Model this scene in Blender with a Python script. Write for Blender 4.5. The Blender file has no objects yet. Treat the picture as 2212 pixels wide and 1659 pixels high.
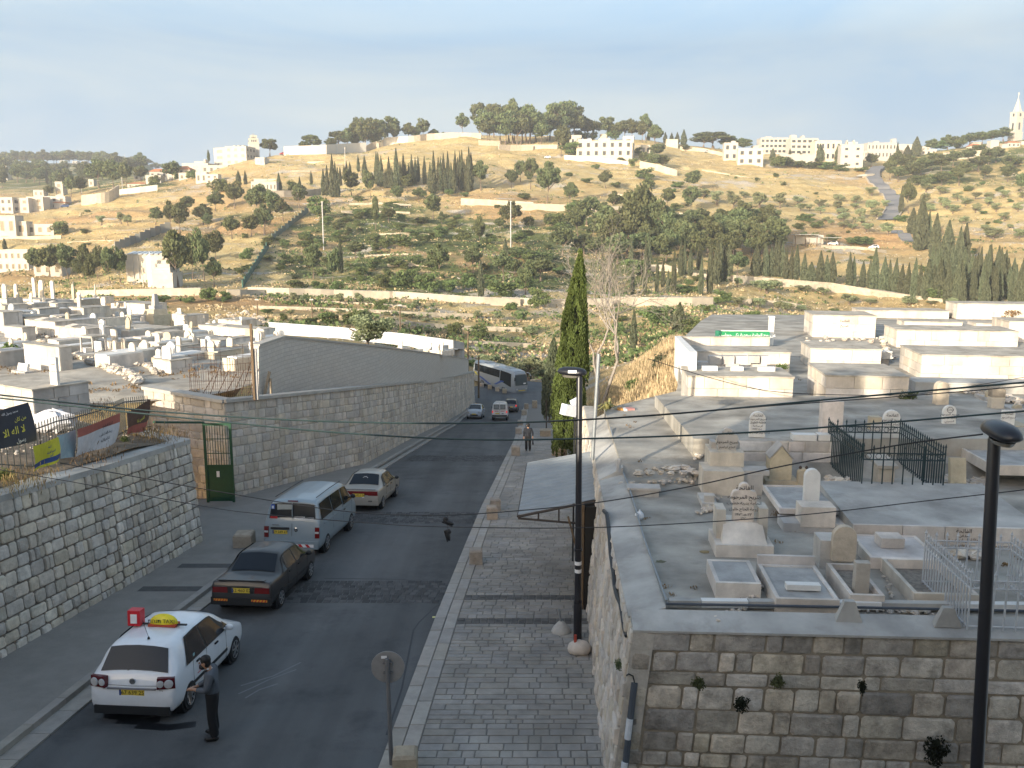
import bpy,bmesh,math,random
import numpy as np
from mathutils import Vector,Matrix,Euler
random.seed(7);np.random.seed(7)
SC=bpy.context.scene
COL=SC.collection
R=math.radians
# ---- camera, sky, sun, exposure
FPX,CU,CV,PITCH,ZC=1900.0,1106.0,829.5,R(9.5),9.6
cp,sp=math.cos(PITCH),math.sin(PITCH)
cam_d=bpy.data.cameras.new('camera');cam=bpy.data.objects.new('camera',cam_d);COL.objects.link(cam)
cam.location=(0,0,ZC);cam.rotation_euler=(R(90)-PITCH,0,0)
cam_d.sensor_width=36.0;cam_d.lens=36.0*FPX/2212.0
cam_d.clip_start=0.1;cam_d.clip_end=6000
SC.camera=cam
SUN_EL,SUN_AZ=R(12.5),R(35)
to_sun=Vector((-math.sin(SUN_AZ)*math.cos(SUN_EL),-math.cos(SUN_AZ)*math.cos(SUN_EL),math.sin(SUN_EL)))
W=bpy.data.worlds.new('World');SC.world=W;W.use_nodes=True
nt=W.node_tree;nt.nodes.clear()
out=nt.nodes.new('ShaderNodeOutputWorld');bg=nt.nodes.new('ShaderNodeBackground')
sky=nt.nodes.new('ShaderNodeTexSky');sky.sky_type='NISHITA';sky.sun_disc=False
sky.sun_elevation=SUN_EL
sky.sun_rotation=math.atan2(to_sun.x,to_sun.y)
sky.altitude=700;sky.air_density=1.0;sky.dust_density=2.6;sky.ozone_density=.4
tc=nt.nodes.new('ShaderNodeTexCoord');mp=nt.nodes.new('ShaderNodeMapping');mp.inputs['Scale'].default_value=(1.2,2.2,7.0)
mp.inputs['Rotation'].default_value=(0,R(8),0)
nz=nt.nodes.new('ShaderNodeTexNoise');nz.inputs['Scale'].default_value=1.6;nz.inputs['Detail'].default_value=7;nz.inputs['Roughness'].default_value=.55
nz.inputs['Distortion'].default_value=.6
rp=nt.nodes.new('ShaderNodeValToRGB');rp.color_ramp.elements[0].position=.38;rp.color_ramp.elements[1].position=.78
rp.color_ramp.elements[0].color=(.0,.0,.0,1);rp.color_ramp.elements[1].color=(.95,.95,.95,1)
mx=nt.nodes.new('ShaderNodeMix');mx.data_type='RGBA'
mx.inputs[7].default_value=(3.15,3.6,3.85,1)
L=nt.links.new
L(tc.outputs['Generated'],mp.inputs['Vector']);L(mp.outputs[0],nz.inputs['Vector']);L(nz.outputs['Fac'],rp.inputs['Fac'])
sx=nt.nodes.new('ShaderNodeSeparateXYZ');L(tc.outputs['Generated'],sx.inputs[0])
hz_=nt.nodes.new('ShaderNodeMapRange');hz_.interpolation_type='SMOOTHSTEP';hz_.inputs[1].default_value=0;hz_.inputs[2].default_value=.30;hz_.inputs[3].default_value=1;hz_.inputs[4].default_value=0;L(sx.outputs['Z'],hz_.inputs[0])
mxm=nt.nodes.new('ShaderNodeMath');mxm.operation='ADD';mxm.use_clamp=True;L(hz_.outputs[0],mxm.inputs[0]);mxm.inputs[1].default_value=.72
gl=nt.nodes.new('ShaderNodeVectorMath');gl.operation='DOT_PRODUCT';L(tc.outputs['Generated'],gl.inputs[0]);gl.inputs[1].default_value=tuple(to_sun)
gm_=nt.nodes.new('ShaderNodeMapRange');gm_.interpolation_type='SMOOTHSTEP';gm_.inputs[1].default_value=-.35;gm_.inputs[2].default_value=.55;gm_.inputs[3].default_value=1;gm_.inputs[4].default_value=0;L(gl.outputs['Value'],gm_.inputs[0])
mm_=nt.nodes.new('ShaderNodeMath');mm_.operation='MULTIPLY';L(mxm.outputs[0],mm_.inputs[0]);L(gm_.outputs[0],mm_.inputs[1]);L(mm_.outputs[0],mx.inputs[0])
cc_=nt.nodes.new('ShaderNodeMix');cc_.data_type='RGBA';cc_.inputs[6].default_value=(.98,1.52,2.12,1);cc_.inputs[7].default_value=(1.72,2.0,2.14,1)
hm_=nt.nodes.new('ShaderNodeMath');hm_.operation='MULTIPLY_ADD';hm_.use_clamp=True;hm_.inputs[1].default_value=.55;L(hz_.outputs[0],hm_.inputs[0]);L(rp.outputs['Color'],hm_.inputs[2]);L(hm_.outputs[0],cc_.inputs[0]);L(cc_.outputs[2],mx.inputs[6+1]);L(sky.outputs[0],mx.inputs[6]);L(mx.outputs[2],bg.inputs['Color'])
bg.inputs['Strength'].default_value=0.14
L(bg.outputs[0],out.inputs['Surface'])
sun_d=bpy.data.lights.new('sun','SUN');sun_d.energy=3.2;sun_d.angle=R(.53);sun_d.color=(1.0,.89,.72)
sun=bpy.data.objects.new('sun',sun_d);COL.objects.link(sun)
sun.rotation_euler=to_sun.to_track_quat('Z','Y').to_euler();sun.location=(-60,-80,60)
vs=SC.view_settings;vs.view_transform='Standard';vs.look='None';vs.gamma=1;vs.use_curve_mapping=False;vs.exposure=1.45
SC.cycles.max_bounces=6;SC.cycles.diffuse_bounces=3;SC.cycles.glossy_bounces=3;SC.cycles.transmission_bounces=4
SC.cycles.transparent_max_bounces=8;SC.cycles.volume_bounces=0
# ---- helpers
ZO={1: (0,181.9),2: (545.7,181.9),3: (1091.4,181.9),4: (1605.6,181.9),5: (0,545.7),6: (545.7,545.7),7: (1091.4,545.7),8: (1605.6,545.7)}
def q(r,x,y): return (ZO[r][0]+x/3.648,ZO[r][1]+y/3.648)
def ray(u,v):
 a=(u-CU)/FPX;b=(CV-v)/FPX
 return Vector((a,cp+b*sp,-sp+b*cp))
def atY(u,v,Y):
 d=ray(u,v);return Vector((0,0,ZC))+d*(Y/d.y)
def atD(u,v,drop):
 d=ray(u,v);return Vector((0,0,ZC))+d*(drop/-d.z)
def proj(p):
 x,y,z=p[0],p[1],p[2]-ZC
 w=y*cp-z*sp
 return (CU+FPX*x/w,CV-FPX*(y*sp+z*cp)/w)
def ratio(v):
 b=(CV-v)/FPX;return (sp-b*cp)/(cp+b*sp)
def tag(o,label=None,cat=None,group=None,kind=None):
 if label: o['label']=label
 if cat: o['category']=cat
 if group: o['group']=group
 if kind: o['kind']=kind
 return o
def link_mesh(name,me,mat=None,parent=None):
 o=bpy.data.objects.new(name,me);COL.objects.link(o)
 if mat is not None:
  for m in (mat if isinstance(mat,(list,tuple)) else [mat]): me.materials.append(m)
 if parent is not None: o.parent=parent
 return o
def empty(name,loc=(0,0,0),rz=0.0,label=None,cat=None,group=None,rot=None):
 o=bpy.data.objects.new(name,None);COL.objects.link(o)
 o.location=loc;o.rotation_euler=rot if rot is not None else (0,0,rz);o.empty_display_size=.3
 return tag(o,label,cat,group)
class MB:
 """collects simple shapes and links them as one mesh object"""
 def __init__(s): s.v=[];s.f=[];s.mi=[];s.t=[];s.cur=0;s.tint=None
 def add(s,vs,fs,M=None):
  n=len(s.v)
  for p in vs:
   s.v.append(tuple(M @Vector(p)) if M is not None else tuple(p))
   if s.tint is not None: s.t.append(s.tint)
  for f in fs: s.f.append(tuple(i+n for i in f));s.mi.append(s.cur)
  return s
 def box(s,c,d,M=None,rz=0.0,taper=1.0):
  x,y,z=d[0]/2,d[1]/2,d[2]/2
  vs=[(-x,-y,-z),(x,-y,-z),(x,y,-z),(-x,y,-z),(-x*taper,-y*taper,z),(x*taper,-y*taper,z),(x*taper,y*taper,z),(-x*taper,y*taper,z)]
  T=Matrix.Translation(c)@Matrix.Rotation(rz,4,'Z')
  if M is not None: T=M @T
  return s.add(vs,[(3,2,1,0),(4,5,6,7),(0,1,5,4),(1,2,6,5),(2,3,7,6),(3,0,4,7)],T)
 def hexa(s,b,t):
  return s.add(list(b)+list(t),[(3,2,1,0),(4,5,6,7),(0,1,5,4),(1,2,6,5),(2,3,7,6),(3,0,4,7)])
 def quad(s,*p): return s.add(p,[tuple(range(len(p)))])
 def prism(s,poly,h0,h1,M=None):
  n=len(poly)
  vs=[(x,y,h0) for x,y in poly]+[(x,y,h1) for x,y in poly]
  fs=[tuple(range(n-1,-1,-1)),tuple(range(n,2*n))]+[(i,(i+1)%n,n+(i+1)%n,n+i) for i in range(n)]
  return s.add(vs,fs,M)
 def tube(s,pts,r,n=8,cap=True):
  pts=[Vector(p) for p in pts];m=len(pts)
  rs=r if isinstance(r,(list,tuple)) else [r]*m
  vs=[];fs=[]
  up=Vector((0,0,1))
  for i,p in enumerate(pts):
   d=(pts[min(i+1,m-1)]-pts[max(i-1,0)]).normalized()
   a=d.cross(up)
   if a.length<1e-3: a=d.cross(Vector((1,0,0)))
   a.normalize();b=a.cross(d)
   for k in range(n):
    t=2*math.pi*k/n;vs.append(p+(a*math.cos(t)+b*math.sin(t))*rs[i])
  for i in range(m-1):
   for k in range(n):
    k2=(k+1)%n;fs.append((i*n+k,i*n+k2,(i+1)*n+k2,(i+1)*n+k))
  if cap: fs+=[tuple(range(n-1,-1,-1)),tuple(range((m-1)*n,m*n))]
  return s.add(vs,fs)
 def lathe(s,prof,n=16,M=None):
  vs=[];fs=[];m=len(prof)
  for r,z in prof:
   for k in range(n): t=2*math.pi*k/n;vs.append((r*math.cos(t),r*math.sin(t),z))
  for i in range(m-1):
   for k in range(n):
    k2=(k+1)%n;fs.append((i*n+k,i*n+k2,(i+1)*n+k2,(i+1)*n+k))
  fs+=[tuple(range(n-1,-1,-1)),tuple(range((m-1)*n,m*n))]
  return s.add(vs,fs,M)
 def ball(s,c,rad,n=10,m=6,jit=0.0,rng=random):
  vs=[];fs=[]
  rad=rad if isinstance(rad,(list,tuple)) else (rad,rad,rad)
  for i in range(m+1):
   ph=math.pi*i/m
   for k in range(n):
    t=2*math.pi*k/n;j=1+rng.uniform(-jit,jit)
    vs.append((c[0]+rad[0]*math.sin(ph)*math.cos(t)*j,c[1]+rad[1]*math.sin(ph)*math.sin(t)*j,c[2]-rad[2]*math.cos(ph)*j))
  for i in range(m):
   for k in range(n):
    k2=(k+1)%n;fs.append((i*n+k,i*n+k2,(i+1)*n+k2,(i+1)*n+k))
  return s.add(vs,fs)
 def build(s,name,mat=None,parent=None,smooth=False,angle=None):
  me=bpy.data.meshes.new(name);me.from_pydata(s.v,[],s.f)
  if s.cur or any(s.mi): me.polygons.foreach_set('material_index',s.mi)
  if s.t:
   a=me.attributes.new('tint','FLOAT','POINT');a.data.foreach_set('value',s.t)
  if smooth or angle:
   me.polygons.foreach_set('use_smooth',[True]*len(s.f))
  me.update()
  if angle: me.set_sharp_from_angle(angle=R(angle))
  return link_mesh(name,me,mat,parent)
def np_quads(name,V,mat,parent=None,tint=None,cols=None):
 """V: (N,4,3) array of quads -> one mesh object"""
 me=bpy.data.meshes.new(name);n=len(V)
 me.vertices.add(4*n);me.vertices.foreach_set('co',V.reshape(-1).astype(np.float32))
 me.loops.add(4*n);me.loops.foreach_set('vertex_index',np.arange(4*n,dtype=np.int32))
 me.polygons.add(n);me.polygons.foreach_set('loop_start',np.arange(0,4*n,4,dtype=np.int32))
 if tint is not None:
  a=me.attributes.new('tint','FLOAT','POINT');a.data.foreach_set('value',np.repeat(tint,4).astype(np.float32))
 me.update(calc_edges=True);me.validate()
 return link_mesh(name,me,mat,parent)
ORD=['','first','second','third','fourth','fifth','sixth','seventh','eighth','ninth','tenth','eleventh','twelfth','thirteenth','fourteenth','fifteenth','sixteenth','seventeenth','eighteenth','nineteenth']
def ordinal(i):
 if i<20: return ORD[i]
 t=['','','twent','thirt','fort','fift','sixt','sevent','eight','ninet'][(i %100)//10]
 w=t+'ieth' if i %10==0 else t+'y-'+ORD[i %10]
 return w if i<100 else 'hundred and '+(w if i %100 else '')
# ---- materials
MATS={}
def nodes(name):
 m=bpy.data.materials.new(name);m.use_nodes=True;n=m.node_tree
 b=n.nodes['Principled BSDF'];return m,n,b
def mat(name,col,rough=.75,var=.12,scale=6.0,bump=0.0,bscale=None,metal=0.0,spec=.35,coord='pos',tint=0.0,emit=0.0,coat=0.0,stain=None,alpha=None,rand=0.0):
 """plain procedural surface: two octaves of noise in the colour, optional per-piece tint, bump and dirt"""
 if name in MATS: return MATS[name]
 m,n,b=nodes(name);Lk=n.links.new
 b.inputs['Roughness'].default_value=rough;b.inputs['Metallic'].default_value=metal
 b.inputs['Specular IOR Level'].default_value=spec;b.inputs['Coat Weight'].default_value=coat
 if coord=='pos':
  g=n.nodes.new('ShaderNodeNewGeometry');vec=g.outputs['Position']
 else:
  g=n.nodes.new('ShaderNodeTexCoord');vec=g.outputs['Object']
 nz=n.nodes.new('ShaderNodeTexNoise');nz.inputs['Scale'].default_value=scale;nz.inputs['Detail'].default_value=6;nz.inputs['Roughness'].default_value=.65
 Lk(vec,nz.inputs['Vector'])
 mr=n.nodes.new('ShaderNodeMapRange');mr.inputs[1].default_value=.3;mr.inputs[2].default_value=.7
 mr.inputs[3].default_value=1-var;mr.inputs[4].default_value=1+var
 Lk(nz.outputs['Fac'],mr.inputs[0]);val=mr.outputs[0]
 def mul(a,bb):
  x=n.nodes.new('ShaderNodeMath');x.operation='MULTIPLY';Lk(a,x.inputs[0]);Lk(bb,x.inputs[1]);return x.outputs[0]
 if tint:
  at=n.nodes.new('ShaderNodeAttribute');at.attribute_name='tint'
  t=n.nodes.new('ShaderNodeMapRange');t.inputs[1].default_value=0;t.inputs[2].default_value=1;t.inputs[3].default_value=1-tint;t.inputs[4].default_value=1+tint*.6
  Lk(at.outputs['Fac'],t.inputs[0]);val=mul(val,t.outputs[0])
 if rand:
  oi=n.nodes.new('ShaderNodeObjectInfo')
  t=n.nodes.new('ShaderNodeMapRange');t.inputs[3].default_value=1-rand;t.inputs[4].default_value=1+rand
  Lk(oi.outputs['Random'],t.inputs[0]);val=mul(val,t.outputs[0])
 hs=n.nodes.new('ShaderNodeHueSaturation');hs.inputs['Color'].default_value=(*col,1);Lk(val,hs.inputs['Value'])
 if tint:
  h2=n.nodes.new('ShaderNodeMapRange');h2.inputs[3].default_value=.49;h2.inputs[4].default_value=.506
  fr=n.nodes.new('ShaderNodeMath');fr.operation='FRACT';k=n.nodes.new('ShaderNodeMath');k.operation='MULTIPLY';k.inputs[1].default_value=7.3
  Lk(at.outputs['Fac'],k.inputs[0]);Lk(k.outputs[0],fr.inputs[0]);Lk(fr.outputs[0],h2.inputs[0]);Lk(h2.outputs[0],hs.inputs['Hue'])
  s2=n.nodes.new('ShaderNodeMapRange');s2.inputs[3].default_value=.65;s2.inputs[4].default_value=1.2
  k2=n.nodes.new('ShaderNodeMath');k2.operation='MULTIPLY';k2.inputs[1].default_value=3.7;f2=n.nodes.new('ShaderNodeMath');f2.operation='FRACT'
  Lk(at.outputs['Fac'],k2.inputs[0]);Lk(k2.outputs[0],f2.inputs[0]);Lk(f2.outputs[0],s2.inputs[0]);Lk(s2.outputs[0],hs.inputs['Saturation'])
 colo=hs.outputs['Color']
 if stain:
  z2=n.nodes.new('ShaderNodeTexNoise');z2.inputs['Scale'].default_value=stain[1];z2.inputs['Detail'].default_value=8;z2.inputs['Roughness'].default_value=.7
  Lk(vec,z2.inputs['Vector'])
  r2=n.nodes.new('ShaderNodeMapRange');r2.inputs[1].default_value=.52;r2.inputs[2].default_value=.72;r2.inputs[4].default_value=stain[2]
  Lk(z2.outputs['Fac'],r2.inputs[0])
  mm=n.nodes.new('ShaderNodeMix');mm.data_type='RGBA';mm.inputs[7].default_value=(*stain[0],1)
  Lk(r2.outputs[0],mm.inputs[0]);Lk(colo,mm.inputs[6]);colo=mm.outputs[2]
 Lk(colo,b.inputs['Base Color'])
 if bump:
  z3=n.nodes.new('ShaderNodeTexNoise');z3.inputs['Scale'].default_value=bscale or scale*4;z3.inputs['Detail'].default_value=5;z3.inputs['Roughness'].default_value=.7
  Lk(vec,z3.inputs['Vector'])
  bp=n.nodes.new('ShaderNodeBump');bp.inputs['Strength'].default_value=bump;bp.inputs['Distance'].default_value=.05
  Lk(z3.outputs['Fac'],bp.inputs['Height']);Lk(bp.outputs[0],b.inputs['Normal'])
 if emit:
  Lk(colo,b.inputs['Emission Color']);b.inputs['Emission Strength'].default_value=emit
 if alpha is not None: b.inputs['Alpha'].default_value=alpha
 MATS[name]=m;return m
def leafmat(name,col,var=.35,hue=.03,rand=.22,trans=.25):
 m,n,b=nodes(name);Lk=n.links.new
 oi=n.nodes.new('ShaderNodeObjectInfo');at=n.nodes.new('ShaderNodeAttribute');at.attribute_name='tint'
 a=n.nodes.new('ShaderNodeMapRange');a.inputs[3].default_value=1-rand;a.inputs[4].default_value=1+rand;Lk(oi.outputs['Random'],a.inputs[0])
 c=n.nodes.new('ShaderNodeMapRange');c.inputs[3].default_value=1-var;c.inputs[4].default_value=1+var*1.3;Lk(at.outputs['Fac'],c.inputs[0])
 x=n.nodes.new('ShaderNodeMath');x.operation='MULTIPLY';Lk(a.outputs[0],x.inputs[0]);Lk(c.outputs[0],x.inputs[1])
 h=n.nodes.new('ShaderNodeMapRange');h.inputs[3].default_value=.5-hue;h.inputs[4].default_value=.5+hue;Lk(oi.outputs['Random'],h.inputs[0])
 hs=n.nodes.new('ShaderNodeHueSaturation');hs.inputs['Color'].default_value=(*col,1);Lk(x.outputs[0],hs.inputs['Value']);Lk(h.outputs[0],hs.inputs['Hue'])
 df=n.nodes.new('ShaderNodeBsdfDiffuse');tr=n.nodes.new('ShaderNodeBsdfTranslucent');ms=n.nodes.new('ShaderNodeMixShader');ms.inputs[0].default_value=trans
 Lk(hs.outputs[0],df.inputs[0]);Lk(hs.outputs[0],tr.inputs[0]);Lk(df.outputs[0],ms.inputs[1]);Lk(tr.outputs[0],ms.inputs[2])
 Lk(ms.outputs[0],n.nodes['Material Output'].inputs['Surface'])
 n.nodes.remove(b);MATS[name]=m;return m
def glassmat(name,col=(.02,.025,.03),rough=.06):
 if name in MATS: return MATS[name]
 return mat(name,col,rough=rough,var=.1,spec=.6,coord='obj')
# ---- value noise for the terrain
def _h(ix,iy,sd):
 n=(ix*374761393+iy*668265263+sd*982451653) & 0x7fffffff
 n=((n ^ (n >> 13))*1274126177) & 0x7fffffff
 return ((n ^ (n >> 16)) & 0xffff)/65535.0
def vnoise(x,y,sd=0):
 x=np.asarray(x,float);y=np.asarray(y,float)
 ix=np.floor(x).astype(np.int64);iy=np.floor(y).astype(np.int64);fx=x-ix;fy=y-iy
 fx=fx*fx*(3-2*fx);fy=fy*fy*(3-2*fy)
 return (_h(ix,iy,sd)*(1-fx)+_h(ix+1,iy,sd)*fx)*(1-fy)+(_h(ix,iy+1,sd)*(1-fx)+_h(ix+1,iy+1,sd)*fx)*fy
def sstep(a,b,x):
 t=np.clip((np.asarray(x,float)-a)/(b-a),0,1);return t*t*(3-2*t)
# ---- terrain: valley and the hill beyond it
RU=[-900,-300,0,150,300,400,480,550,620,800,860,950,1000,1060,1200,1400,1560,1640,1800,1900,2000,2112,2212,2500,3100]
RV=[470,470,455,443,408,388,366,348,334,322,308,297,291,290,300,309,325,331,338,345,324,314,302,292,292]
V1U=[-900,0,250,560,800,1000,1300,1540,1800,2212,3100];V1V=[640,632,622,626,633,643,656,664,688,698,700]
V0U=[-900,560,800,1000,1130,1230,1450,1700,3100];V0V=[720,720,745,800,833,835,760,740,740]
YRU=[-900,0,300,620,1000,1600,3100];YRV=[600,610,640,720,790,800,800]
NU=np.array([-900,560,1000,1150,1230,1450,1700,3100.]);NY=np.array([8,12,30,60,110,140.])
ND=np.array([[13,13,14,20,24],[13,13,14,20,24],[13,13,13,17.2,23.6],[13,13,13,17.2,23.4],[13,13,13,17,22],[13,13,6.5,8.0,12.5],[13,13,6.7,6.8,10.5],[13,13,6.7,6.8,10.5]])
def tdrop(u,Y):
 """metres below the camera of the land at column u (u = CU + F*x/Y) and distance Y"""
 u=np.asarray(u,float);Y=np.asarray(Y,float);u,Y=np.broadcast_arrays(u,Y)
 vr=np.interp(u,RU,RV);v1=np.interp(u,V1U,V1V);v0=np.interp(u,V0U,V0V);Yr=np.interp(u,YRU,YRV)
 rat=lambda v: (sp-(CV-v)/FPX*cp)/(cp+(CV-v)/FPX*sp)
 d140=140*rat(v0)
 iu=np.clip(np.searchsorted(NU,u)-1,0,len(NU)-2);fu=np.clip((u-NU[iu])/(NU[iu+1]-NU[iu]),0,1)
 col=[ND[iu,k]*(1-fu)+ND[iu+1,k]*fu for k in range(5)]+[d140]
 near=np.zeros_like(Y)
 for k in range(5):
  t=np.clip((Y-NY[k])/(NY[k+1]-NY[k]),0,1)
  near=np.where((Y>=NY[k]),col[k]*(1-t)+col[k+1]*t,near)
 near=np.where(Y<NY[0],col[0],near)
 t=np.clip((Y-140)/122,0,1);mid=Y*rat(v0*(1-t)+v1*t)
 t=np.clip((Y-262)/(Yr-262),0,1);far=Y*rat(v1+(vr-v1)*(1-(1-t)**1.6))
 w=sstep(470,330,u)
 tb=np.clip((Y-Yr)/(1450-Yr),0,1.3)
 back1=Y*rat(vr+(352-vr)*np.minimum(tb,1)**.6)+np.maximum(Y-1450,0)*.12
 back2=Yr*rat(vr)+(Y-Yr)*.07
 d=np.where(Y<140,near,np.where(Y<262,mid,np.where(Y<Yr,far,back1*w+back2*(1-w))))
 x=(u-CU)/FPX*Y
 amp=np.clip((Y-135)/160,0,1)
 n=(vnoise(x/38,Y/38,1)-.5)*5.0+(vnoise(x/13,Y/11,2)-.5)*1.8+(vnoise(x/4.5,Y/3.2,3)-.5)*.8
 d=d-n*amp*np.clip((Yr+120-Y)/160,.15,1)
 tz=amp*np.clip(vnoise(x/70,Y/50,5)*1.7-.45,0,1)*np.clip((Yr-60-Y)/100,0,1)
 st=4.2;z=-d+(vnoise(x/55,Y/55,6))*5
 f=z/st-np.floor(z/st);fs=np.clip((f-.55)/.45,0,1)**1.3
 d=d-tz*.75*(fs-f)*st
 return d
def tz_at(x,Y): return ZC-float(tdrop(CU+FPX*x/Y,Y))
YS=np.concatenate([np.linspace(20,140,30),np.linspace(142,262,60),np.linspace(264,900,230),np.linspace(910,1700,60)])
def ground(u,v,y0=138):
 d=ray(u,v);k=d.x/d.y;ys=YS[YS>=y0]
 dr=tdrop(np.full_like(ys,CU+FPX*k),ys);need=-d.z/d.y*ys
 hit=np.nonzero(dr<=need)[0]
 i=hit[0] if len(hit) else int(np.argmin(dr-need))
 Y=ys[i]
 if len(hit) and i>0:
  a,b=ys[i-1],ys[i]
  for _ in range(12):
   m=(a+b)/2
   if float(tdrop(CU+FPX*k,m))<=-d.z/d.y*m: b=m
   else: a=m
  Y=b
 return Vector((k*Y,Y,ZC-float(tdrop(CU+FPX*k,Y))))
def px2m(p,px): return px/FPX*((p[1])*cp-(p[2]-ZC)*sp)
def build_terrain():
 us=np.linspace(-760,3000,520)
 ys=np.concatenate([np.linspace(9,140,40),np.linspace(143,262,70),np.linspace(264,860,330),np.linspace(868,1500,70),np.linspace(1530,3200,12)])
 U,Y=np.meshgrid(us,ys);D=tdrop(U,Y)
 X=(U-CU)/FPX*Y;P=np.stack([X,Y,ZC-D],-1).reshape(-1,3)
 n,m=len(ys),len(us)
 i=np.arange(n*m).reshape(n,m)
 Fq=np.stack([i[:-1,:-1],i[:-1,1:],i[1:,1:],i[1:,:-1]],-1).reshape(-1,4)
 me=bpy.data.meshes.new('hillside');me.vertices.add(len(P));me.vertices.foreach_set('co',P.reshape(-1).astype(np.float32))
 me.loops.add(4*len(Fq));me.loops.foreach_set('vertex_index',Fq.reshape(-1).astype(np.int32))
 me.polygons.add(len(Fq));me.polygons.foreach_set('loop_start',np.arange(0,4*len(Fq),4,dtype=np.int32))
 me.polygons.foreach_set('use_smooth',np.ones(len(Fq),bool))
 bb=D/Y;t=(sp-bb*cp)/(cp+bb*sp);V=CV-FPX*t
 UW=U+(vnoise(X/45,Y/40,21)-.5)*420;VW=V+(vnoise(X/30,Y/30,22)-.5)*70
 g=sstep(440,720,UW)*sstep(1650,1300,UW)*sstep(425,480,VW)*sstep(640,590,VW)
 g=g*.9+.55*sstep(1500,1640,U)*sstep(425,380,V)*sstep(1900,1980,U)+.9*sstep(460,330,U)*sstep(430,400,V)
 g=np.clip(g*(.0+1.5*vnoise(X/16,Y/9,11)),0,1)*.72
 s=np.clip(vnoise(X/30,Y/9,12)*1.6-.75,0,1)*np.clip(vnoise(X/6,Y/3,13)*2-.6,0,1)
 s=np.clip(s+.8*np.clip(vnoise(X/50,Y/30,19)*2.2-1.3,0,1)*np.clip(vnoise(X/4,Y/4,15)*2-.7,0,1),0,1)
 o=np.clip(vnoise(X/60,Y/45,14)*2-.7,0,1)*sstep(300,480,V)
 for nm,arr in (('green',g),('stony',s),('ochre',o)):
  a=me.attributes.new(nm,'FLOAT','POINT');a.data.foreach_set('value',arr.reshape(-1).astype(np.float32))
 me.update(calc_edges=True)
 m_,n_,b=nodes('dry_hill');Lk=n_.links.new
 geo=n_.nodes.new('ShaderNodeNewGeometry')
 def noise(sc,det=6,ro=.65):
  z=n_.nodes.new('ShaderNodeTexNoise');z.inputs['Scale'].default_value=sc;z.inputs['Detail'].default_value=det;z.inputs['Roughness'].default_value=ro
  Lk(geo.outputs['Position'],z.inputs['Vector']);return z.outputs['Fac']
 def ramp(src,stops):
  r=n_.nodes.new('ShaderNodeValToRGB');e=r.color_ramp.elements
  while len(e)<len(stops): e.new(.5)
  for k,(p,c) in enumerate(stops): e[k].position=p;e[k].color=(*c,1)
  Lk(src,r.inputs[0]);return r.outputs[0]
 def mixc(f,a,b2):
  x=n_.nodes.new('ShaderNodeMix');x.data_type='RGBA';Lk(f,x.inputs[0]);Lk(a,x.inputs[6]);Lk(b2,x.inputs[7]);return x.outputs[2]
 def attr(nm):
  a=n_.nodes.new('ShaderNodeAttribute');a.attribute_name=nm;return a.outputs['Fac']
 def mth(op,a,b2):
  x=n_.nodes.new('ShaderNodeMath');x.operation=op;x.use_clamp=True
  for i_,s_ in enumerate((a,b2)):
   if isinstance(s_,(int,float)): x.inputs[i_].default_value=s_
   else: Lk(s_,x.inputs[i_])
  return x.outputs[0]
 grass=ramp(noise(.16),[(.3,(.39,.28,.125)),(.5,(.51,.395,.19)),(.72,(.58,.48,.26))])
 soil=ramp(noise(.5),[(.3,(.30,.17,.08)),(.7,(.50,.32,.17))])
 scrub=ramp(noise(.7),[(.3,(.065,.09,.03)),(.55,(.125,.145,.05)),(.75,(.26,.23,.10))])
 rock=ramp(noise(1.1),[(.3,(.34,.29,.22)),(.7,(.60,.545,.46))])
 c=mixc(mth('MULTIPLY',attr('ochre'),.8),grass,soil)
 gm=mth('MULTIPLY',mth('SUBTRACT',mth('ADD',attr('green'),noise(.28)),.62),3.2)
 c=mixc(gm,c,scrub)
 rm=mth('MULTIPLY',mth('SUBTRACT',mth('ADD',mth('MULTIPLY',attr('stony'),.75),noise(.8,9,.75)),.68),4.0)
 c=mixc(rm,c,rock)
 fine=n_.nodes.new('ShaderNodeMapRange');fine.inputs[1].default_value=.3;fine.inputs[2].default_value=.7;fine.inputs[3].default_value=.7;fine.inputs[4].default_value=1.25
 Lk(noise(2.2,8,.8),fine.inputs[0])
 hs=n_.nodes.new('ShaderNodeHueSaturation');Lk(c,hs.inputs['Color']);Lk(fine.outputs[0],hs.inputs['Value'])
 Lk(hs.outputs[0],b.inputs['Base Color']);b.inputs['Roughness'].default_value=.95;b.inputs['Specular IOR Level'].default_value=.1
 bp=n_.nodes.new('ShaderNodeBump');bp.inputs['Strength'].default_value=.9;bp.inputs['Distance'].default_value=1.2
 Lk(noise(.9,9,.75),bp.inputs['Height']);Lk(bp.outputs[0],b.inputs['Normal'])
 return tag(link_mesh('hillside',me,m_),kind='structure')
build_terrain()
MB().box((0,-60,-1.2),(400,138,1.6)).build('ground',mat('ground_dust',(.26,.22,.17)))['kind']='structure'
# ---- the city wall behind the viewpoint (shades the street)
def city_wall():
 w=empty('city_wall',(0,-5,0),0,'old crenellated city wall behind the viewpoint','wall')
 m=mat('city_stone',(.42,.36,.27),bump=.4,scale=.6)
 b=MB()
 for x0,x1,zt in SHADE: b.box(((x0+x1)/2,0,zt/2),(x1-x0,2.0,zt))
 b.build('wall_body',m,w)
 for x0,x1,zt in SHADE:
  if zt<13.0: continue
  x=x0+.5
  while x<x1-1.0:
   k=MB().box((0,0,.55),(1.15,.7,1.1)).box((0,0,1.25),(.8,.7,.35)).build('merlon',m,w);k.location=(x+.5,0,zt);x+=2.3
 return w
SHADE=[(-140,-95,14.0),(-95,-62,14.0),(-62,-46,9.2),(-46,-30,9.6),(-30,-14,11.0),(-14,30,13.2)]
city_wall()
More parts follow.
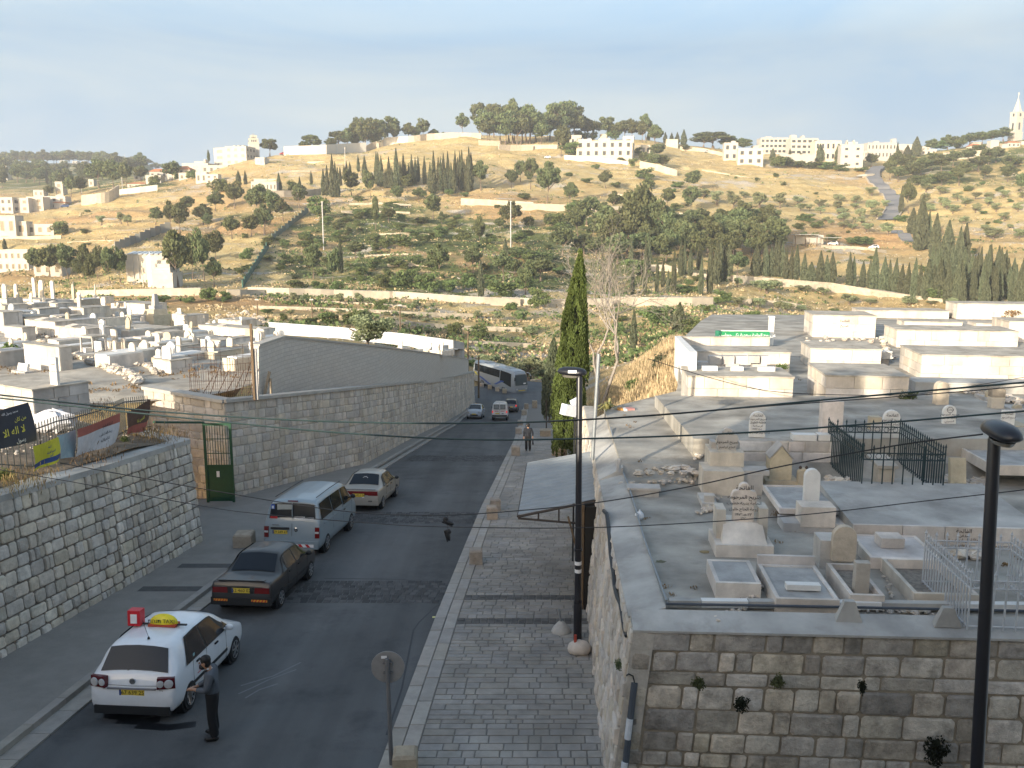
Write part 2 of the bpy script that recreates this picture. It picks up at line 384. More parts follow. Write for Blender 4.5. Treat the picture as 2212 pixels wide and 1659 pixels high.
# ---- the street
PY=[4,14,22,30,37,45,52,60,67.5,75,82,90,97,105,115,125,140,150]
PD=[9.2,9.5,10.05,10.7,11.35,12.2,13.2,14.35,15.45,16.6,17.75,18.8,19.75,20.6,21.5,22.15,22.7,22.9]
def road_z(Y): return ZC-float(np.interp(Y,PY,PD))
LX=lambda Y: float(np.interp(Y,[4,14.7,17.7,22.9,30,43,61.5,78,95,108],[-9.5,-9.1,-8.9,-8.5,-7.95,-7.0,-6.1,-5.5,-5.0,-4.3]))
RX=lambda Y: float(np.interp(Y,[4,14.7,22.3,35,43.4,61.5,95,112],[-2.9,-2.4,-2.02,-1.3,-.75,.1,1.05,1.6]))
WX=lambda Y: 1.62+.045*(Y-14.0)
asphalt=mat('asphalt',(.094,.095,.095),rough=.85,var=.16,scale=.35,bump=.25,bscale=22,stain=((.03,.032,.036),.5,.6),spec=.25)
def streaks(m,sx,sy,a0,a1):
 n=m.node_tree;b=n.nodes['Principled BSDF'];src=b.inputs['Base Color'].links[0].from_socket;g=n.nodes.new('ShaderNodeNewGeometry');mp_=n.nodes.new('ShaderNodeMapping');mp_.inputs['Scale'].default_value=(sx,sy,.3);mp_.inputs['Rotation'].default_value=(0,0,R(4))
 z=n.nodes.new('ShaderNodeTexNoise');z.inputs['Scale'].default_value=1;z.inputs['Detail'].default_value=5;r=n.nodes.new('ShaderNodeMapRange');r.inputs[1].default_value=.3;r.inputs[2].default_value=.7;r.inputs[3].default_value=a0;r.inputs[4].default_value=a1
 h=n.nodes.new('ShaderNodeHueSaturation');n.links.new(g.outputs['Position'],mp_.inputs[0]);n.links.new(mp_.outputs[0],z.inputs['Vector']);n.links.new(z.outputs['Fac'],r.inputs[0]);n.links.new(src,h.inputs['Color']);n.links.new(r.outputs[0],h.inputs['Value']);n.links.new(h.outputs[0],b.inputs['Base Color'])
streaks(asphalt,.9,.035,.72,1.25)
def strip(name,ys,xl,xr,dz,m,n=2,parent=None):
 b=MB()
 vs=[];fs=[]
 for Y in ys:
  a,c=xl(Y),xr(Y)
  for k in range(n+1): vs.append((a+(c-a)*k/n,Y,road_z(Y)+dz))
 for i in range(len(ys)-1):
  for k in range(n): fs.append((i*(n+1)+k,i*(n+1)+k+1,(i+1)*(n+1)+k+1,(i+1)*(n+1)+k))
 b.add(vs,fs);return b.build(name,m,parent,smooth=True)
ys=[4+i*1.0 for i in range(0,106)]
road=tag(strip('road',ys,LX,RX,0,asphalt,4),kind='structure')
bend=MB();bp_=[(-4.6,108.6),(-5.0,116),(-7,124),(-14,133),(-26,142),(-40,149),(-36,158),(-18,150),(-6,143),(4,137),(14,131),(26,124),(22,112),(8,112),(1.6,109)]
cen=(0,122)
vs=[(cen[0],cen[1],road_z(122)+.0)]+[(x,y,(road_z(y) if x>-12 else road_z(y)+.0)+.0) for x,y in bp_]
fs=[(0,i,i+1) for i in range(1,len(bp_))]+[(0,len(bp_),1)]
bend.add(vs,fs);bo=bend.build('valley_road',asphalt);bo['kind']='structure'
setts=mat('worn_setts',(.06,.058,.057),rough=.8,var=.35,scale=9,bump=.6,bscale=14)
rng=random.Random(3)
for (u0,v0_,v1_) in ((900,1305,1258),(960,1132,1108),(1000,997,985)):
 p0=atD(u0,v0_,10.2 if v0_>1250 else 11.3);
 def findY(v):
  Y=14
  while proj((-3,Y,road_z(Y)))[1]>v: Y+=.1
  return Y
 Ya,Yb=findY(v0_),findY(v1_)
 b=MB()
 y=Ya;row=0
 while y<Yb:
  h=.22;x=LX(y)+.35+(row %2)*.11
  while x<RX(y)-.1:
   w=rng.uniform(.17,.25);b.tint=rng.random()
   z=road_z(y+h/2)+.004
   b.box((x+w/2,y+h/2,z+.004),(w-.025,h-.025,.012),taper=.9);x+=w
  y+=h;row+=1
 o=b.build('setts',mat('setts_stone',(.066,.064,.063),rough=.8,var=.25,scale=8,tint=.5),road);o['kind']='stuff'
tarm=mat('tar_seam',(.024,.025,.028),rough=.6)
def on_road(pts,name,w,m,parent=road,dz=.006):
 b=MB();P=[]
 for u,v in pts:
  Y=14.0
  while Y<120:
   p=atY(u,v,Y)
   if p.z<=road_z(Y): break
   Y+=.05
  P.append(Vector((p.x,Y,road_z(Y)+dz)))
 for a,c in zip(P[:-1],P[1:]):
  d=(c-a).normalized();s=Vector((d.y,-d.x,0))*w
  b.quad(a-s,a+s,c+s,c-s)
 return b.build(name,m,parent)
for pts in ([(835,1590),(868,1490),(893,1362)],[(893,1362),(905,1345),(940,1312),(955,1306),(895,1300)],[(985,1180),(945,1250),(935,1262)],[(1095,930),(1068,1000),(1045,1030),(1013,1096)],[(1030,1000),(900,1078)],[(700,1250),(870,1252),(930,1262)]):
 on_road(pts,'tar_seam',.02,tarm)
spill=mat('dried_spill',(.16,.165,.17),rough=.8)
for pts in ([(515,1500),(545,1488),(580,1470),(640,1448)],[(520,1482),(590,1462),(650,1432)],[(530,1510),(560,1492),(600,1478)]):
 on_road(pts,'dried_spill',.018,spill)
wet=mat('wet_patch',(.012,.013,.015),rough=.35)
for c,rr in (((300,1560),30),((360,1572),42),((270,1548),36)):
 on_road([(c[0]-rr*1.6,c[1]),(c[0],c[1]+4),(c[0]+rr*1.5,c[1]-3)],'oil_stain',.16,wet,dz=.005)
on_road([(934,1334),(943,1334)],'scrap_of_paper',.05,mat('yellow_paper',(.6,.58,.25)))
kerbm=mat('kerb_stone',(.31,.285,.25),rough=.8,var=.15,scale=3,bump=.3,tint=.13)
pavem=mat('paving_stone',(.285,.265,.235),rough=.85,var=.16,scale=4,bump=.3,bscale=20,tint=.13,stain=((.16,.15,.135),.5,.6))
jointm=mat('paving_joint',(.18,.168,.15),rough=.95)
darkpave=mat('dark_paving_band',(.105,.10,.094),rough=.85,var=.2,tint=.25)
KW=.62
pavement=tag(strip('pavement',[4+i for i in range(106)],lambda Y: RX(Y),lambda Y: WX(Y)+1.0 if Y<50 else max(4.0,WX(Y)+1.0),.105,jointm,3),kind='structure')
b=MB()
for i in range(105):
 Y0,Y1=4.0+i,5.0+i;b.quad((RX(Y0),Y0,road_z(Y0)-.02),(RX(Y1),Y1,road_z(Y1)-.02),(RX(Y1),Y1,road_z(Y1)+.106),(RX(Y0),Y0,road_z(Y0)+.106))
b.build('kerb_face',jointm,pavement)
rng=random.Random(11)
def slab(b,x0,x1,y0,y1,dz,g=.012,c=.012,fx=lambda x,y: x):
 """one paving stone with chamfered edges: top face proud of the joint"""
 P=[(x0+g,y0+g),(x1-g,y0+g),(x1-g,y1-g),(x0+g,y1-g)];I=[(x0+g+c,y0+g+c),(x1-g-c,y0+g+c),(x1-g-c,y1-g-c),(x0+g+c,y1-g-c)]
 vs=[(fx(x,y),y,road_z(y)+.10) for x,y in P]+[(fx(x,y),y,road_z(y)+dz-.006) for x,y in P]+[(fx(x,y),y,road_z(y)+dz) for x,y in I]
 fs=[(8,9,10,11)]+[(k,(k+1)%4,4+(k+1)%4,4+k) for k in range(4)]+[(4+k,4+(k+1)%4,8+(k+1)%4,8+k) for k in range(4)]
 b.add(vs,fs)
cnt=0;rest=MB()
for row in range(2):
 y=8.0+row*.3;yk=0
 while y<104:
  l=rng.uniform(.75,1.15);x0=row*KW/2;x1=x0+KW/2
  near=y>12.5 and y<60
  b=MB() if near else rest
  b.tint=rng.random()
  slab(b,x0,x1,y,y+l,.135+rng.uniform(-.004,.004),fx=lambda x,yy: RX(yy)+x)
  if near: b.build('kerb_stone',kerbm,pavement)
  y+=l
o=rest.build('kerb_run',kerbm,pavement);o['kind']='stuff'
bands=[21.4,23.3]
rest=MB();dk=MB();cnt=0;y=12.6
while y<75:
 dark=any(bb<=y<bb+.42 for bb in bands)
 h=.2 if dark else rng.choice([.18,.22,.26,.3]) if y<34 else .34
 x=KW
 W_=WX(y)-RX(y)+.1 if y<50 else 3.6
 while x<W_:
  l=(.2 if dark else rng.choice([.24,.3,.38,.46,.62])) if y<34 else rng.uniform(.4,.7)
  x1=min(x+l,W_)
  own=(not dark) and cnt<300 and y>13.2
  b=MB() if own else (dk if dark else rest)
  b.tint=rng.random()
  slab(b,x,x1,y,y+h,.125+rng.uniform(-.004,.004),fx=lambda xx,yy: RX(yy)+xx)
  if own: b.build('paving_stone',pavem,pavement);cnt+=1
  x=x1
 y+=h
o=rest.build('paving_field',pavem,pavement);o['kind']='stuff'
o=dk.build('dark_band',darkpave,pavement);o['kind']='stuff'
LW=lambda Y: float(np.interp(Y,[4,14,29.5,31,36.5,38,47,66,94,113],[-13.2,-12.6,-10.75,-12.6,-13.2,-11.6,-8.25,-7.5,-6.2,-4.9]))
lpm=mat('grey_walk',(.22,.205,.185),rough=.9,var=.12,scale=1.5,bump=.3,bscale=15)
leftwalk=tag(strip('left_pavement',[4+i*.5 for i in range(215)],lambda Y: LW(Y)-.5,lambda Y: LX(Y)-.62 if Y<34 else LX(Y)-.3,.14,lpm,3),kind='structure')
rng=random.Random(21);rest=MB()
for (xa,xb,dz,mm,nm) in ((-.62,-.42,.17,kerbm,'kerb_stone'),(-.42,0.0,.05,kerbm,'gutter_stone')):
 y=6.0
 while y<106:
  l=rng.uniform(.8,1.2)
  own=14<y<70
  b=MB() if own else rest
  b.tint=rng.random()*.7
  g=.008
  vs=[]
  for (x,yy) in ((xa,y+g),(xb,y+g),(xb,y+l-g),(xa,y+l-g)): vs.append((LX(yy)+x,yy,road_z(yy)-.05))
  for (x,yy) in ((xa,y+g),(xb,y+g),(xb,y+l-g),(xa,y+l-g)): vs.append((LX(yy)+x,yy,road_z(yy)+dz))
  b.add(vs,[(4,5,6,7),(0,1,5,4),(1,2,6,5),(2,3,7,6),(3,0,4,7)])
  if own: b.build(nm,mm,leftwalk)
  y+=l
o=rest.build('kerb_run',kerbm,leftwalk);o['kind']='stuff'
for Yc in (26.3,24.0):
 b=MB();b.quad((LW(Yc)+.6,Yc,road_z(Yc)+.144),(LX(Yc)-.64,Yc,road_z(Yc)+.144),(LX(Yc)-.64,Yc+.45,road_z(Yc+.45)+.144),(LW(Yc)+.6,Yc+.45,road_z(Yc+.45)+.144));b.build('dark_band',darkpave,leftwalk)
# ---- stone walls
def stone_wall(name,label,panels,sm,mm,hr,wr,cap=300,proud=.05,gap=.03,round_=.25,seed=1,back=.35,jit=.3,skip=None,parent=None,kind=None,key=None):
 """panels: (A, B, C, D) = foot left, foot right, top right, top left. Every stone is a mesh of its own up to CAP, nearest first"""
 rng=random.Random(seed)
 root=parent or empty(name,panels[0][0],0,label,'wall')
 off=-Vector(root.location) if parent is None else Vector((0,0,0))
 if parent is not None: off=-Vector(parent.matrix_world.translation) if False else-Vector(parent.location)
 stones=[];mort=MB()
 for (A,B,C,D) in panels:
  A,B,C,D=map(Vector,(A,B,C,D))
  nrm=(B-A).cross(D-A).normalized()
  P=lambda s,t,A=A,B=B,C=C,D=D: (A*(1-s)+B*s)*(1-t)+(D*(1-s)+C*s)*t
  Lh=((B-A).length+(C-D).length)/2;H=((D-A).length+(C-B).length)/2
  bk=-nrm*back
  q0=[A+off-nrm*.0,B+off,C+off,D+off]
  mort.hexa([q0[0],q0[1],q0[1]+bk,q0[0]+bk],[q0[3],q0[2],q0[2]+bk,q0[3]+bk])
  nrow=max(1,round(H/hr));ts=[0.0]
  for r in range(nrow): ts.append(ts[-1]+rng.uniform(1-jit*.6,1+jit*.6))
  ts=[t/ts[-1] for t in ts]
  for r in range(nrow):
   s=-rng.uniform(0,.5)*wr/Lh
   while s<1:
    w=wr*rng.choice([.55,.8,1,1.15,1.4,1.7])/Lh
    a,b=max(s,0),min(s+w,1)
    if (b-a)*Lh>.1:
     stones.append((P,nrm,Lh,H,a,b,ts[r],ts[r+1]))
    s+=w
 cam0=Vector((0,0,ZC))
 def d2(st):
  c=st[0]((st[4]+st[5])/2,(st[6]+st[7])/2);u,v=proj(c)
  inn=-20<u<2232 and-20<v<1679
  return ((c-cam0).length_squared+(0 if inn else 1e6))
 stones.sort(key=key or d2)
 rest=MB()
 for i,(P,nrm,Lh,H,a,b,t0,t1) in enumerate(stones):
  m=MB() if i<cap else rest
  m.tint=rng.random()
  gs,gt=gap/Lh/2,gap/H/2
  s0,s1=a+gs*rng.uniform(.6,1.8),b-gs*rng.uniform(.6,1.8);q0,q1=t0+gt*rng.uniform(.6,1.8),t1-gt*rng.uniform(.6,1.8)
  ws,ht=s1-s0,q1-q0
  cs=min(ws*Lh,ht*H)*round_
  pts=[]
  for (cx,cy,sx,sy) in ((s0,q0,1,1),(s1,q0,-1,1),(s1,q1,-1,-1),(s0,q1,1,-1)):
   k=cs*rng.uniform(.45,1.3)
   e1=(cx+sx*k/Lh,cy+rng.uniform(0,.12)*sy*cs/H);e2=(cx+rng.uniform(0,.12)*sx*cs/Lh,cy+sy*k/H)
   pts+=[e2,e1] if (sx,sy) in ((1,1),(-1,-1)) else [e1,e2]
  pr=proud*rng.uniform(.6,1.5);n=len(pts);cxs,cys=(s0+s1)/2,(q0+q1)/2
  tilt=(rng.uniform(-.3,.3),rng.uniform(-.3,.3))
  base=[P(*p)-nrm*.02+off for p in pts]
  mid=[P(*p)+nrm*pr*.55+off for p in pts]
  ins=[]
  for p in pts:
   f=.84;x,y=cxs+(p[0]-cxs)*f,cys+(p[1]-cys)*f
   ins.append(P(x,y)+nrm*pr*(1+tilt[0]*(x-cxs)/max(ws,1e-6)+tilt[1]*(y-cys)/max(ht,1e-6)+rng.uniform(-.12,.12))+off)
  c=P(cxs+ws*rng.uniform(-.15,.15),cys+ht*rng.uniform(-.15,.15))+nrm*pr*rng.uniform(1.0,1.35)+off
  vs=base+mid+ins+[c]
  fs=[(k,(k+1)%n,n+(k+1)%n,n+k) for k in range(n)]+[(n+k,n+(k+1)%n,2*n+(k+1)%n,2*n+k) for k in range(n)]+[(2*n+k,2*n+(k+1)%n,3*n) for k in range(n)]
  m.add(vs,fs)
  if i<cap: m.build('stone',sm,root)
 if len(stones)>cap:
  o=rest.build('stone_courses',sm,root);o['kind']='stuff'
 mort.build('mortar_core',mm,root)
 return root
lime=mat('pale_limestone',(.60,.53,.43),rough=.9,var=.2,scale=5,bump=.55,bscale=16,tint=.28,stain=((.24,.205,.17),2.2,.45))
old=mat('old_limestone',(.47,.415,.335),rough=.9,var=.35,scale=4,bump=1.0,bscale=9,tint=.42,stain=((.10,.083,.068),1.5,.7))
rough_l=mat('rough_limestone',(.56,.49,.405),rough=.9,var=.2,scale=5,bump=.6,bscale=14,tint=.22,stain=((.27,.215,.16),2.5,.45))
earthj=mat('dark_joint',(.19,.165,.135),rough=.95,var=.3,scale=5,bump=.4)
mort=mat('mortar',(.29,.245,.185),rough=.95,var=.25,scale=4,bump=.5,stain=((.10,.085,.065),2.0,.6))
palem=mat('pale_mortar',(.44,.40,.345),rough=.95,var=.2,scale=4,bump=.5)
concrete=mat('concrete',(.40,.385,.355),rough=.9,var=.14,scale=1.2,bump=.3,bscale=9,stain=((.22,.205,.185),1.1,.6))
coping=mat('coping_stone',(.40,.375,.335),rough=.9,var=.15,scale=3,bump=.35,stain=((.25,.22,.19),1.5,.5))
for m_,a_,c_ in ((concrete,.68,1.18),(lime,.8,1.12),(rough_l,.8,1.12),(old,.72,1.2),(palem,.8,1.1),(pavem,.78,1.15)): streaks(m_,.9,.9,a_,c_)
def LWtop(Y): return ZC-float(np.interp(Y,[8,14,19.2,29.5],[5.3,5.55,5.96,6.88]))
pn=[]
yy=[9,14,19.2,24.5,29.6]
for a,c in zip(yy[:-1],yy[1:]):
 pn.append(((LW(a),a,road_z(a)),(LW(c),c,road_z(c)),(LW(c)-.28,c,LWtop(c)-.12),(LW(a)-.28,a,LWtop(a)-.12)))
c0=(LW(29.6),29.6,road_z(29.6));
pn.append((c0,(LW(29.6)-2.6,31.2,road_z(31)),(LW(29.6)-2.7,31.0,LWtop(29.5)-.12),(LW(29.6)-.28,29.6,LWtop(29.5)-.12)))
rw=stone_wall('retaining_wall','dry stone retaining wall of pale blocks left of the parked taxi',pn,lime,earthj,.33,.36,cap=300,proud=.048,gap=.026,round_=.18,seed=5)
b=MB();cpts=[(LW(y)-.28,y,LWtop(y)) for y in yy]+[(LW(29.6)-2.7,31.2,LWtop(29.5))]
for i in range(len(cpts)-1):
 a,c=Vector(cpts[i]),Vector(cpts[i+1]);d=(c-a).normalized();n=Vector((-d.y,d.x,0)).normalized()*.75;o_=-n*.08
 b.hexa([a+o_-Vector((0,0,.16)),c+o_-Vector((0,0,.16)),c+n-Vector((0,0,.16)),a+n-Vector((0,0,.16))],[a+o_,c+o_,c+n,a+n])
b2=MB();
for v in b.v: b2.v.append(tuple(Vector(v)-Vector(rw.location)))
b2.f=b.f;b2.mi=b.mi
b2.build('coping',concrete,rw)
lw=[(-16.2,38.3,0),(-12.2,36.9,0),(-8.15,47,0),(-7.4,66,0),(-6.1,94,0),(-4.85,112.5,0),(-9.5,119,0)]
def lwz(Y): return road_z(Y)+.1
topd={0: 6.5,1: 6.85,2: 8.0,3: 10.85,4: 14.8,5: 17.2,6: 18.0}
pn=[]
for i in range(6):
 a,c=lw[i],lw[i+1]
 A=(a[0],a[1],lwz(a[1])-.1);B=(c[0],c[1],lwz(c[1])-.1);C=(c[0]-.1,c[1]+.05,ZC-topd[i+1]-.14);D=(a[0]-.1,a[1]+.05,ZC-topd[i]-.14)
 m=1 if i in (0,5) else 3
 for k in range(m):
  f0,f1=k/m,(k+1)/m;V_=Vector
  zz=lambda f,p,r_: V_(p).lerp(V_(r_),f)
  pn.append((zz(f0,A,B),zz(f1,A,B),zz(f1,D,C),zz(f0,D,C)))
longwall=stone_wall('street_wall','long rough limestone wall running down the left side of the street',pn,rough_l,palem,.38,.42,cap=300,proud=.032,gap=.02,round_=.16,seed=9)
b=MB();org=Vector(longwall.location)
for i in range(6):
 a=Vector((lw[i][0]-.1,lw[i][1],ZC-topd[i]))-org;c=Vector((lw[i+1][0]-.1,lw[i+1][1],ZC-topd[i+1]))-org
 d=(c-a).normalized();n=Vector((-d.y,d.x,0)).normalized();o_=-n*.12;n=n*.45;dz=Vector((0,0,.14))
 b.hexa([a+o_-dz,c+o_-dz,c+n-dz,a+n-dz],[a+o_,c+o_,c+n,a+n])
b.build('coping',coping,longwall)
uw=[(559,748,41.0,861),(614,729,44.5,852),(820,750,55,832),(930,764,74,819),(1012,777,111,810)]
b=MB();P=[]
for (u,v,Y,vb) in uw: P.append((atY(u,v,Y),atY(u,vb+8,Y)))
bw=empty('block_wall',P[0][1],0,'smooth grey block wall rising behind the street wall coping','wall');org=Vector(bw.location)
blockm,n_,bb_=nodes('small_blocks');Lk=n_.links.new
g=n_.nodes.new('ShaderNodeTexCoord');br=n_.nodes.new('ShaderNodeTexBrick');br.inputs['Scale'].default_value=1
br.inputs['Brick Width'].default_value=.42;br.inputs['Row Height'].default_value=.21;br.inputs['Mortar Size'].default_value=.012
br.inputs['Color1'].default_value=(.52,.485,.435,1);br.inputs['Color2'].default_value=(.47,.435,.39,1);br.inputs['Mortar'].default_value=(.37,.345,.31,1)
Lk(g.outputs['UV'],br.inputs['Vector']);Lk(br.outputs['Color'],bb_.inputs['Base Color']);bb_.inputs['Roughness'].default_value=.9
bq=n_.nodes.new('ShaderNodeBump');bq.inputs['Strength'].default_value=.5;bq.inputs['Distance'].default_value=.02;bq.invert=True;Lk(br.outputs['Fac'],bq.inputs['Height']);Lk(bq.outputs[0],bb_.inputs['Normal'])
me_v=[];
for i in range(len(P)-1):
 (a,a2),(c,c2)=P[i],P[i+1];d=(c2-a2);d.z=0;d.normalize();n=Vector((-d.y,d.x,0))*.35
 b.hexa([a2-org,c2-org,c2+n-org,a2+n-org],[a-org,c-org,c+n-org,a+n-org])
o=b.build('wall_face',blockm,bw);me=o.data;uvl=me.uv_layers.new(name='UVMap')
for li,lp in enumerate(me.loops):
 co=me.vertices[lp.vertex_index].co+org;uvl.data[li].uv=(math.hypot(co.x+12,co.y-41),co.z)
b=MB()
for i in range(len(P)-1):
 a,c=P[i][0]-org,P[i+1][0]-org;d=(c-a).normalized();n=Vector((-d.y,d.x,0)).normalized();dz=Vector((0,0,.1))
 b.hexa([a-n*.06,c-n*.06,c+n*.42,a+n*.42],[a-n*.06+dz,c-n*.06+dz,c+n*.42+dz,a+n*.42+dz])
b.build('coping',coping,bw)
TD=6.3
def side(Y): return Vector((2.04+.039*(Y-13.7),Y,ZC-TD))
pn=[]
ys_=[13.5,16,19,22.5,26,29.5,33]
for a,c in zip(ys_[:-1],ys_[1:]):
 A=(WX(c)+.05,c,road_z(c));B=(WX(a)+.05,a,road_z(a));C=side(a)+Vector((-.05,0,-.06));D=side(c)+Vector((-.05,0,-.06))
 pn.append((A,B,C,D))
sidew=stone_wall('side_wall','pale rough stone wall between the paved walk and the raised graves',pn,rough_l,palem,.3,.34,cap=220,proud=.05,gap=.02,round_=.15,seed=15)
Ac=Vector((WX(13.5)+.05,13.5,road_z(13.5)))
pn=[(Ac-Vector((0,0,.3)),Vector((11.5,13.0,-.4)),Vector((11.5,13.1,ZC-TD-.06)),side(13.6)+Vector((-.05,-.05,-.06)))]
frontw=stone_wall('front_wall','weathered wall of large mixed stones below the cemetery at lower right',pn,old,mort,.36,.5,cap=300,proud=.032,gap=.026,round_=.13,seed=33,jit=.6)
# ---- lettering
ZD={k: 3.648 for k in range(1,9)}
for k,o_,d_ in ((9,(1485.6,879.2),6.08),(10,(1273.4,667.0),4.56),(11,(1726.9,788.3),4.56),(12,(1273.4,1030.8),4.56),(13,(1726.9,1030.8),4.56),(14,(1212.7,1295.2),4.56),(15,(1726.9,1295.2),4.56),(16,(0,818.6),4.56),(17,(424.5,1000.5),4.56),(18,(788.3,757.9),4.56),(19,(0,1182.4),3.4815),(20,(788.3,1121.8),3.0877)):
 ZO[k]=o_;ZD[k]=d_
def q(r,x,y): return (ZO[r][0]+x/ZD[r],ZO[r][1]+y/ZD[r])
_f={};_c=0xFE80
for ch,n in [('ء',1),('آ',2),('أ',2),('ؤ',2),('إ',2),('ئ',4),('ا',2),('ب',4),('ة',2),('ت',4),('ث',4),('ج',4),('ح',4),('خ',4),('د',2),('ذ',2),('ر',2),('ز',2),('س',4),('ش',4),('ص',4),('ض',4),('ط',4),('ظ',4),('ع',4),('غ',4),('ف',4),('ق',4),('ك',4),('ل',4),('م',4),('ن',4),('ه',4),('و',2),('ى',2),('ي',4)]:
 _f[ch]=(_c,n);_c+=n
def arabic(s):
 res=[]
 for w in s.split(' '):
  o=[];i=0;prev=False
  while i<len(w):
   ch=w[i]
   if ch=='ل' and i+1<len(w) and w[i+1]=='ا':
    o.append(chr(0xFEFC if prev else 0xFEFB));prev=False;i+=2;continue
   if ch not in _f: o.append(ch);prev=False;i+=1;continue
   c,n=_f[ch];nxt=i+1<len(w) and w[i+1] in _f and w[i+1]!='ء'
   if n==4 and nxt: o.append(chr(c+(3 if prev else 2)));prev=True
   else: o.append(chr(c+(1 if prev and n>1 else 0)));prev=False
   i+=1
  res.append(''.join(o) if any(k in _f for k in w) else w[::-1])
 return ' '.join(res)[::-1]
def text(s,size,m,M,parent=None,name='lettering',ar=False,align='CENTER',space=1.0,shear=0):
 cu=bpy.data.curves.new(name,'FONT');cu.body=arabic(s) if ar else s;cu.size=size;cu.align_x=align;cu.align_y='CENTER'
 cu.space_character=space;cu.shear=shear;cu.resolution_u=3;cu.materials.append(m);cu.extrude=.0015
 o=bpy.data.objects.new(name,cu);COL.objects.link(o);o.matrix_world=M
 if parent is not None: o.parent=parent
 return o
def facing(loc,nx,ny,tilt=0.0):
 """matrix of an upright panel at LOC whose front faces (nx, ny)"""
 rz=math.atan2(nx,-ny)
 return Matrix.Translation(loc)@Matrix.Rotation(rz,4,'Z')@Matrix.Rotation(R(90)-tilt,4,'X')
ink=mat('black_letter_paint',(.03,.028,.028),rough=.6)
# ---- grave materials
tomb_w=mat('white_tomb_block',(.60,.535,.45),rough=.85,var=.13,scale=3,bump=.25,bscale=14,tint=.16,stain=((.40,.345,.28),1.4,.55))
tomb_g=mat('grey_tomb_block',(.52,.485,.44),rough=.88,var=.14,scale=3,bump=.3,bscale=14,tint=.18,stain=((.27,.25,.22),1.5,.55))
tomb_t=mat('tan_tomb_block',(.48,.415,.315),rough=.88,var=.18,scale=4,bump=.4,bscale=12,tint=.25,stain=((.28,.21,.13),2.0,.6))
tomb_p=mat('pinkish_tomb_slab',(.60,.535,.47),rough=.86,var=.12,scale=4,bump=.25,bscale=14,tint=.15,stain=((.42,.35,.29),2.2,.5))
topm=mat('weathered_tomb_top',(.43,.385,.32),rough=.95,var=.2,scale=1.6,bump=.4,bscale=10,stain=((.17,.145,.11),1.2,.7))
marble=mat('white_marble',(.66,.64,.60),rough=.55,var=.06,scale=5,stain=((.45,.42,.38),3,.4))
gravel=mat('grave_gravel',(.25,.22,.185),rough=1,var=.35,scale=11,bump=.9,bscale=22)
slate=mat('grey_grave_slab',(.36,.355,.34),rough=.85,var=.14,scale=3,bump=.25,stain=((.20,.19,.175),2.2,.6))
for m_ in (topm,tomb_w,tomb_g,tomb_p,slate): streaks(m_,1.6,1.6,.74,1.16)
whitewash=mat('whitewash',(.76,.735,.69),rough=.9,var=.07,scale=1.2,bump=.2,stain=((.55,.50,.43),.8,.4))
cem_ground=mat('cemetery_ground',(.40,.36,.30),rough=.95,var=.2,scale=.9,bump=.5,bscale=7,stain=((.20,.165,.12),.6,.7))
bank_m=mat('bank_soil',(.175,.135,.095),rough=1,var=.4,scale=2.2,bump=.9,bscale=9,stain=((.24,.20,.15),1.6,.6))
def clad(root,w,l,h,bm,tm,rows,cw,sides=('f','l'),seed=0,th=.03,cover=.06,over=.03):
 """box tomb 0..w, 0..l, 0..h: core, facing blocks with open joints, a cover slab; every block a part"""
 rng=random.Random(seed)
 MB().box((w/2,l/2,(h-cover)/2),(w-2*th-.004,l-2*th-.004,h-cover)).build('core',earthj if False else palem,root)
 rh=(h-cover)/rows;g=.008
 for sd in sides:
  L_=w if sd in 'fb' else l
  for r in range(rows):
   n=max(1,round(L_/cw));s=[0.0]
   for k in range(n): s.append(s[-1]+rng.uniform(.75,1.25))
   s=[x/s[-1]*L_ for x in s]
   if r %2 and n>1: s=[0]+[min(L_,x+L_/n*.4) for x in s[1:-1]]+[L_]
   for a,c in zip(s[:-1],s[1:]):
    if c-a<.05: continue
    b=MB();b.tint=rng.random();z0,z1=r*rh+g,(r+1)*rh-g/2;o=rng.uniform(0,.006)
    a_,c_=a+g,c-g
    if sd=='f': b.box(((a_+c_)/2,th/2-o,(z0+z1)/2),(c_-a_,th,z1-z0))
    elif sd=='b': b.box(((a_+c_)/2,l-th/2+o,(z0+z1)/2),(c_-a_,th,z1-z0))
    elif sd=='l': b.box((th/2-o,(a_+c_)/2,(z0+z1)/2),(th,min(c_,l-th-.005)-max(a_,th+.005),z1-z0))
    else: b.box((w-th/2+o,(a_+c_)/2,(z0+z1)/2),(th,min(c_,l-th-.005)-max(a_,th+.005),z1-z0))
    b.build('block',bm,root)
 c=MB();c.tint=rng.random();c.hexa([(-over,-over,h-cover),(w+over,-over,h-cover),(w+over,l+over,h-cover),(-over,l+over,h-cover)],[(-over,-over,h),(w+over,-over,h),(w+over,l+over,h),(-over,l+over,h)]);c.build('cover',tm,root)
def span(p0,ang,u_t):
 """distance to go from p0 along heading ANG (x axis turned by ang) until the picture column u_t is reached"""
 d=Vector((math.cos(ang),math.sin(ang),0));k=(u_t-CU)/FPX
 w0=p0.y*cp-(p0.z-ZC)*sp
 return (k*w0-p0.x)/(d.x-k*d.y*cp)
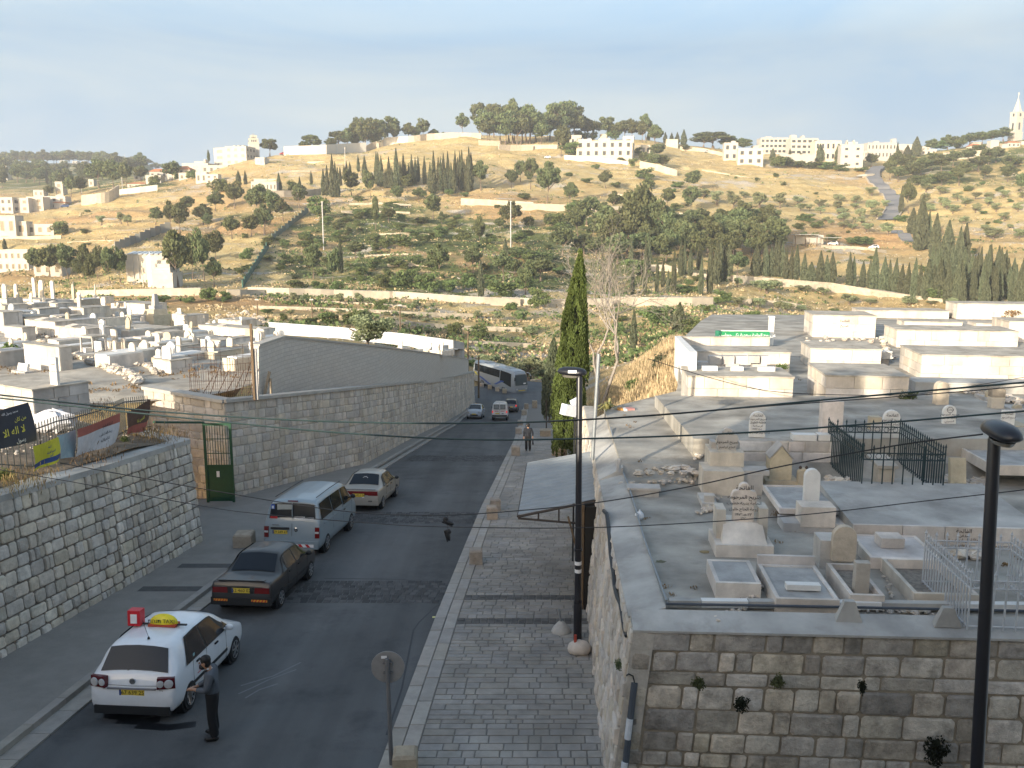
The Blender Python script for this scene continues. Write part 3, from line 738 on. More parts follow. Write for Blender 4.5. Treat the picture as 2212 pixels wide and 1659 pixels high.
def stele(root,w,h,t,top,m,z0=0.0,y0=0.0,x0=0.0,name='slab',tint=.5,lean=0.0):
 """upright grave slab: round, flat, pointed or shouldered top; front faces -Y"""
 hw=w/2
 if top=='round': pts=[(-hw,0),(hw,0),(hw,h-hw)]+[(hw*math.cos(a),h-hw+hw*math.sin(a)) for a in [math.pi*k/10 for k in range(1,10)]]+[(-hw,h-hw)]
 elif top=='point': pts=[(-hw,0),(hw,0),(hw,h*.72),(hw*.6,h*.88),(0,h),(-hw*.6,h*.88),(-hw,h*.72)]
 elif top=='house': pts=[(-hw,0),(hw,0),(hw,h*.62),(0,h),(-hw,h*.62)]
 elif top=='shoulder':
  pts=[(-hw*.84,0),(hw*.84,0),(hw*.84,h*.42),(hw,h*.5),(hw,h*.68),(hw*.86,h*.78),(hw*.45,h*.82)]+[(hw*.42*math.cos(a),h-hw*.42+hw*.42*math.sin(a)) for a in [math.pi*k/8 for k in range(0,9)]]+[(-hw*.45,h*.82),(-hw*.86,h*.78),(-hw,h*.68),(-hw,h*.5),(-hw*.84,h*.42)]
 elif top=='arch': pts=[(-hw,0),(hw,0),(hw,h*.8),(hw*.85,h*.9),(hw*.5,h*.97),(0,h),(-hw*.5,h*.97),(-hw*.85,h*.9),(-hw,h*.8)]
 else: pts=[(-hw,0),(hw,0),(hw,h),(-hw,h)]
 b=MB();b.tint=tint;n=len(pts);c=min(.012,t*.2)
 f0=[(x*.985,-t/2,z if z==0 else z-.006) for x,z in pts];f1=[(x,-t/2+c,z) for x,z in pts];f2=[(x,t/2,z) for x,z in pts]
 vs=f0+f1+f2;fs=[tuple(range(n)),tuple(range(3*n-1,2*n-1,-1))]
 for k in range(2):
  fs+=[(k*n+(i+1)%n,k*n+i,(k+1)*n+i,(k+1)*n+(i+1)%n) for i in range(n)]
 M=Matrix.Translation((x0,y0,z0))@Matrix.Rotation(lean,4,'X')
 b.add(vs,fs,M);return b.build(name,m,root)
# ---- left cemetery
def xr_left(Y): return float(np.interp(Y,[9,14,29.4,29.8,31.3,37.6,38.6,41,44.5,55,74,111,114],[-13.9,-13.4,-11.6,-13.6,-16.4,-16.6,-13.3,-12.4,-11.9,-8.8,-7.3,-6.0,-5.9]))
def dl(x,Y):
 x=np.asarray(x,float);Y=np.asarray(Y,float)
 d=np.interp(Y,[9,14,19.2,29.5,36,50,75,100,114],[5.4,5.65,6.02,6.92,7.0,7.0,6.95,6.5,6.6])
 near=sstep(38,30,Y)*np.clip((np.interp(Y,[9,14,29.5,40],[-13.4,-13.0,-11.0,-12])-x)/9,0,1)
 d=d-near*1.0
 d=d+np.maximum(Y-97,0)*.6*sstep(-30,-38,x)
 return d+np.maximum(Y-50,0)*.123*sstep(-34,-9,x)+np.maximum(Y-70,0)*.15*sstep(-50,-33,x)*sstep(-8,-30,x)-(vnoise(x/2.2,Y/2.2,31)-.5)*.28-(vnoise(x/.7,Y/.7,32)-.5)*.1
def lz(x,Y): return ZC-float(dl(x,Y))
GY=np.arange(12,140,.08)
def lground(u,v):
 d=ray(u,v);ys=GY;hit=np.nonzero(dl(d.x/d.y*ys,ys)<=-d.z/d.y*ys)[0]
 Y=float(ys[hit[0]]) if len(hit) else 140.0
 return Vector((0,0,ZC))+d*(Y/d.y)
b=MB();ys_=np.concatenate([np.arange(9,40,.6),np.arange(40,114.1,1.4)]);nx=70
vs=[];fs=[]
for Y in ys_:
 x1=xr_left(Y)
 for k in range(nx):
  x=x1-((k/(nx-1))**1.6)*(36+Y*.75);vs.append((x,Y,lz(x,Y)))
for i in range(len(ys_)-1):
 for k in range(nx-1): fs.append((i*nx+k+1,i*nx+k,(i+1)*nx+k,(i+1)*nx+k+1))
mi=[1 if ys_[f[0]//nx]<37 else 0 for f in fs]
me=bpy.data.meshes.new('cemetery_ground');me.from_pydata(vs,[],fs);me.polygons.foreach_set('material_index',mi);me.polygons.foreach_set('use_smooth',[True]*len(fs));me.update()
lg=tag(link_mesh('cemetery_ground',me,[cem_ground,bank_m]),kind='structure')
LA=R(-32.7)
used_labels=set()
def left_tomb(n,cx,by,ty,lx,rx,bm=tomb_w,rows=2,cw=.75,label=None,r=5,drop=None,hmin=.3,group='box tombs in the left cemetery'):
 u,v=q(r,cx,by);p=lground(u,v) if drop is None else atD(u,v,drop)
 h=max(hmin,px2m(p,(by-ty)/ZD[r]))
 w=abs(span(p,LA+math.pi,q(r,lx,by)[0]));l=abs(span(p,LA+R(90),q(r,rx,by)[0]))
 w=min(max(w,.5),9);l=min(max(l,.7),7)
 org=p+Vector((math.cos(LA+math.pi),math.sin(LA+math.pi),0))*w
 org.z=p.z-.15
 t=empty('box_tomb',org,LA,label,'tomb',group)
 clad(t,w,l,h+.15,bm,topm,rows,cw,sides=('f','r'),seed=n)
 t['w']=w;t['l']=l;t['h']=h+.15
 return t
LT=[
 (275,1305,1075,-60,715,tomb_g,3,.6,'large grey block tomb nearest the banners, bearing an upright inscribed slab'),
 (480,935,745,200,580,tomb_g,2,.9,'shaded grey box tomb behind the white slab at the left'),
 (40,640,470,-90,190,tomb_g,2,.9,'tall shaded box tomb cut off by the left picture edge'),
 (185,705,590,40,290,tomb_g,2,.9,'lower shaded box tomb next to the sunlit path at left'),
 (695,705,600,430,905,tomb_w,2,.6,'long sunlit box tomb at the end of the path, topped by a sloping plaque'),
 (443,665,545,205,630,tomb_w,2,.7,'middle sunlit box tomb of the three along the path'),
 (205,610,505,35,400,tomb_w,2,.7,'farthest left sunlit box tomb of the three along the path'),
 (665,528,435,550,875,tomb_w,2,.7,'box tomb carrying a tall round-topped slab on its near end'),
 (1145,482,405,870,1320,tomb_w,2,.7,'wide box tomb crossed by the shadow of a round slab'),
 (460,442,400,315,585,tomb_w,1,.7,'low box tomb below the thin round slab on the skyline row'),
 (330,405,372,175,440,tomb_w,1,.8,'low flat tomb at the foot of the wide round slab'),
 (1455,580,500,1350,1650,tomb_w,1,.8,'tomb with a gabled head block beside the stepped monument'),
 (1195,640,605,905,1400,tomb_w,1,.9,'very low wide tomb below the stepped monument'),
 (2045,700,605,1320,2175,tomb_w,2,.65,'widest sunlit block tomb, right behind the rebar cage'),
 (1905,578,535,1720,2088,tomb_w,1,.8,'low tomb with a small square slab near the valley edge'),
 (1740,765,690,1550,1870,tomb_w,2,.7,'box tomb seen through the upper rebar'),
 (1425,822,735,1320,1580,tomb_w,2,.6,'square-ended tomb left of the rebar with a half-round stone on top'),
 (1350,962,850,1210,1520,tomb_g,2,.6,'shaded tomb left of the rebar with an inscribed head slab'),
 (1195,830,752,1165,1320,tomb_t,1,.6,'small tan tomb behind the leaning white slabs'),
 (830,395,350,745,900,tomb_w,1,.6,'small wedge-topped tomb far back by the fig bushes'),
 (30,470,415,-60,220,tomb_w,1,.8,'low sunlit tomb at the left edge under the round slabs'),
]
TOMBS={}
for n,a in enumerate(LT):
 TOMBS[n]=left_tomb(n+40,a[0],a[1],a[2],a[3],a[4],a[5],a[6],a[7],a[8])
def plaque(t,sx,sy,w,l,h0=.03,h1=.16,m=tomb_w):
 b=MB();b.tint=.7
 x,y,z=t['w']*sx,t['l']*sy,t['h']
 b.hexa([(x,y,z),(x+w,y,z),(x+w,y+l,z),(x,y+l,z)],[(x,y,z+h0),(x+w,y,z+h0),(x+w,y+l,z+h1),(x,y+l,z+h1)])
 return b.build('plaque',m,t)
for k in (4,5,6,9,13): plaque(TOMBS[k],.3,.05,.8,.6)
plaque(TOMBS[11],0.02,.02,TOMBS[11]['w']*.96,.6,.18,.3)
stele(TOMBS[0],.45,1.0,.1,'flat',marble,z0=TOMBS[0]['h'],x0=TOMBS[0]['w']-.3,y0=1.0,name='head_slab')
text('الفاتحة',.13,ink,Matrix.Translation((TOMBS[0]['w']-.3,.945,TOMBS[0]['h']+.75))@Matrix.Rotation(R(90),4,'X'),TOMBS[0],ar=True)
text('ضريح المرحوم',.08,ink,Matrix.Translation((TOMBS[0]['w']-.3,.945,TOMBS[0]['h']+.5))@Matrix.Rotation(R(90),4,'X'),TOMBS[0],ar=True)
stele(TOMBS[7],.5,1.15,.14,'round',tomb_w,z0=TOMBS[7]['h'],x0=TOMBS[7]['w']*.6,y0=.2,name='head_slab')
stele(TOMBS[17],.7,.7,.1,'arch',marble,z0=TOMBS[17]['h'],x0=TOMBS[17]['w']*.5,y0=.35,name='head_slab')
for i,s_ in enumerate(('الفاتحة','المرحومة','ام محمد')): text(s_,.14,ink,Matrix.Translation((TOMBS[17]['w']*.5,.295,TOMBS[17]['h']+.5-.17*i))@Matrix.Rotation(R(90),4,'X'),TOMBS[17],ar=True)
stele(TOMBS[14],.55,.55,.1,'flat',marble,z0=TOMBS[14]['h'],x0=TOMBS[14]['w']*.9,y0=.35,name='head_slab')
stele(TOMBS[16],.4,.55,.12,'round',tomb_w,z0=TOMBS[16]['h'],x0=TOMBS[16]['w']*.6,y0=.3,name='head_slab')
def gravestone(r,x,by,ty,w,top,m,label,lean=0.0,rot=LA,base=True,drop=None,t=.14):
 u,v=q(r,x,by);p=lground(u,v) if drop is None else atD(u,v,drop)
 h=px2m(p,(by-ty)/ZD[r]);ww=px2m(p,w/ZD[r])
 g=empty('gravestone',p,rot,label,'gravestone')
 stele(g,ww,h+.1,t,top,m,z0=-.1,lean=lean)
 if base: MB().box((0,0,.0),(ww*1.5,t*3,.24)).build('plinth',tomb_g,g)
 return g
for a in ((40,385,245,62,'round',tomb_w,'broad white round-topped slab at the far left of the back row'),(128,402,245,44,'round',tomb_w,'narrow round-topped slab just right of the leftmost broad one'),
  (275,345,195,42,'round',tomb_g,'grey round slab half hidden behind the tallest white slab'),(325,368,215,60,'round',tomb_w,'tallest white round-topped slab of the back row'),
  (420,378,220,46,'round',tomb_w,'white round slab right of the tallest one in the back row'),(580,372,238,34,'point',tomb_t,'dark pointed slab standing apart in the back row'),
  (750,345,242,18,'point',tomb_t,'thin pointed stone post by the back fence'),(980,795,670,52,'round',tomb_w,'round white slab in the middle of the broken graves'),
  (1105,825,705,70,'round',tomb_w,'wide leaning white slab in front of the tan tomb'),(1150,828,712,36,'round',tomb_t,'narrow tan round slab against the leaning white slab'),
  (1520,718,635,46,'round',tomb_w,'white round slab behind the rebar on its left'),(1612,832,680,56,'flat',tomb_g,'grey square slab tilted inside the rebar'),
  (1725,765,702,34,'round',tomb_w,'small white slab behind the rebar'),(1655,608,556,98,'flat',marble,'bright square plaque standing on the widest tomb'),
  (1090,738,664,102,'flat',tomb_w,'wide blank white slab above the broken graves'),(1415,475,436,46,'flat',tomb_w,'little square white slab before the bare trellis'),
  (175,948,872,135,'flat',marble,'blank white slab lying back on soil by the grey tomb'),(1300,735,672,76,'arch',tomb_w,'arched white slab beside the half-round stone')):
 gravestone(5,a[0],a[1],a[2],a[3],a[4],a[5],a[6],lean=R(-14) if 'lean' in a[6] or 'back' in a[6] and 'lying' in a[6] else R(random.uniform(-4,4)))
p=lground(*q(5,1235,575));mo=empty('stepped_monument',p,LA,'stepped stone monument with an obelisk on three tiers','monument')
k=px2m(p,1/3.648);b=MB();b.tint=.8;b.box((0,0,45*k),(165*k,165*k,90*k)).build('lower_tier',tomb_t,mo);b=MB();b.tint=.5;b.box((0,0,110*k),(135*k,135*k,40*k),taper=.8).build('middle_tier',tomb_t,mo)
b=MB();b.tint=.3;b.box((0,0,145*k),(72*k,72*k,30*k)).build('upper_tier',tomb_g,mo);b=MB();b.tint=.2;b.box((0,0,205*k),(44*k,44*k,90*k),taper=.6).build('obelisk',tomb_g,mo)
p=lground(*q(5,745,810));ki=empty('grave_canopy',p,LA,'small flat-roofed shelter on four posts over a grave','shelter');k=px2m(p,1/3.648)
for sx in (-1,1):
 for sy in (-1,1): MB().box((sx*78*k,sy*55*k,72*k),(12*k,12*k,150*k)).build('post',tomb_w,ki)
MB().box((0,0,154*k),(185*k,140*k,14*k)).build('roof',topm,ki);MB().box((0,30*k,55*k),(120*k,12*k,110*k)).build('back_panel',marble,ki)
MB().box((-70*k,-20*k,30*k),(70*k,60*k,60*k)).build('bench',marble,ki)
def rock(b,c,s,rng,flat=.7):
 vs=[];n=6
 for i,(ph,rr) in enumerate(((0.15,.55),(.5,1.0),(.85,.62))):
  for k in range(n):
   a=2*math.pi*(k+.5*i)/n;j=rng.uniform(.72,1.2)
   vs.append((c[0]+s*rr*math.cos(a)*j,c[1]+s*rr*math.sin(a)*j,c[2]+s*flat*(ph*2-.55)*rng.uniform(.9,1.1)))
 vs.append((c[0],c[1],c[2]+s*flat*1.3*rng.uniform(.8,1)))
 fs=[]
 for i in range(2):
  for k in range(n): fs.append((i*n+k,i*n+(k+1)%n,(i+1)*n+(k+1)%n,(i+1)*n+k))
 fs+=[(2*n+k,2*n+(k+1)%n,3*n) for k in range(n)]
 b.add(vs,fs)
rng=random.Random(71);b=MB()
def rubble(b,r,poly,n,s0,s1,gz=lground):
 for _ in range(n):
  f=rng.random();i=rng.randrange(len(poly)-1);x=poly[i][0]*(1-f)+poly[i+1][0]*f+rng.gauss(0,18);y=poly[i][1]*(1-f)+poly[i+1][1]*f+rng.gauss(0,14)
  p=gz(*q(r,x,y));b.tint=rng.random();rock(b,p+Vector((0,0,.05)),rng.uniform(s0,s1),rng)
rubble(b,5,[(600,820),(800,880),(950,950),(1120,1030)],150,.1,.3)
rubble(b,5,[(900,790),(1150,880),(1230,960)],60,.08,.22)
rubble(b,5,[(480,470),(900,540),(1000,500)],40,.1,.25)
rubble(b,5,[(1700,500),(1950,480),(2100,560)],40,.15,.35)
for x in range(100,2000,190): rubble(b,5,[(x,470),(x+60,620),(x+40,800)],26,.07,.24)
o=b.build('rubble',rough_l);tag(o,kind='stuff')
b=MB();rng=random.Random(72)
for _ in range(420):
 x=rng.uniform(0,1590);y=1430-x*.16+rng.uniform(-120,190);p=lground(*q(5,x,y))
 if p.y>31: continue
 b.tint=rng.random();rock(b,p+Vector((0,0,.01)),rng.uniform(.015,.06),rng)
tag(b.build('loose_stones',rough_l),kind='stuff')
def poly_wall(name,label,pts,th,m,cap=None,cat='wall',kind=None,group=None,rough=None,piers=None):
 """pts: (foot, top) pairs; one body following them, with a coping"""
 root=empty(name,pts[0][0],0,label,cat,group);o=Vector(root.location);b=MB();c=MB()
 for (a,a2),(d,d2) in zip(pts[:-1],pts[1:]):
  dr=Vector((d.x-a.x,d.y-a.y,0)).normalized();n=Vector((-dr.y,dr.x,0))*th
  if n.y<0: n=-n
  b.hexa([a-o,d-o,d+n-o,a+n-o],[a2-o,d2-o,d2+n-o,a2+n-o])
  if cap:
   dz=Vector((0,0,.12));e=n.normalized()*.06
   c.hexa([a2-e-o,d2-e-o,d2+n+e-o,a2+n+e-o],[a2-e-o+dz,d2-e-o+dz,d2+n+e-o+dz,a2+n+e-o+dz])
 b.build('wall_body',m,root)
 if cap: c.build('coping',cap,root)
 return root
pts=[]
for u,vt,vb,Y in ((580,696,716,106),(735,707,725,107),(885,722,742,109),(979,735,772,111)): pts.append((atY(u,vb+6,Y),atY(u,vt,Y)))
poly_wall('white_wall','low whitewashed wall closing the far end of the left cemetery',pts,.3,whitewash,None)
poly_wall('end_wall','grey end of the whitewashed wall turning down above the bus',[(atY(979,785,111),atY(979,735,111)),(atY(1003,795,114),atY(1003,740,114))],.3,tomb_g,None)
rng=random.Random(81);i=0
for (x0,x1,y0,y1,n) in ((200,500,600,690,9),(560,740,620,690,6),(1080,1550,690,800,18)):
 for (gx,gy) in sorted((rng.uniform(x0,x1),rng.uniform(y0,y1)) for _ in range(n)):
  u,v=q(6,gx,gy);p=lground(u,v)
  if p.y>108: continue
  t=empty('small_grave',p,LA+rng.uniform(-.2,.2),ordinal(i+1)+' small pale grave from the left among broken slabs behind the block wall','grave','small graves behind the block wall')
  w,l,h=rng.uniform(.7,1.1),rng.uniform(1.2,2.0),rng.uniform(.25,.6)
  b=MB();b.tint=rng.random();b.box((0,0,h/2-.1),(w,l,h+.2)).build('base',tomb_w,t)
  stele(t,w*.6,rng.uniform(.4,.8),.1,rng.choice(['round','flat','flat']),rng.choice([marble,tomb_w]),z0=h,y0=-l*.35,lean=rng.uniform(-.3,.1));i+=1
cand=[];rng=random.Random(83);C0=[Vector(t.location)+Vector((math.cos(LA),math.sin(LA),0))*t['w']/2+Vector((-math.sin(LA),math.cos(LA),0))*t['l']/2 for t in TOMBS.values()]
for _ in range(900):
 p=lground(*q(5,rng.uniform(-20,2150),rng.uniform(395,930)))
 if not 38<p.y<100 or p.x>xr_left(p.y)-3: continue
 if any((p-c).length<1.7+t['w']*.45 for c,t in zip(C0,TOMBS.values())) or any((p-c).length<2.2 for c in cand): continue
 cand.append(p)
 if len(cand)>62: break
for i,p in enumerate(sorted(cand,key=lambda p: p.x/p.y)):
 t=empty('low_grave',p,LA+rng.uniform(-.12,.12),ordinal(i+1)+' low pale grave from the left among the larger left tombs','grave','low graves among the larger left tombs');w,l,h=rng.uniform(.8,1.5),rng.uniform(1.6,2.6),rng.uniform(.2,.75);m_=rng.choice([tomb_w,tomb_w,tomb_t,tomb_g])
 b=MB();b.tint=rng.random();b.box((0,0,h/2-.1),(w,l,h+.2)).build('base',m_,t);b=MB();b.tint=rng.random();b.box((0,0,h+.03),(w*rng.choice([1.08,.8]),l*rng.choice([1.05,.8]),.08)).build('cover',rng.choice([topm,tomb_w,marble]),t)
 if rng.random()<.7: stele(t,w*rng.uniform(.4,.6),rng.uniform(.5,1.1),.11,rng.choice(['round','flat','round','point','arch']),rng.choice([marble,tomb_w,tomb_t]),z0=h,y0=-l*.38,lean=rng.uniform(-.2,.12),name='head_slab')
 if rng.random()<.4: stele(t,w*.4,rng.uniform(.4,.8),.11,'round',tomb_w,z0=h,y0=l*.4,name='foot_slab')
p=lground(*q(6,487,640));br_=empty('red_barrel',p,0,'rusty red barrel among the small graves','barrel');MB().lathe([(.28,0),(.3,.05),(.29,.5),(.3,.52),(.29,.95),(.27,1.0)],14).build('drum',mat('rust_red',(.32,.05,.03),rough=.7,var=.3),br_)
# ---- right cemetery
tr_conc=mat('terrace_concrete',(.36,.335,.29),rough=.92,var=.2,scale=.7,bump=.35,bscale=8,stain=((.21,.185,.15),.55,.9))
streaks(tr_conc,.8,1.1,.6,1.2);streaks(cem_ground,.5,.6,.62,1.2)
def rd(Y): return float(np.interp(Y,[13,22.4,22.9,29,36,46,62,70],[6.3,6.3,5.95,5.85,5.72,5.6,5.5,6.0]))
def rground(u,v,drop=None):
 if drop is not None: return atD(u,v,drop)
 d=ray(u,v);Y=12.0
 while Y<90:
  p=Vector((0,0,ZC))+d*(Y/d.y)
  if p.z<=ZC-rd(Y): break
  Y+=.04
 return p
b=MB();vs=[];fs=[]
ys_=[13.75,15,16,17,18,19,20,21,22,22.45,22.85,23.5,25,27,29.6,33,36,40,46,52,58,66]
for Y in ys_:
 x0=side(Y).x+.5 if Y<29.7 else float(np.interp(Y,[29.7,36,46,66],[5.4,7.0,8.6,15]))
 for k in range(13):
  x=x0+(34+Y-x0)*k/12;vs.append((x,Y,ZC-rd(Y)+(.0 if Y<23 else float((vnoise(x/2.,Y/2.,41)-.5)*.08))))
for i in range(len(ys_)-1):
 for k in range(12): fs.append((i*13+k,i*13+k+1,(i+1)*13+k+1,(i+1)*13+k))
n0=len(vs)
for i in range(len(ys_)-1): pass
for i in range(len(ys_)): vs.append((vs[i*13][0]-.02,vs[i*13][1],vs[i*13][2]-2.5))
for i in range(len(ys_)-1): fs.append((i*13,(i+1)*13,n0+i+1,n0+i))
b.add(vs,fs);tag(b.build('terrace_ground',tr_conc,smooth=False),kind='structure')
b=MB()
for a,c in zip([14.04,16,19,22.5,26],[16,19,22.5,26,29.8]):
 A,B=side(a),side(c);e=Vector((.55,0,0));dz=Vector((0,0,.07))
 A0,B0=A-Vector((.08,0,0)),B-Vector((.08,0,0))
 lift=Vector((0,0,.12 if a<22 else .3))
 b.hexa([A0-dz,B0-dz,B+e-dz,A+e-dz],[A0-Vector((0,0,.04)),B0-Vector((0,0,.04)),B+e+lift,A+e+lift])
o=b.build('coping',concrete,sidew);o.location=-Vector(sidew.location)
b=MB();A=side(13.62)+Vector((-.06,-.13,0));B=Vector((11.6,12.98,ZC-TD));dz=Vector((0,0,.07));e=Vector((.02,.5,0));lf=Vector((0,0,.12))
b.hexa([A-dz,B-dz,B+e-dz,A+e-dz],[A-Vector((0,0,.03)),B-Vector((0,0,.03)),B+e+lf,A+e+lf])
o=b.build('coping',concrete,frontw);o.location=-Vector(frontw.location)
RA=R(-4.5)
def rbox(uL,vb,uR,vt,l,label,bm=tomb_w,tm=topm,rows=2,cw=.75,rot=RA,drop=None,cat='tomb',name='box_tomb',group='box tombs in the right cemetery',sides=('f','l'),seed=None,dz=.1,cover=.06):
 p=rground(uL,vb,drop);w=abs(span(p,rot,uR));h=max(.12,px2m(p,vb-vt))
 t=empty(name,p-Vector((0,0,dz)),rot,label,cat,group)
 clad(t,w,l,h+dz,bm,tm,rows,cw,sides=sides,seed=seed or int(uL*7+vb),cover=cover)
 t['w']=w;t['l']=l;t['h']=h+dz
 return t
Q=lambda r,x: q(r,x,0)[0]
Qv=lambda r,y: q(r,0,y)[1]
def rb(r,x0,by,x1,ty,l,label,**k): return rbox(Q(r,x0),Qv(r,by),Q(r,x1),Qv(r,ty),l,label,**k)
B1=rb(8,640,1225,1290,960,3.0,'sunlit box tomb with three block courses, lowest of the right-hand group',rows=3,cw=.85,rot=R(-7))
B2=rb(8,1395,1000,2420,800,3.2,'big box tomb at right bearing a smooth square plaque',rows=3,cw=.8,rot=R(-9))
B3=rb(8,525,915,1080,750,2.6,'box tomb left of the stacked white slabs',rows=2,cw=.75,rot=R(-9))
B4=rb(8,1205,745,2160,605,2.6,'long box tomb right behind the plaque tomb',rows=2,cw=.75,rot=R(-9))
B5=rb(8,545,665,1038,490,3.0,'tall back tomb with a small inscription near its top',rows=3,cw=1.0,rot=R(-9))
B6=rb(8,915,503,1620,452,2.5,'low wide tomb farthest back in the right cemetery',rows=1,cw=.9,rot=R(-9))
B7=rb(8,1270,582,1725,540,1.8,'low white tomb edged with yellow stones',rows=1,cw=1.1,rot=R(-9))
B8=rb(8,1680,512,2420,400,2.5,'highest back tomb behind the two dry bushes',rows=2,cw=1.0,rot=R(-9))
B10=rb(8,2085,705,2420,540,2.5,'tomb cut off by the right picture edge above the plaque tomb',rows=2,cw=.9,rot=R(-9))
B9=rb(8,1835,583,2080,555,1.6,'small low tomb between the dry bushes',rows=1,cw=.9,rot=R(-9))
C1=rbox(1484.8,880,1711,810,2.2,'front tomb of the row beside the whitewashed wall',rows=3,cw=.75,rot=R(-5))
C2=rbox(1494.5,808,1705,758,2.0,'second tomb of the row, half hidden by stacked grey blocks',rows=2,cw=.9,rot=R(-5),drop=5.75)
stele(B2,.95,.72,.03,'flat',marble,z0=B2['h']-.85,x0=B2['w']*.42,y0=-.02,name='plaque')
text('الفاتحة',.2,ink,Matrix.Translation((B5['w']*.5,-.035,B5['h']-.32))@Matrix.Rotation(R(90),4,'X'),B5,ar=True)
text('ضريح',.2,ink,Matrix.Translation((B5['w']*.5,-.035,B5['h']-.58))@Matrix.Rotation(R(90),4,'X'),B5,ar=True)
pts=[(rground(1487,868)-Vector((0,0,.5)),atY(1490,756,rground(1487,868).y)),(atY(1455,905,36),atY(1457,728,44))]
w0=rground(1486,866);A0=Vector((w0.x,w0.y,w0.z-.6));A1=Vector((w0.x,w0.y,ZC-4.05));
E0=atY(1456,800,44.5);ET=atY(1458,726,44.5)
b=MB();ww=empty('whitewashed_wall',A0,0,'blinding white end wall beside the row of tombs','wall');th=Vector((.28,.05,0))
E00=Vector((E0.x,E0.y,ZC-8.5))
b.hexa([A0-A0-Vector((0,0,1.2)),th-Vector((0,0,1.2)),E00+th-A0,E00-A0],[A1-A0,A1+th-A0,Vector((E0.x,E0.y,ET.z))+th-A0,Vector((E0.x,E0.y,ET.z))-A0]);b.build('wall_body',whitewash,ww)
lowb=rbox(1459,752,1662,727,.3,'low stone kerb wall closing the back of the row',name='kerb_wall',cat='wall',rows=1,cw=.9,rot=R(-2),drop=5.6,group=None)
sg=empty('green_sign',atY(1610,731,45.3),R(-3),'green sign board with white Arabic lettering on the back wall','sign')
k=px2m(sg.location,1);MB().box((0,0,8*k),(102*k,.08,16*k)).build('board',mat('sign_green',(.02,.22,.09),rough=.5),sg)
MB().box((-56*k,.12,8*k),(10*k,.3,16*k),rz=.5).build('side_board',mat('sign_green2',(.03,.16,.10),rough=.5),sg)
MB().box((0,-.01,16.6*k),(104*k,.12,1.4*k)).build('top_rim',whitewash,sg)
text('عن روح الحاجة سعدية زكي جويلس',9.6*k,mat('white_letter_paint',(.8,.8,.78)),Matrix.Translation((4*k,-.045,7.5*k))@Matrix.Rotation(R(90),4,'X'),sg,ar=True,space=.92)
pp=rground(1664,745,5.6);pl=empty('stone_pillar',pp,0,'slim white gate pillar right of the green sign','pillar');MB().box((0,0,.7),(.2,.35,1.5)).box((0,0,1.48),(.24,.4,.06)).build('shaft',whitewash,pl)
def zb(bk): return bk['h']
rng=random.Random(91)
for i,(x0,x1,y0,y1) in enumerate(((1605,1705,815,880),(1705,1805,815,880),(1808,1915,815,882),(1915,2005,815,870),(2010,2085,815,880),(1515,1605,862,918),(1735,1840,880,930),(1945,2060,878,930))):
 p=atY(*q(7,x0,y1),33.2+.1*(i %3));k=px2m(p,1/3.648)
 o=empty('grey_block',p,R(-5),['first','second','third','fourth','fifth'][i]+' grey block from the left in the upper stack row' if i<5 else ['leftmost','middle','rightmost'][i-5]+' grey block in the lower stack row','block','grey blocks stacked behind the front tomb')
 b=MB();b.tint=rng.random();b.box(((x1-x0)*k/2,.2,(y1-y0)*k/2),((x1-x0)*k-.02,.4,(y1-y0)*k)).build('block_body',tomb_g,o)
MB().box((0,0,.25),(.1,.1,.1))
st=empty('block_stand',atY(*q(7,1500,935),33.2),R(-5),'rough masonry ledge carrying the stacked grey blocks','ledge');k=px2m(st.location,1/3.648);MB().box((310*k,.35,-.2),(640*k,.8,.5)).build('ledge_body',tomb_g,st)
for i,(x0,x1) in enumerate(((1605,1730),(1840,1940),(2060,2195))):
 p=Vector(C1.location);f=(Q(7,(x0+x1)/2)-1484.8)/226.
 o=empty('white_block',p+Vector((math.cos(R(-5))*C1['w']*f,math.sin(R(-5))*C1['w']*f+1.3,C1['h'])),R(-5),['left','middle','right'][i]+' white marble block of three lying on the front tomb','block','white blocks on the front tomb')
 b=MB();b.tint=.9;b.box((0,0,.075),((x1-x0)/226/3.648*C1['w'],.25,.15)).build('block_body',marble,o)
for i,(x,y,w) in enumerate(((950,860,140),(985,840,130),(1130,800,90),(1100,870,60))):
 p=atY(*q(8,x,y),40-i*.4);k=px2m(p,1/3.648);o=empty('marble_slabs',p,R(-9+i*6),['lowest','upper','far','leaning single'][i]+' pile of thin white slabs between the tombs','slabs','thin white slabs between the tombs')
 for j in range(4 if i<3 else 1):
  b=MB();b.tint=rng.random();b.box((rng.uniform(-.04,.04),.2,.03+j*.09-.2),(w*k,.5,.06),rz=rng.uniform(-.06,.06)).build('slab',marble,o)
 MB().box((0,.25,-.5),(w*k*.7,.3,.6)).build('support',tomb_g,o)
rng=random.Random(95);
for i,(x,y,s) in enumerate(sorted(((650,1600,.14),(700,1640,.16),(760,1600,.2),(830,1610,.22),(880,1590,.16),(940,1600,.2),(1000,1630,.2),(1050,1650,.18),(800,1650,.15),(920,1650,.17),(590,1650,.2),(480,1655,.22)))):
 p=atD(*q(10,x,y),6.15);b=MB();b.tint=rng.random();rock(b,(0,0,.05),s*.8,rng,.6)
 o=b.build('rough_stone',rough_l);o.location=p;o.rotation_euler=(0,0,rng.random()*6);tag(o,ordinal(i+1)+' rough pale stone from the left edging the concrete apron step','stone','rough stones edging the apron')
b=MB();rb_rng=rng
kb=rb(12,380,190,685,100,.35,'low rounded concrete kerb at the near end of the stone edging',name='concrete_kerb',cat='kerb',bm=tomb_g,tm=tomb_g,rows=1,cw=.8,group=None,drop=6.3)
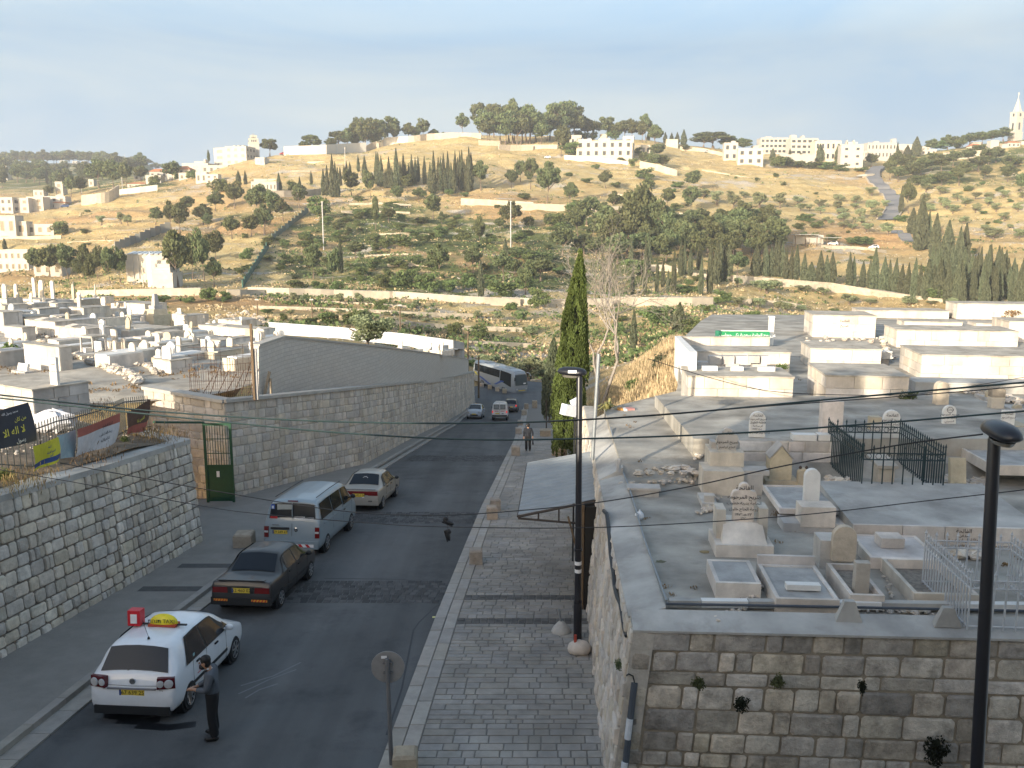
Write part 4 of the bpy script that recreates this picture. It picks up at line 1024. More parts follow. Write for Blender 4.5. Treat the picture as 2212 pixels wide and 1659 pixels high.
# ---- front graves on the terrace
def root_at(r,x,y,name,label,cat,drop=None,rot=RA,group=None):
 p=rground(*q(r,x,y),drop);return empty(name,p,rot,label,cat,group),px2m(p,1/ZD[r])
def frame_tomb(r,x0,x1,by,ty,l,label,bm=tomb_p,fill=slate,rim=.07,fillh=.85,drop=6.3,name='framed_grave',seed=1):
 """open stone frame of four slabs round a filling"""
 t,k=root_at(r,x0,by,name,label,'grave',drop,RA,'framed graves near the terrace edge')
 w=abs(span(Vector(t.location),RA,Q(r,x1)));h=(by-ty)*k;rng=random.Random(seed)
 for nm,c,d in (('front_slab',(w/2,rim/2,h/2),(w,rim,h)),('back_slab',(w/2,l-rim/2,h/2),(w,rim,h)),('side_slab',(rim/2,l/2,h/2),(rim,l-2*rim-.006,h+.004)),('side_slab',(w-rim/2,l/2,h/2),(rim,l-2*rim-.006,h+.004))):
  b=MB();b.tint=rng.random();b.box(c,d).build(nm,bm,t)
 MB().box((w/2,l/2,h*fillh/2),(w-2*rim,l-2*rim,h*fillh)).build('filling',fill,t)
 t['w']=w;t['l']=l;t['h']=h;return t
def script_lines(root,x,y,z,lines,size,dz,m=ink):
 for i,s in enumerate(lines): text(s,size*(1.25 if i==0 else 1),m,Matrix.Translation((x,y,z-dz*i))@Matrix.Rotation(R(90),4,'X'),root,ar=True)
t,k=root_at(12,1240,785,'ornate_tomb','stepped tomb whose shouldered headstone has ink run down its script','tomb',6.3)
b=MB();b.tint=.6;b.box((280*k,.5,62*k),(560*k,1.0,125*k)).build('base_block',tomb_w,t)
b=MB();b.tint=.9;b.hexa([(70*k,.06,125*k),(500*k,.06,125*k),(500*k,.9,125*k),(70*k,.9,125*k)],[(95*k,.42,290*k),(480*k,.42,290*k),(480*k,.9,290*k),(95*k,.9,290*k)]).build('sloping_block',tomb_w,t)
for sx,hh in ((.13,300),(.87,320)):
 b=MB();b.tint=.4;b.box((560*k*sx,.62,(125+hh/2)*k),(90*k,.45,hh*k)).build('side_pillar',tomb_w,t)
stele(t,250*k,400*k,.12,'shoulder',tomb_p,z0=288*k,y0=.55,x0=300*k,name='headstone')
script_lines(t,300*k,.482,640*k,['الفاتحة'],52*k,0);script_lines(t,300*k,.482,545*k,['ضريح المرحومه','الحاجة بدريه خطيب','زوجة الحاج خليل'],44*k,62*k)
script_lines(t,300*k,.482,362*k,['١٩٧٦-٥-٢٣','١٣٩٦'],32*k,40*k)
t,k=root_at(9,200,1160,'tiered_tomb','tiered tomb with a shouldered grey headstone beside the apron wall','tomb',6.3)
for nm,x0,x1,z1,y0,tt in (('lower_tier',0,520,330,0,.5),('upper_tier',110,560,520,.5,.8)):
 b=MB();b.tint=tt;b.box(((x0+x1)/2*k,y0+.45,z1*k/2),((x1-x0)*k,.9,z1*k)).build(nm,tomb_w,t)
for sx in (190,500):
 b=MB();b.tint=.2;b.box((sx*k,1.1,560*k),(70*k,.4,90*k)).build('flower_trough',tomb_g,t)
stele(t,290*k,430*k,.12,'shoulder',tomb_g,z0=400*k,y0=.75,x0=350*k,name='headstone');script_lines(t,350*k,.68,760*k,['الفاتحة'],50*k,0);script_lines(t,350*k,.68,640*k,['ضريح المرحوم','الحاج ابراهيم','١٩٧٨'],42*k,70*k)
t,k=root_at(9,560,1150,'stone_block','broken grey masonry block between the two inscribed tombs','block',6.3);b=MB();b.tint=.1;b.box((210*k,.35,140*k),(400*k,.7,270*k)).box((330*k,.3,290*k),(330*k,.5,60*k)).build('block_body',tomb_g,t)
f2=frame_tomb(12,1240,1685,1190,1030,1.15,'small square grave box topped with a grey slab, left of the row',seed=2,fillh=.97)
f3=frame_tomb(12,1830,2456,1340,1185,1.6,'larger grave box with a loose white slab lying on it',seed=3,fillh=.9)
b=MB();b.tint=.8;b.box((f3['w']*.52,.45,f3['h']+.05),(f3['w']*.55,.16,.1)).build('loose_slab',marble,f3)
b=MB();b.tint=.3;b.box((f3['w']*.5,f3['l']+.05,f3['h']*.5+.08),(f3['w'],.07,f3['h']+.16)).build('high_back_slab',tomb_p,f3)
f4=frame_tomb(13,490,832,1310,1150,1.5,'narrow trough grave with a short weathered pillar in it',seed=4,fillh=.6,fill=gravel)
stele(f4,f4['w']*.42,.62,.16,'flat',tomb_t,z0=.1,y0=.42,x0=f4['w']*.52,name='pillar',tint=.3)
f5=frame_tomb(13,690,1395,900,785,1.35,'wide pinkish grave with a small raised block on its patched top',seed=5,fillh=.96,fill=tomb_p)
b=MB();b.tint=.75;b.box((f5['w']*.45,.75,f5['h']+.1),(f5['w']*.34,.4,.2)).build('raised_block',tomb_p,f5)
f7=frame_tomb(9,1205,2055,1400,1330,1.9,'pale framed grave with the plain tall white slab',drop=6.05,seed=7,fill=slate,fillh=.8)
stele(f7,200*px2m(Vector(f7.location),1/6.08),520*px2m(Vector(f7.location),1/6.08),.13,'round',marble,z0=.1,y0=.25,x0=f7['w']*.52,name='headstone')
b=MB();b.tint=.8;b.box((f7['w']*.5,-.28,.1),(f7['w']*.52,.5,.45)).build('front_block',tomb_p,f7);b=MB();b.tint=.3;b.box((f7['w']*.5,-.2,-.15),(f7['w']*1.02,.62,.2)).build('step',tomb_g,f7)
f16=frame_tomb(13,1120,1760,1280,1135,1.7,'broken frame of white slabs round bare soil near the iron fence',seed=8,bm=tomb_w,fill=gravel,fillh=.3)
t,k=root_at(13,200,905,'gravestone','broad round-topped sandy slab on a stone base between the frames','gravestone',6.3)
b=MB();b.tint=.4;b.box((180*k,.3,140*k),(360*k,.5,290*k)).build('base_block',tomb_g,t);stele(t,225*k,355*k,.14,'round',tomb_t,z0=105*k,y0=-.03,x0=210*k,name='slab',tint=.7)
t,k=root_at(9,1025,1030,'house_stone','house-shaped block of yellow stone with a pointed grey roof','gravestone',6.2)
b=MB();b.tint=.5;b.box((210*k,.3,30*k),(420*k,.6,70*k)).build('plinth',tomb_t,t);stele(t,285*k,460*k,.5,'house',tomb_t,z0=60*k,y0=.35,x0=195*k,name='block_body',tint=.8)
b=MB();b.tint=.1;kx=142*k;z=60*k
b.hexa([(195*k-kx-.02,.08,z+460*k*.62),(195*k,.08,z+460*k+.01),(195*k,.62,z+460*k+.01),(195*k-kx-.02,.62,z+460*k*.62)],[(195*k-kx-.02,.08,z+460*k*.62+.04),(195*k,.08,z+460*k+.05),(195*k,.62,z+460*k+.05),(195*k-kx-.02,.62,z+460*k*.62+.04)])
b.hexa([(195*k,.08,z+460*k+.01),(195*k+kx+.02,.08,z+460*k*.62),(195*k+kx+.02,.62,z+460*k*.62),(195*k,.62,z+460*k+.01)],[(195*k,.08,z+460*k+.05),(195*k+kx+.02,.08,z+460*k*.62+.04),(195*k+kx+.02,.62,z+460*k*.62+.04),(195*k,.62,z+460*k+.05)]).build('roof_slab',tomb_g,t)
t,k=root_at(9,1520,1050,'gravestone','tan rounded post stone with two dark iron pins on top','gravestone',6.2);stele(t,140*k,240*k,.2,'round',tomb_t,x0=0,y0=.1)
for sx in (-40,40): MB().lathe([(16*k,0),(22*k,20*k),(10*k,40*k)],8,Matrix.Translation((sx*k,.1,232*k))).build('iron_pin',mat('rusty_iron',(.07,.05,.04),rough=.7),t)
p0=rground(*q(9,585,720),6.0);p1=rground(*q(9,1995,740),6.0);zt=atY(*q(9,600,440),p0.y).z
org=p0
bedw=stone_wall('bed_wall','low wall of big dressed stones holding the raised bed',[(p0,p1,Vector((p1.x,p1.y,zt)),Vector((p0.x,p0.y,zt)))],tomb_p,palem,.36,.8,cap=60,proud=.02,gap=.02,round_=.06,seed=44,jit=.1)
bed=MB();bed.box(((p0.x+p1.x)/2+3,p0.y+3.6,zt-.55),(p1.x-p0.x+8,6.6,1.06));bed.build('raised_bed',tr_conc)['kind']='structure'
DZ=ZC-zt
t,k=root_at(9,915,402,'gravestone','white round-topped slab with six lines of black script on the raised bed','gravestone',DZ);stele(t,205*k,340*k,.12,'round',marble,x0=0,y0=.1)
script_lines(t,0,.032,292*k,['الفاتحة','ضريح المرحومة','فاطمة الطويل','ام سلامة','١٩٩٢-٤-٨','انا لله وانا اليه راجعون'],38*k,46*k)
t,k=root_at(11,330,700,'stele','tall plain pale block standing behind the iron fence corner','stele',DZ);b=MB();b.tint=.7;b.box((0,.3,165*k),(195*k,.4,345*k)).build('shaft',tomb_p,t)
for x0 in (1380,1710):
 p=atD(*q(9,x0,440),DZ-.01);o=empty('trough_block',p,RA,('left' if x0<1500 else 'right')+' white trough block along the edge of the raised bed','block','trough blocks on the raised bed');b=MB();b.tint=.8;kk=px2m(p,1/6.08);b.box((155*kk,.15,38*kk),(305*kk,.3,78*kk)).build('block_body',marble,o)
t,k=root_at(11,905,720,'gravestone','round white inscribed slab rising behind the dark iron fence','gravestone',DZ);stele(t,160*k,275*k,.12,'round',marble,x0=0,y0=.1);script_lines(t,0,.032,225*k,['الفاتحة','ضريح المرحوم','الحاج محمد','الشيخ'],34*k,45*k)
t,k=root_at(11,1455,770,'gravestone','round slab with an inscribed ring on a tan block base','gravestone',6.0);b=MB();b.tint=.6;b.box((0,.4,92*k),(375*k,.8,190*k)).build('base_block',tomb_t,t)
stele(t,125*k,190*k,.1,'round',marble,z0=185*k,y0=.1,x0=10*k,name='slab');MB().tube([(10*k+28*k*math.cos(a),.045,330*k+28*k*math.sin(a)) for a in [2*math.pi*i/14 for i in range(15)]],2.2*k,5).build('ring',ink,t)
script_lines(t,10*k,.042,332*k,['الفاتحة'],20*k,0);script_lines(t,10*k,.042,285*k,['ضريح المرحوم','محمد ابراهيم','الحسيني'],26*k,34*k)
t,k=root_at(11,1450,560,'gravestone','old tan round-headed post behind the ringed slab','gravestone',5.9);stele(t,122*k,375*k,.3,'round',tomb_t,x0=0,y0=.6,tint=.7)
t,k=root_at(11,2075,800,'gravestone','tan base with a white name plate in front of a dark-topped pointed stone','gravestone',6.0);b=MB();b.tint=.5;b.box((30*k,.4,100*k),(280*k,.8,205*k)).build('base_block',tomb_t,t);stele(t,122*k,150*k,.08,'flat',marble,z0=205*k,y0=.1,x0=-30*k,name='name_plate')
script_lines(t,-30*k,.05,320*k,['الفاتحة','ضريح المرحوم'],24*k,36*k)
t,k=root_at(11,2005,600,'gravestone','pointed stone with a black weathered cap near the right lamp','gravestone',5.9);stele(t,125*k,350*k,.3,'arch',tomb_t,x0=0,y0=.6,tint=.6);stele(t,128*k,95*k,.31,'arch',earthj,z0=258*k,x0=0,y0=.6,name='dark_cap')
t,k=root_at(13,520,640,'slab_platform','wide concrete slab platform with an inscribed family panel in its front','platform',6.3)
w=abs(span(Vector(t.location),RA,Q(13,2400)));L_=2.9;h=185*k
MB().hexa([(0,.05,0),(w,.05,0),(w,L_,0),(0,L_,0)],[(0,.05,h-.02),(w,.05,h-.02),(w,L_,h+.12),(0,L_,h+.12)]).build('top_slab',concrete,t)
xs=[0,470*k,870*k,1225*k,1700*k,w]
for i,(a,c) in enumerate(zip(xs[:-1],xs[1:])):
 b=MB();b.tint=.2+.15*i;b.box(((a+c)/2,.02,h/2),(c-a-.012,.07,h-.01)).build('inscribed_panel' if i==2 else 'front_panel',tomb_p,t)
script_lines(t,(870+1225)/2*k,-.018,h*.78,['الفاتحة','مدفن','عائلة ال ابو غربية'],44*k,46*k)
for i,x in enumerate((490,1465)):
 t,k=root_at(13,x,1435 if i==0 else 1480,'concrete_buttress',('left' if i==0 else 'right')+' tapered concrete post of two behind the edge pipe','post',6.25,RA,'tapered concrete posts on the terrace edge')
 hh=215*k if i==0 else 195*k;MB().hexa([(-130*k,0,0),(130*k,0,0),(130*k,.14,0),(-130*k,.14,0)],[(-50*k,.02,hh),(50*k,.02,hh),(50*k,.12,hh),(-50*k,.12,hh)]).build('post_body',concrete,t)
kerb=empty('edge_kerb',side(14.4)+Vector((.62,-.12,.05)),0,'strip of pale and grey kerb slabs along the front edge','kerb')
xs=[.0,.55,1.35,2.3,3.6,5.0,6.6,8.2];rng=random.Random(6)
for i,(a,c) in enumerate(zip(xs[:-1],xs[1:])):
 b=MB();b.tint=.9 if i %2 else .2;b.box(((a+c)/2,-.03*(a+c)/2,.06),(c-a-.01,.14,.12),rz=-.03).build('kerb_slab',marble if i %2==1 else concrete,kerb)
galv=mat('galvanised_pipe',(.24,.255,.265),rough=.5,metal=.4,var=.12)
dkpipe=mat('dark_pipe',(.06,.07,.085),rough=.45)
pp=empty('edge_pipe',side(14.2)+Vector((.55,-.1,.16)),0,'galvanised water pipe lying along the terrace edge coping','pipe');o=Vector(pp.location)
MB().tube([side(y)+Vector((.56+.02*math.sin(y),0,.17))-o for y in (14.2,16,17.5,19,21,22.4,24)]+[side(26.5)+Vector((.5,0,.5))-o],.022,8).build('side_run',galv,pp)
MB().tube([Vector((0,0,0)),Vector((3,-.18,.02)),Vector((6.0,-.32,.01)),Vector((9,-.46,.02))],.024,8).build('front_run',dkpipe,pp)
hose=[]
for (x,y) in ((140,330),(170,360),(185,480),(200,620),(210,760),(225,860),(240,950),(250,1080),(275,1180),(300,1250),(315,1330),(335,1480),(360,1565)):
 u,v=q(12,x,y);Y=24.0
 while Y>13.6:
  p=atY(u,v,Y);s=side(Y);wx=WX(Y)+.05;f=(p.z-road_z(Y))/max(.1,s.z-road_z(Y));fx=wx+(s.x-wx)*f
  if p.x<=fx-.1: break
  Y -=.05
 hose.append(p)
o=empty('black_hose',hose[0],0,'sagging black hose hung over the pale side wall','hose');MB().tube([p-hose[0] for p in hose],[.045]*9+[.03]*4,8).build('hose_body',mat('black_rubber',(.025,.027,.03),rough=.5),o)
A=Vector((1.78,13.25,.2));B=Vector((2.02,13.5,2.35))
rp_=empty('riser_pipe',A,0,'leaning black riser pipe with taped joints at the wall corner','pipe');d=B-A
MB().tube([Vector((0,0,-.3)),d*.96,d],.055,10).build('pipe_body',dkpipe,rp_)
for f,l in ((.33,.05),(.56,.16)): MB().tube([d*f,d*(f+l)],.058,10).build('tape',mat('pale_tape',(.5,.52,.54)),rp_)
MB().tube([d,d+Vector((-.03,-.01,.12)),d+Vector((-.1,-.02,.16)),d+Vector((-.14,-.02,.13))],.012,6).build('cable_end',mat('black_rubber',(.025,.027,.03)),rp_)
def iron_fence(r,fl,fr,ft,label,m,drop,depth,spear=True,rings=True,gap=.14,skew=0.0):
 a=rground(*q(r,*fl),drop);h=px2m(a,(fl[1]-ft)/ZD[r]);w=abs(span(a,RA,Q(r,fr)))
 root=empty('iron_fence',a,RA,label,'fence');gp0=gap
 L=[((0,0),(w,0),'front'),((0,0),(0,depth),'side'),((w,0),(w,depth),'side'),((0,depth),(w,depth),'back')]
 pr=m
 for (p,q_,nm) in L:
  p=Vector((*p,0));q_=Vector((*q_,0));gap=gp0*(1.7 if nm in ('front','back') else 1);n=max(2,round((q_-p).length/gap));d=(q_-p).normalized()
  for i in range(n+1):
   if i in (0,n) and nm in ('front','back') and False: continue
   if nm=='side' and i in (0,n): continue
   c=p+(q_-p)*i/n;b=MB();s=.012
   hh=h*(1.0 if i not in (0,n) else 1.04)
   b.box((c.x,c.y,hh*.46),(s*2,s*2,hh*.92))
   b.lathe([(.004,hh*.9),(.028,hh*.935),(.02,hh*.95),(.002,hh)],6,Matrix.Translation((c.x,c.y,0)))
   b.build('railing',m,root)
  for z in (.06,.70,.83):
   b=MB();b.tube([p+Vector((0,0,h*z)),q_+Vector((0,0,h*z))],.016,5);b.build('rail',m,root)
  if rings and nm in ('front','back'):
   b=MB()
   for i in range(n):
    c=p+(q_-p)*(i+.5)/n+Vector((0,0,h*.765));R_=min(gap*.42,h*.055)
    b.tube([c+d*R_*math.cos(t)+Vector((0,0,R_*math.sin(t))) for t in [2*math.pi*j/10 for j in range(11)]],.008,4,cap=False)
   o=b.build('ring_frieze',m,root);o['kind']='stuff'
 return root,w,h
fm=mat('dark_green_iron',(.018,.035,.038),rough=.5,var=.2)
f12,w,h=iron_fence(11,(605,1270),1405,770,'dark green iron fence with spear tips and ring frieze around a grave',fm,6.05,3.0)
wm=mat('white_iron',(.42,.43,.44),rough=.5,var=.1)
f17,w2,h2=iron_fence(13,(1650,1500),2600,890,'white painted iron fence at the right behind the lamp post',wm,6.25,1.9,gap=.11)
t,k=root_at(11,800,900,'grave_pillar','ancient square pillar with a worn cap inside the iron fence','pillar',6.05);b=MB();b.tint=.5;b.box((0,.7,170*k),(115*k,.3,360*k),taper=.92).build('shaft',tomb_t,t);b=MB();b.tint=.3;b.box((20*k,.7,230*k),(150*k,.34,120*k),taper=.9).build('cap',tomb_g,t)
t,k=root_at(11,890,1270,'grave_table','table-like tan tomb block inside the dark iron fence','tomb',6.05);b=MB();b.tint=.6;b.box((0,.55,115*k),(150*k,.5,235*k)).build('block_body',tomb_t,t);b=MB();b.tint=.3;b.hexa([(-105*k,.2,232*k),(95*k,.2,232*k),(95*k,1.1,262*k),(-105*k,1.1,262*k)],[(-105*k,.2,262*k),(95*k,.2,262*k),(95*k,1.1,292*k),(-105*k,1.1,292*k)]).build('lid_slab',tomb_t,t)
t,k=root_at(11,1555,1165,'leaning_slab','leaning sandy slab right of the dark iron fence','slab',6.1);stele(t,150*k,250*k,.14,'flat',tomb_t,lean=R(-12),tint=.8)
b=MB();rng=random.Random(97);rg=lambda u,v: rground(u,v)
rubble(b,11,[(1450,1150),(1650,1200),(1850,1180)],120,.04,.14,rg);rubble(b,11,[(1520,360),(1700,420),(1900,470)],60,.1,.26,rg);rubble(b,11,[(1000,440),(1150,480),(1250,540)],30,.1,.24,rg)
rubble(b,11,[(450,440),(900,470)],40,.05,.16,rg);rubble(b,9,[(1850,1000),(2100,1050)],20,.08,.18,lambda u,v: rground(u,v,6.1));rubble(b,13,[(900,1340),(1300,1350)],40,.02,.07,rg)
for pts,n,a,c in (([(1250,1420),(1500,1330),(1700,1100)],50,.02,.06),([(300,100),(900,60),(1060,30)],40,.03,.1),([(1050,380),(1200,330),(1250,200)],40,.02,.08)): rubble(b,12,pts,n,a,c,rg)
rubble(b,13,[(250,1350),(800,1340),(1350,1330)],70,.01,.03,rg);rubble(b,13,[(1500,790),(1700,800),(1850,780)],22,.05,.2,rg);rubble(b,13,[(850,950),(900,1200)],40,.01,.04,rg);rubble(b,8,[(300,1260),(800,1230),(1300,1300)],60,.05,.16,rg);rubble(b,8,[(500,700),(1100,700),(1150,850)],40,.06,.2,rg);rubble(b,8,[(1400,1050),(1800,1100),(2200,1200)],70,.05,.2,rg);rubble(b,9,[(200,500),(100,700),(300,620)],30,.03,.1,rg)
tag(b.build('rubble',rough_l),kind='stuff')
ldg=rbox(Q(11,1140),Qv(11,262),2300,Qv(11,165),1.2,'long concrete ledge below the plaque tomb',name='ledge',cat='ledge',bm=concrete,tm=concrete,rows=1,cw=2.2,rot=R(-8),group=None)
f18=frame_tomb(11,1890,2700,1085,985,3.6,'wide kerbed plot at the right edge behind the lamp head',drop=5.95,seed=18,bm=tomb_w,fill=slate,fillh=.8)
f19=frame_tomb(11,1230,1640,660,600,1.2,'low kerbed plot before the ringed slab',drop=5.95,seed=19,bm=tomb_t,fill=gravel,fillh=.6)
ld2=rbox(Q(8,265),Qv(8,1335),Q(8,745),Qv(8,1290),.4,'straight concrete kerb across the bed left of the tall block',name='bed_kerb',cat='kerb',bm=tomb_g,tm=concrete,rows=1,cw=1.2,rot=R(-5),group=None,drop=5.75)
st2=rbox(Q(9,0),Qv(9,170),Q(9,430),Qv(9,60),.5,'plastered ledge under the front tomb of the row',name='plaster_ledge',cat='ledge',bm=concrete,tm=concrete,rows=1,cw=1.8,rot=R(-4),group=None,drop=5.85)
for i,(r,x,by,ty,w_,top) in enumerate(((8,1110,1300,1235,60,'flat'),(8,1480,1190,1090,70,'round'),(8,1730,1330,1250,60,'flat'),(8,1950,1170,1080,70,'round'),(8,330,1230,1150,50,'flat'),(11,1900,520,450,110,'flat'),(11,2150,470,390,90,'round'),(12,1180,300,170,100,'flat'))):
 t,k=root_at(r,x,by,'gravestone',ordinal(i+1)+' small weathered slab from the left among the rubble of the right cemetery','gravestone',None,RA,'small weathered slabs in the rubble');stele(t,w_*k,(by-ty)*k,.13,top,(tomb_t,tomb_g,tomb_p)[i %3],lean=R(-6+i*2),y0=.1);b=MB();b.tint=.4;b.box((0,.35,.05),(w_*k*1.5,.9,.16)).build('base',tomb_g,t)
t,k=root_at(11,1035,500,'white_boulder','rounded white boulder above the dark iron fence','boulder',5.9);b=MB();b.tint=.9;rock(b,(0,.3,55*k),62*k,random.Random(4),1.0);b.build('boulder',marble,t)
t,k=root_at(9,1165,1140,'red_brown_stone','red-brown stone lying beside the framed grave','stone',6.15);b=MB();b.tint=.2;rock(b,(0,.1,40*k),52*k,random.Random(5),.9);b.build('stone',mat('red_stone',(.16,.07,.045),var=.3,bump=.4),t)
t,k=root_at(12,495,440,'plastic_bag','knotted white plastic bag left on the concrete','bag',6.3);b=MB();b.ball((0,.1,45*k),(45*k,40*k,48*k),10,6,.14);b.ball((0,.1,90*k),(14*k,14*k,26*k),6,4,.2);b.build('bag',mat('white_plastic',(.62,.64,.66),rough=.35),t,smooth=True)
for (x,y,w_,cc) in ((1130,735,130,(.23,.17,.08)),(700,830,110,(.13,.12,.07))):
 p=rground(*q(12,x,y),6.295);k=px2m(p,1/4.56);b=MB();n=14;b.add([(w_*k*.5*math.cos(a)*random.uniform(.7,1.1),w_*k*.42*math.sin(a)*random.uniform(.7,1.1),0) for a in [2*math.pi*i/n for i in range(n)]],[tuple(range(n))]);o=b.build('rust_stain',mat('rust_stain%d'%y,cc,var=.3));o.location=p;tag(o,kind='structure')
t,k=root_at(10,285,1600,'stone_bollard','short dark stone bollard on the concrete apron','bollard',5.95);MB().lathe([(22*k,0),(21*k,118*k),(17*k,124*k)],10).build('post',tomb_g,t)
p=atD(*q(10,30,1390),6.0);pt=atY(*q(10,92,445),p.y);po=empty('metal_pole',p,0,'galvanised pole leaning at the corner of the apron','pole');MB().tube([Vector((0,0,-.3)),pt-p],.055,10).build('tube',galv,po)
for i,(x,y,w_,c) in enumerate(((300,1030,50,(.42,.2,.05)),(345,1035,30,(.7,.68,.66)),(395,1030,70,(.45,.22,.2)))):
 p=rground(*q(10,x,y),5.95);k=px2m(p,1/4.56);o=empty('cardboard_box',p,.15*i,['brown','white','printed pink'][i]+' cardboard box dumped at the end of the apron','box','boxes dumped on the apron');MB().box((0,0,27*k),(w_*k,.3,56*k)).build('box_body',mat('box%d'%i,c,var=.2),o);MB().box((0,-.18,4*k),(w_*k,.2,1.5*k)).build('flap',mat('box%d'%i,c),o)
# ---- vehicles
glass=mat('car_glass',(.010,.014,.019),rough=.1,var=.05,spec=.32,coord='obj')
tyre_m=mat('tyre',(.018,.018,.019),rough=.85,var=.15,coord='obj')
rim_m=mat('wheel_rim',(.34,.35,.36),rough=.35,metal=.6,var=.1,coord='obj')
blackp=mat('black_trim',(.02,.021,.022),rough=.55,var=.1,coord='obj')
plate_y=mat('yellow_plate',(.62,.46,.06),rough=.5,coord='obj')
redl=mat('tail_red',(.14,.012,.012),rough=.2,spec=.6,coord='obj')
redon=mat('brake_lamp_lit',(.8,.02,.015),rough=.3,emit=.3,coord='obj')
clearl=mat('clear_lamp',(.5,.5,.5),rough=.15,spec=.6,coord='obj')
chrome=mat('chrome',(.55,.56,.57),rough=.18,metal=.9,coord='obj')
whitep=mat('white_sticker',(.7,.7,.7),rough=.5,coord='obj')
redp=mat('red_sticker',(.45,.03,.03),rough=.5,coord='obj')
def paint(name,col,coat=.6,rough=.35): return mat(name,col,rough=rough,var=.05,scale=3,spec=.45,coat=coat,coord='obj',stain=((col[0]*.7+.02,col[1]*.68+.02,col[2]*.65+.02),1.3,.35))
def chaikin(p,n=2):
 for _ in range(n):
  o=[p[0]]
  for a,b in zip(p[:-1],p[1:]): o+=[tuple(.78*x+.22*y for x,y in zip(a,b)),tuple(.22*x+.78*y for x,y in zip(a,b))]
  p=o+[p[-1]]
 return p
class Loft:
 """car body lofted along y (rear = 0): stations (y, z_bottom, z_top, half width at belt, half width at roof edge, crown)"""
 def __init__(s,st,belt,zm=.5):
  s.st=st;s.ys=[a[0] for a in st];s.belt=belt;s.zm=zm
 def at(s,y):
  return [float(np.interp(y,s.ys,[a[k] for a in s.st])) for k in range(1,6)]
 def key(s,y):
  zb,zt,wb,wt,cr=s.at(y);be=min(s.belt(y),zt-cr-.02)
  return zb,zt,wb,min(wt,wb),cr,be
 def ring(s,y):
  zb,zt,wb,wt,cr,be=s.key(y);zm=min(s.zm,be-.03)
  h=[(0,zb),(wb*.9,zb),(wb*.985,zb+.10),(wb*1.02,max(zm,zb+.12)),(wb,be),(wt,zt-cr),(wt*.55,zt-cr*.28),(0,zt)]
  return chaikin(h,2)
 def mesh(s,name,m,root,step=.11):
  ys=[]
  for a,c in zip(s.ys[:-1],s.ys[1:]):
   n=max(1,int((c-a)/step));ys+=[a+(c-a)*k/n for k in range(n)]
  ys.append(s.ys[-1]);b=MB();vs=[];fs=[]
  R_=[s.ring(y) for y in ys];n=len(R_[0]);tot=2*n-2
  for y,r in zip(ys,R_):
   vs+=[(x,y,z) for x,z in r]+[(-x,y,z) for x,z in r[-2:0:-1]]
  for i in range(len(ys)-1):
   for k in range(tot): fs.append((i*tot+k,(i+1)*tot+k,(i+1)*tot+(k+1)%tot,i*tot+(k+1)%tot))
  fs+=[tuple(range(tot)),tuple(range(len(vs)-1,len(vs)-tot-1,-1))]
  b.add(vs,fs);return b.build(name,m,root,angle=38)
 def side_pt(s,y,f,side,off=.012):
  zb,zt,wb,wt,cr,be=s.key(y);x=wb+(wt-wb)*f;z=be+(zt-cr-be)*f
  nx,nz=(zt-cr-be),(wb-wt);l=math.hypot(nx,nz)+1e-6
  return (side*(x+off*nx/l),y,z+off*nz/l)
 def side_glass(s,name,q4,side,m,root,off=.012,n=5):
  """q4: (y,f) of rear-bottom, front-bottom, front-top, rear-top"""
  b=MB();vs=[]
  for i in range(n+1):
   t=i/n
   for j in range(4):
    g=j/3;y=(q4[0][0]*(1-t)+q4[1][0]*t)*(1-g)+(q4[3][0]*(1-t)+q4[2][0]*t)*g;f=(q4[0][1]*(1-t)+q4[1][1]*t)*(1-g)+(q4[3][1]*(1-t)+q4[2][1]*t)*g
    vs.append(s.side_pt(y,f,side,off))
  b.add(vs,[(i*4+j,i*4+j+1,(i+1)*4+j+1,(i+1)*4+j) for i in range(n) for j in range(3)])
  return b.build(name,m,root,smooth=True)
 def top_glass(s,name,ya,yb,wa,wb_,m,root,off=.012,n=5):
  """glass on the sloping upper surface between ya and yb"""
  b=MB();vs=[];k=8
  for i in range(n+1):
   t=i/n;y=ya+(yb-ya)*t;zb,zt,w,wt,cr,be=s.key(y);e=1e-2
   dz=(s.at(y+e)[1]-s.at(y-e)[1])/(2*e);l=math.hypot(1,dz)
   for j in range(k+1):
    x=(j/k*2-1)*(wa+(wb_-wa)*t);fx=abs(x)/max(wt,.01);h=cr*.28*fx/.55 if fx<.55 else cr*(.28+.72*(fx-.55)/.45)
    vs.append((x,y-off*dz/l,zt-h+off/l))
  b.add(vs,[(i*(k+1)+j,i*(k+1)+j+1,(i+1)*(k+1)+j+1,(i+1)*(k+1)+j) for i in range(n) for j in range(k)])
  return b.build(name,m,root,smooth=True)
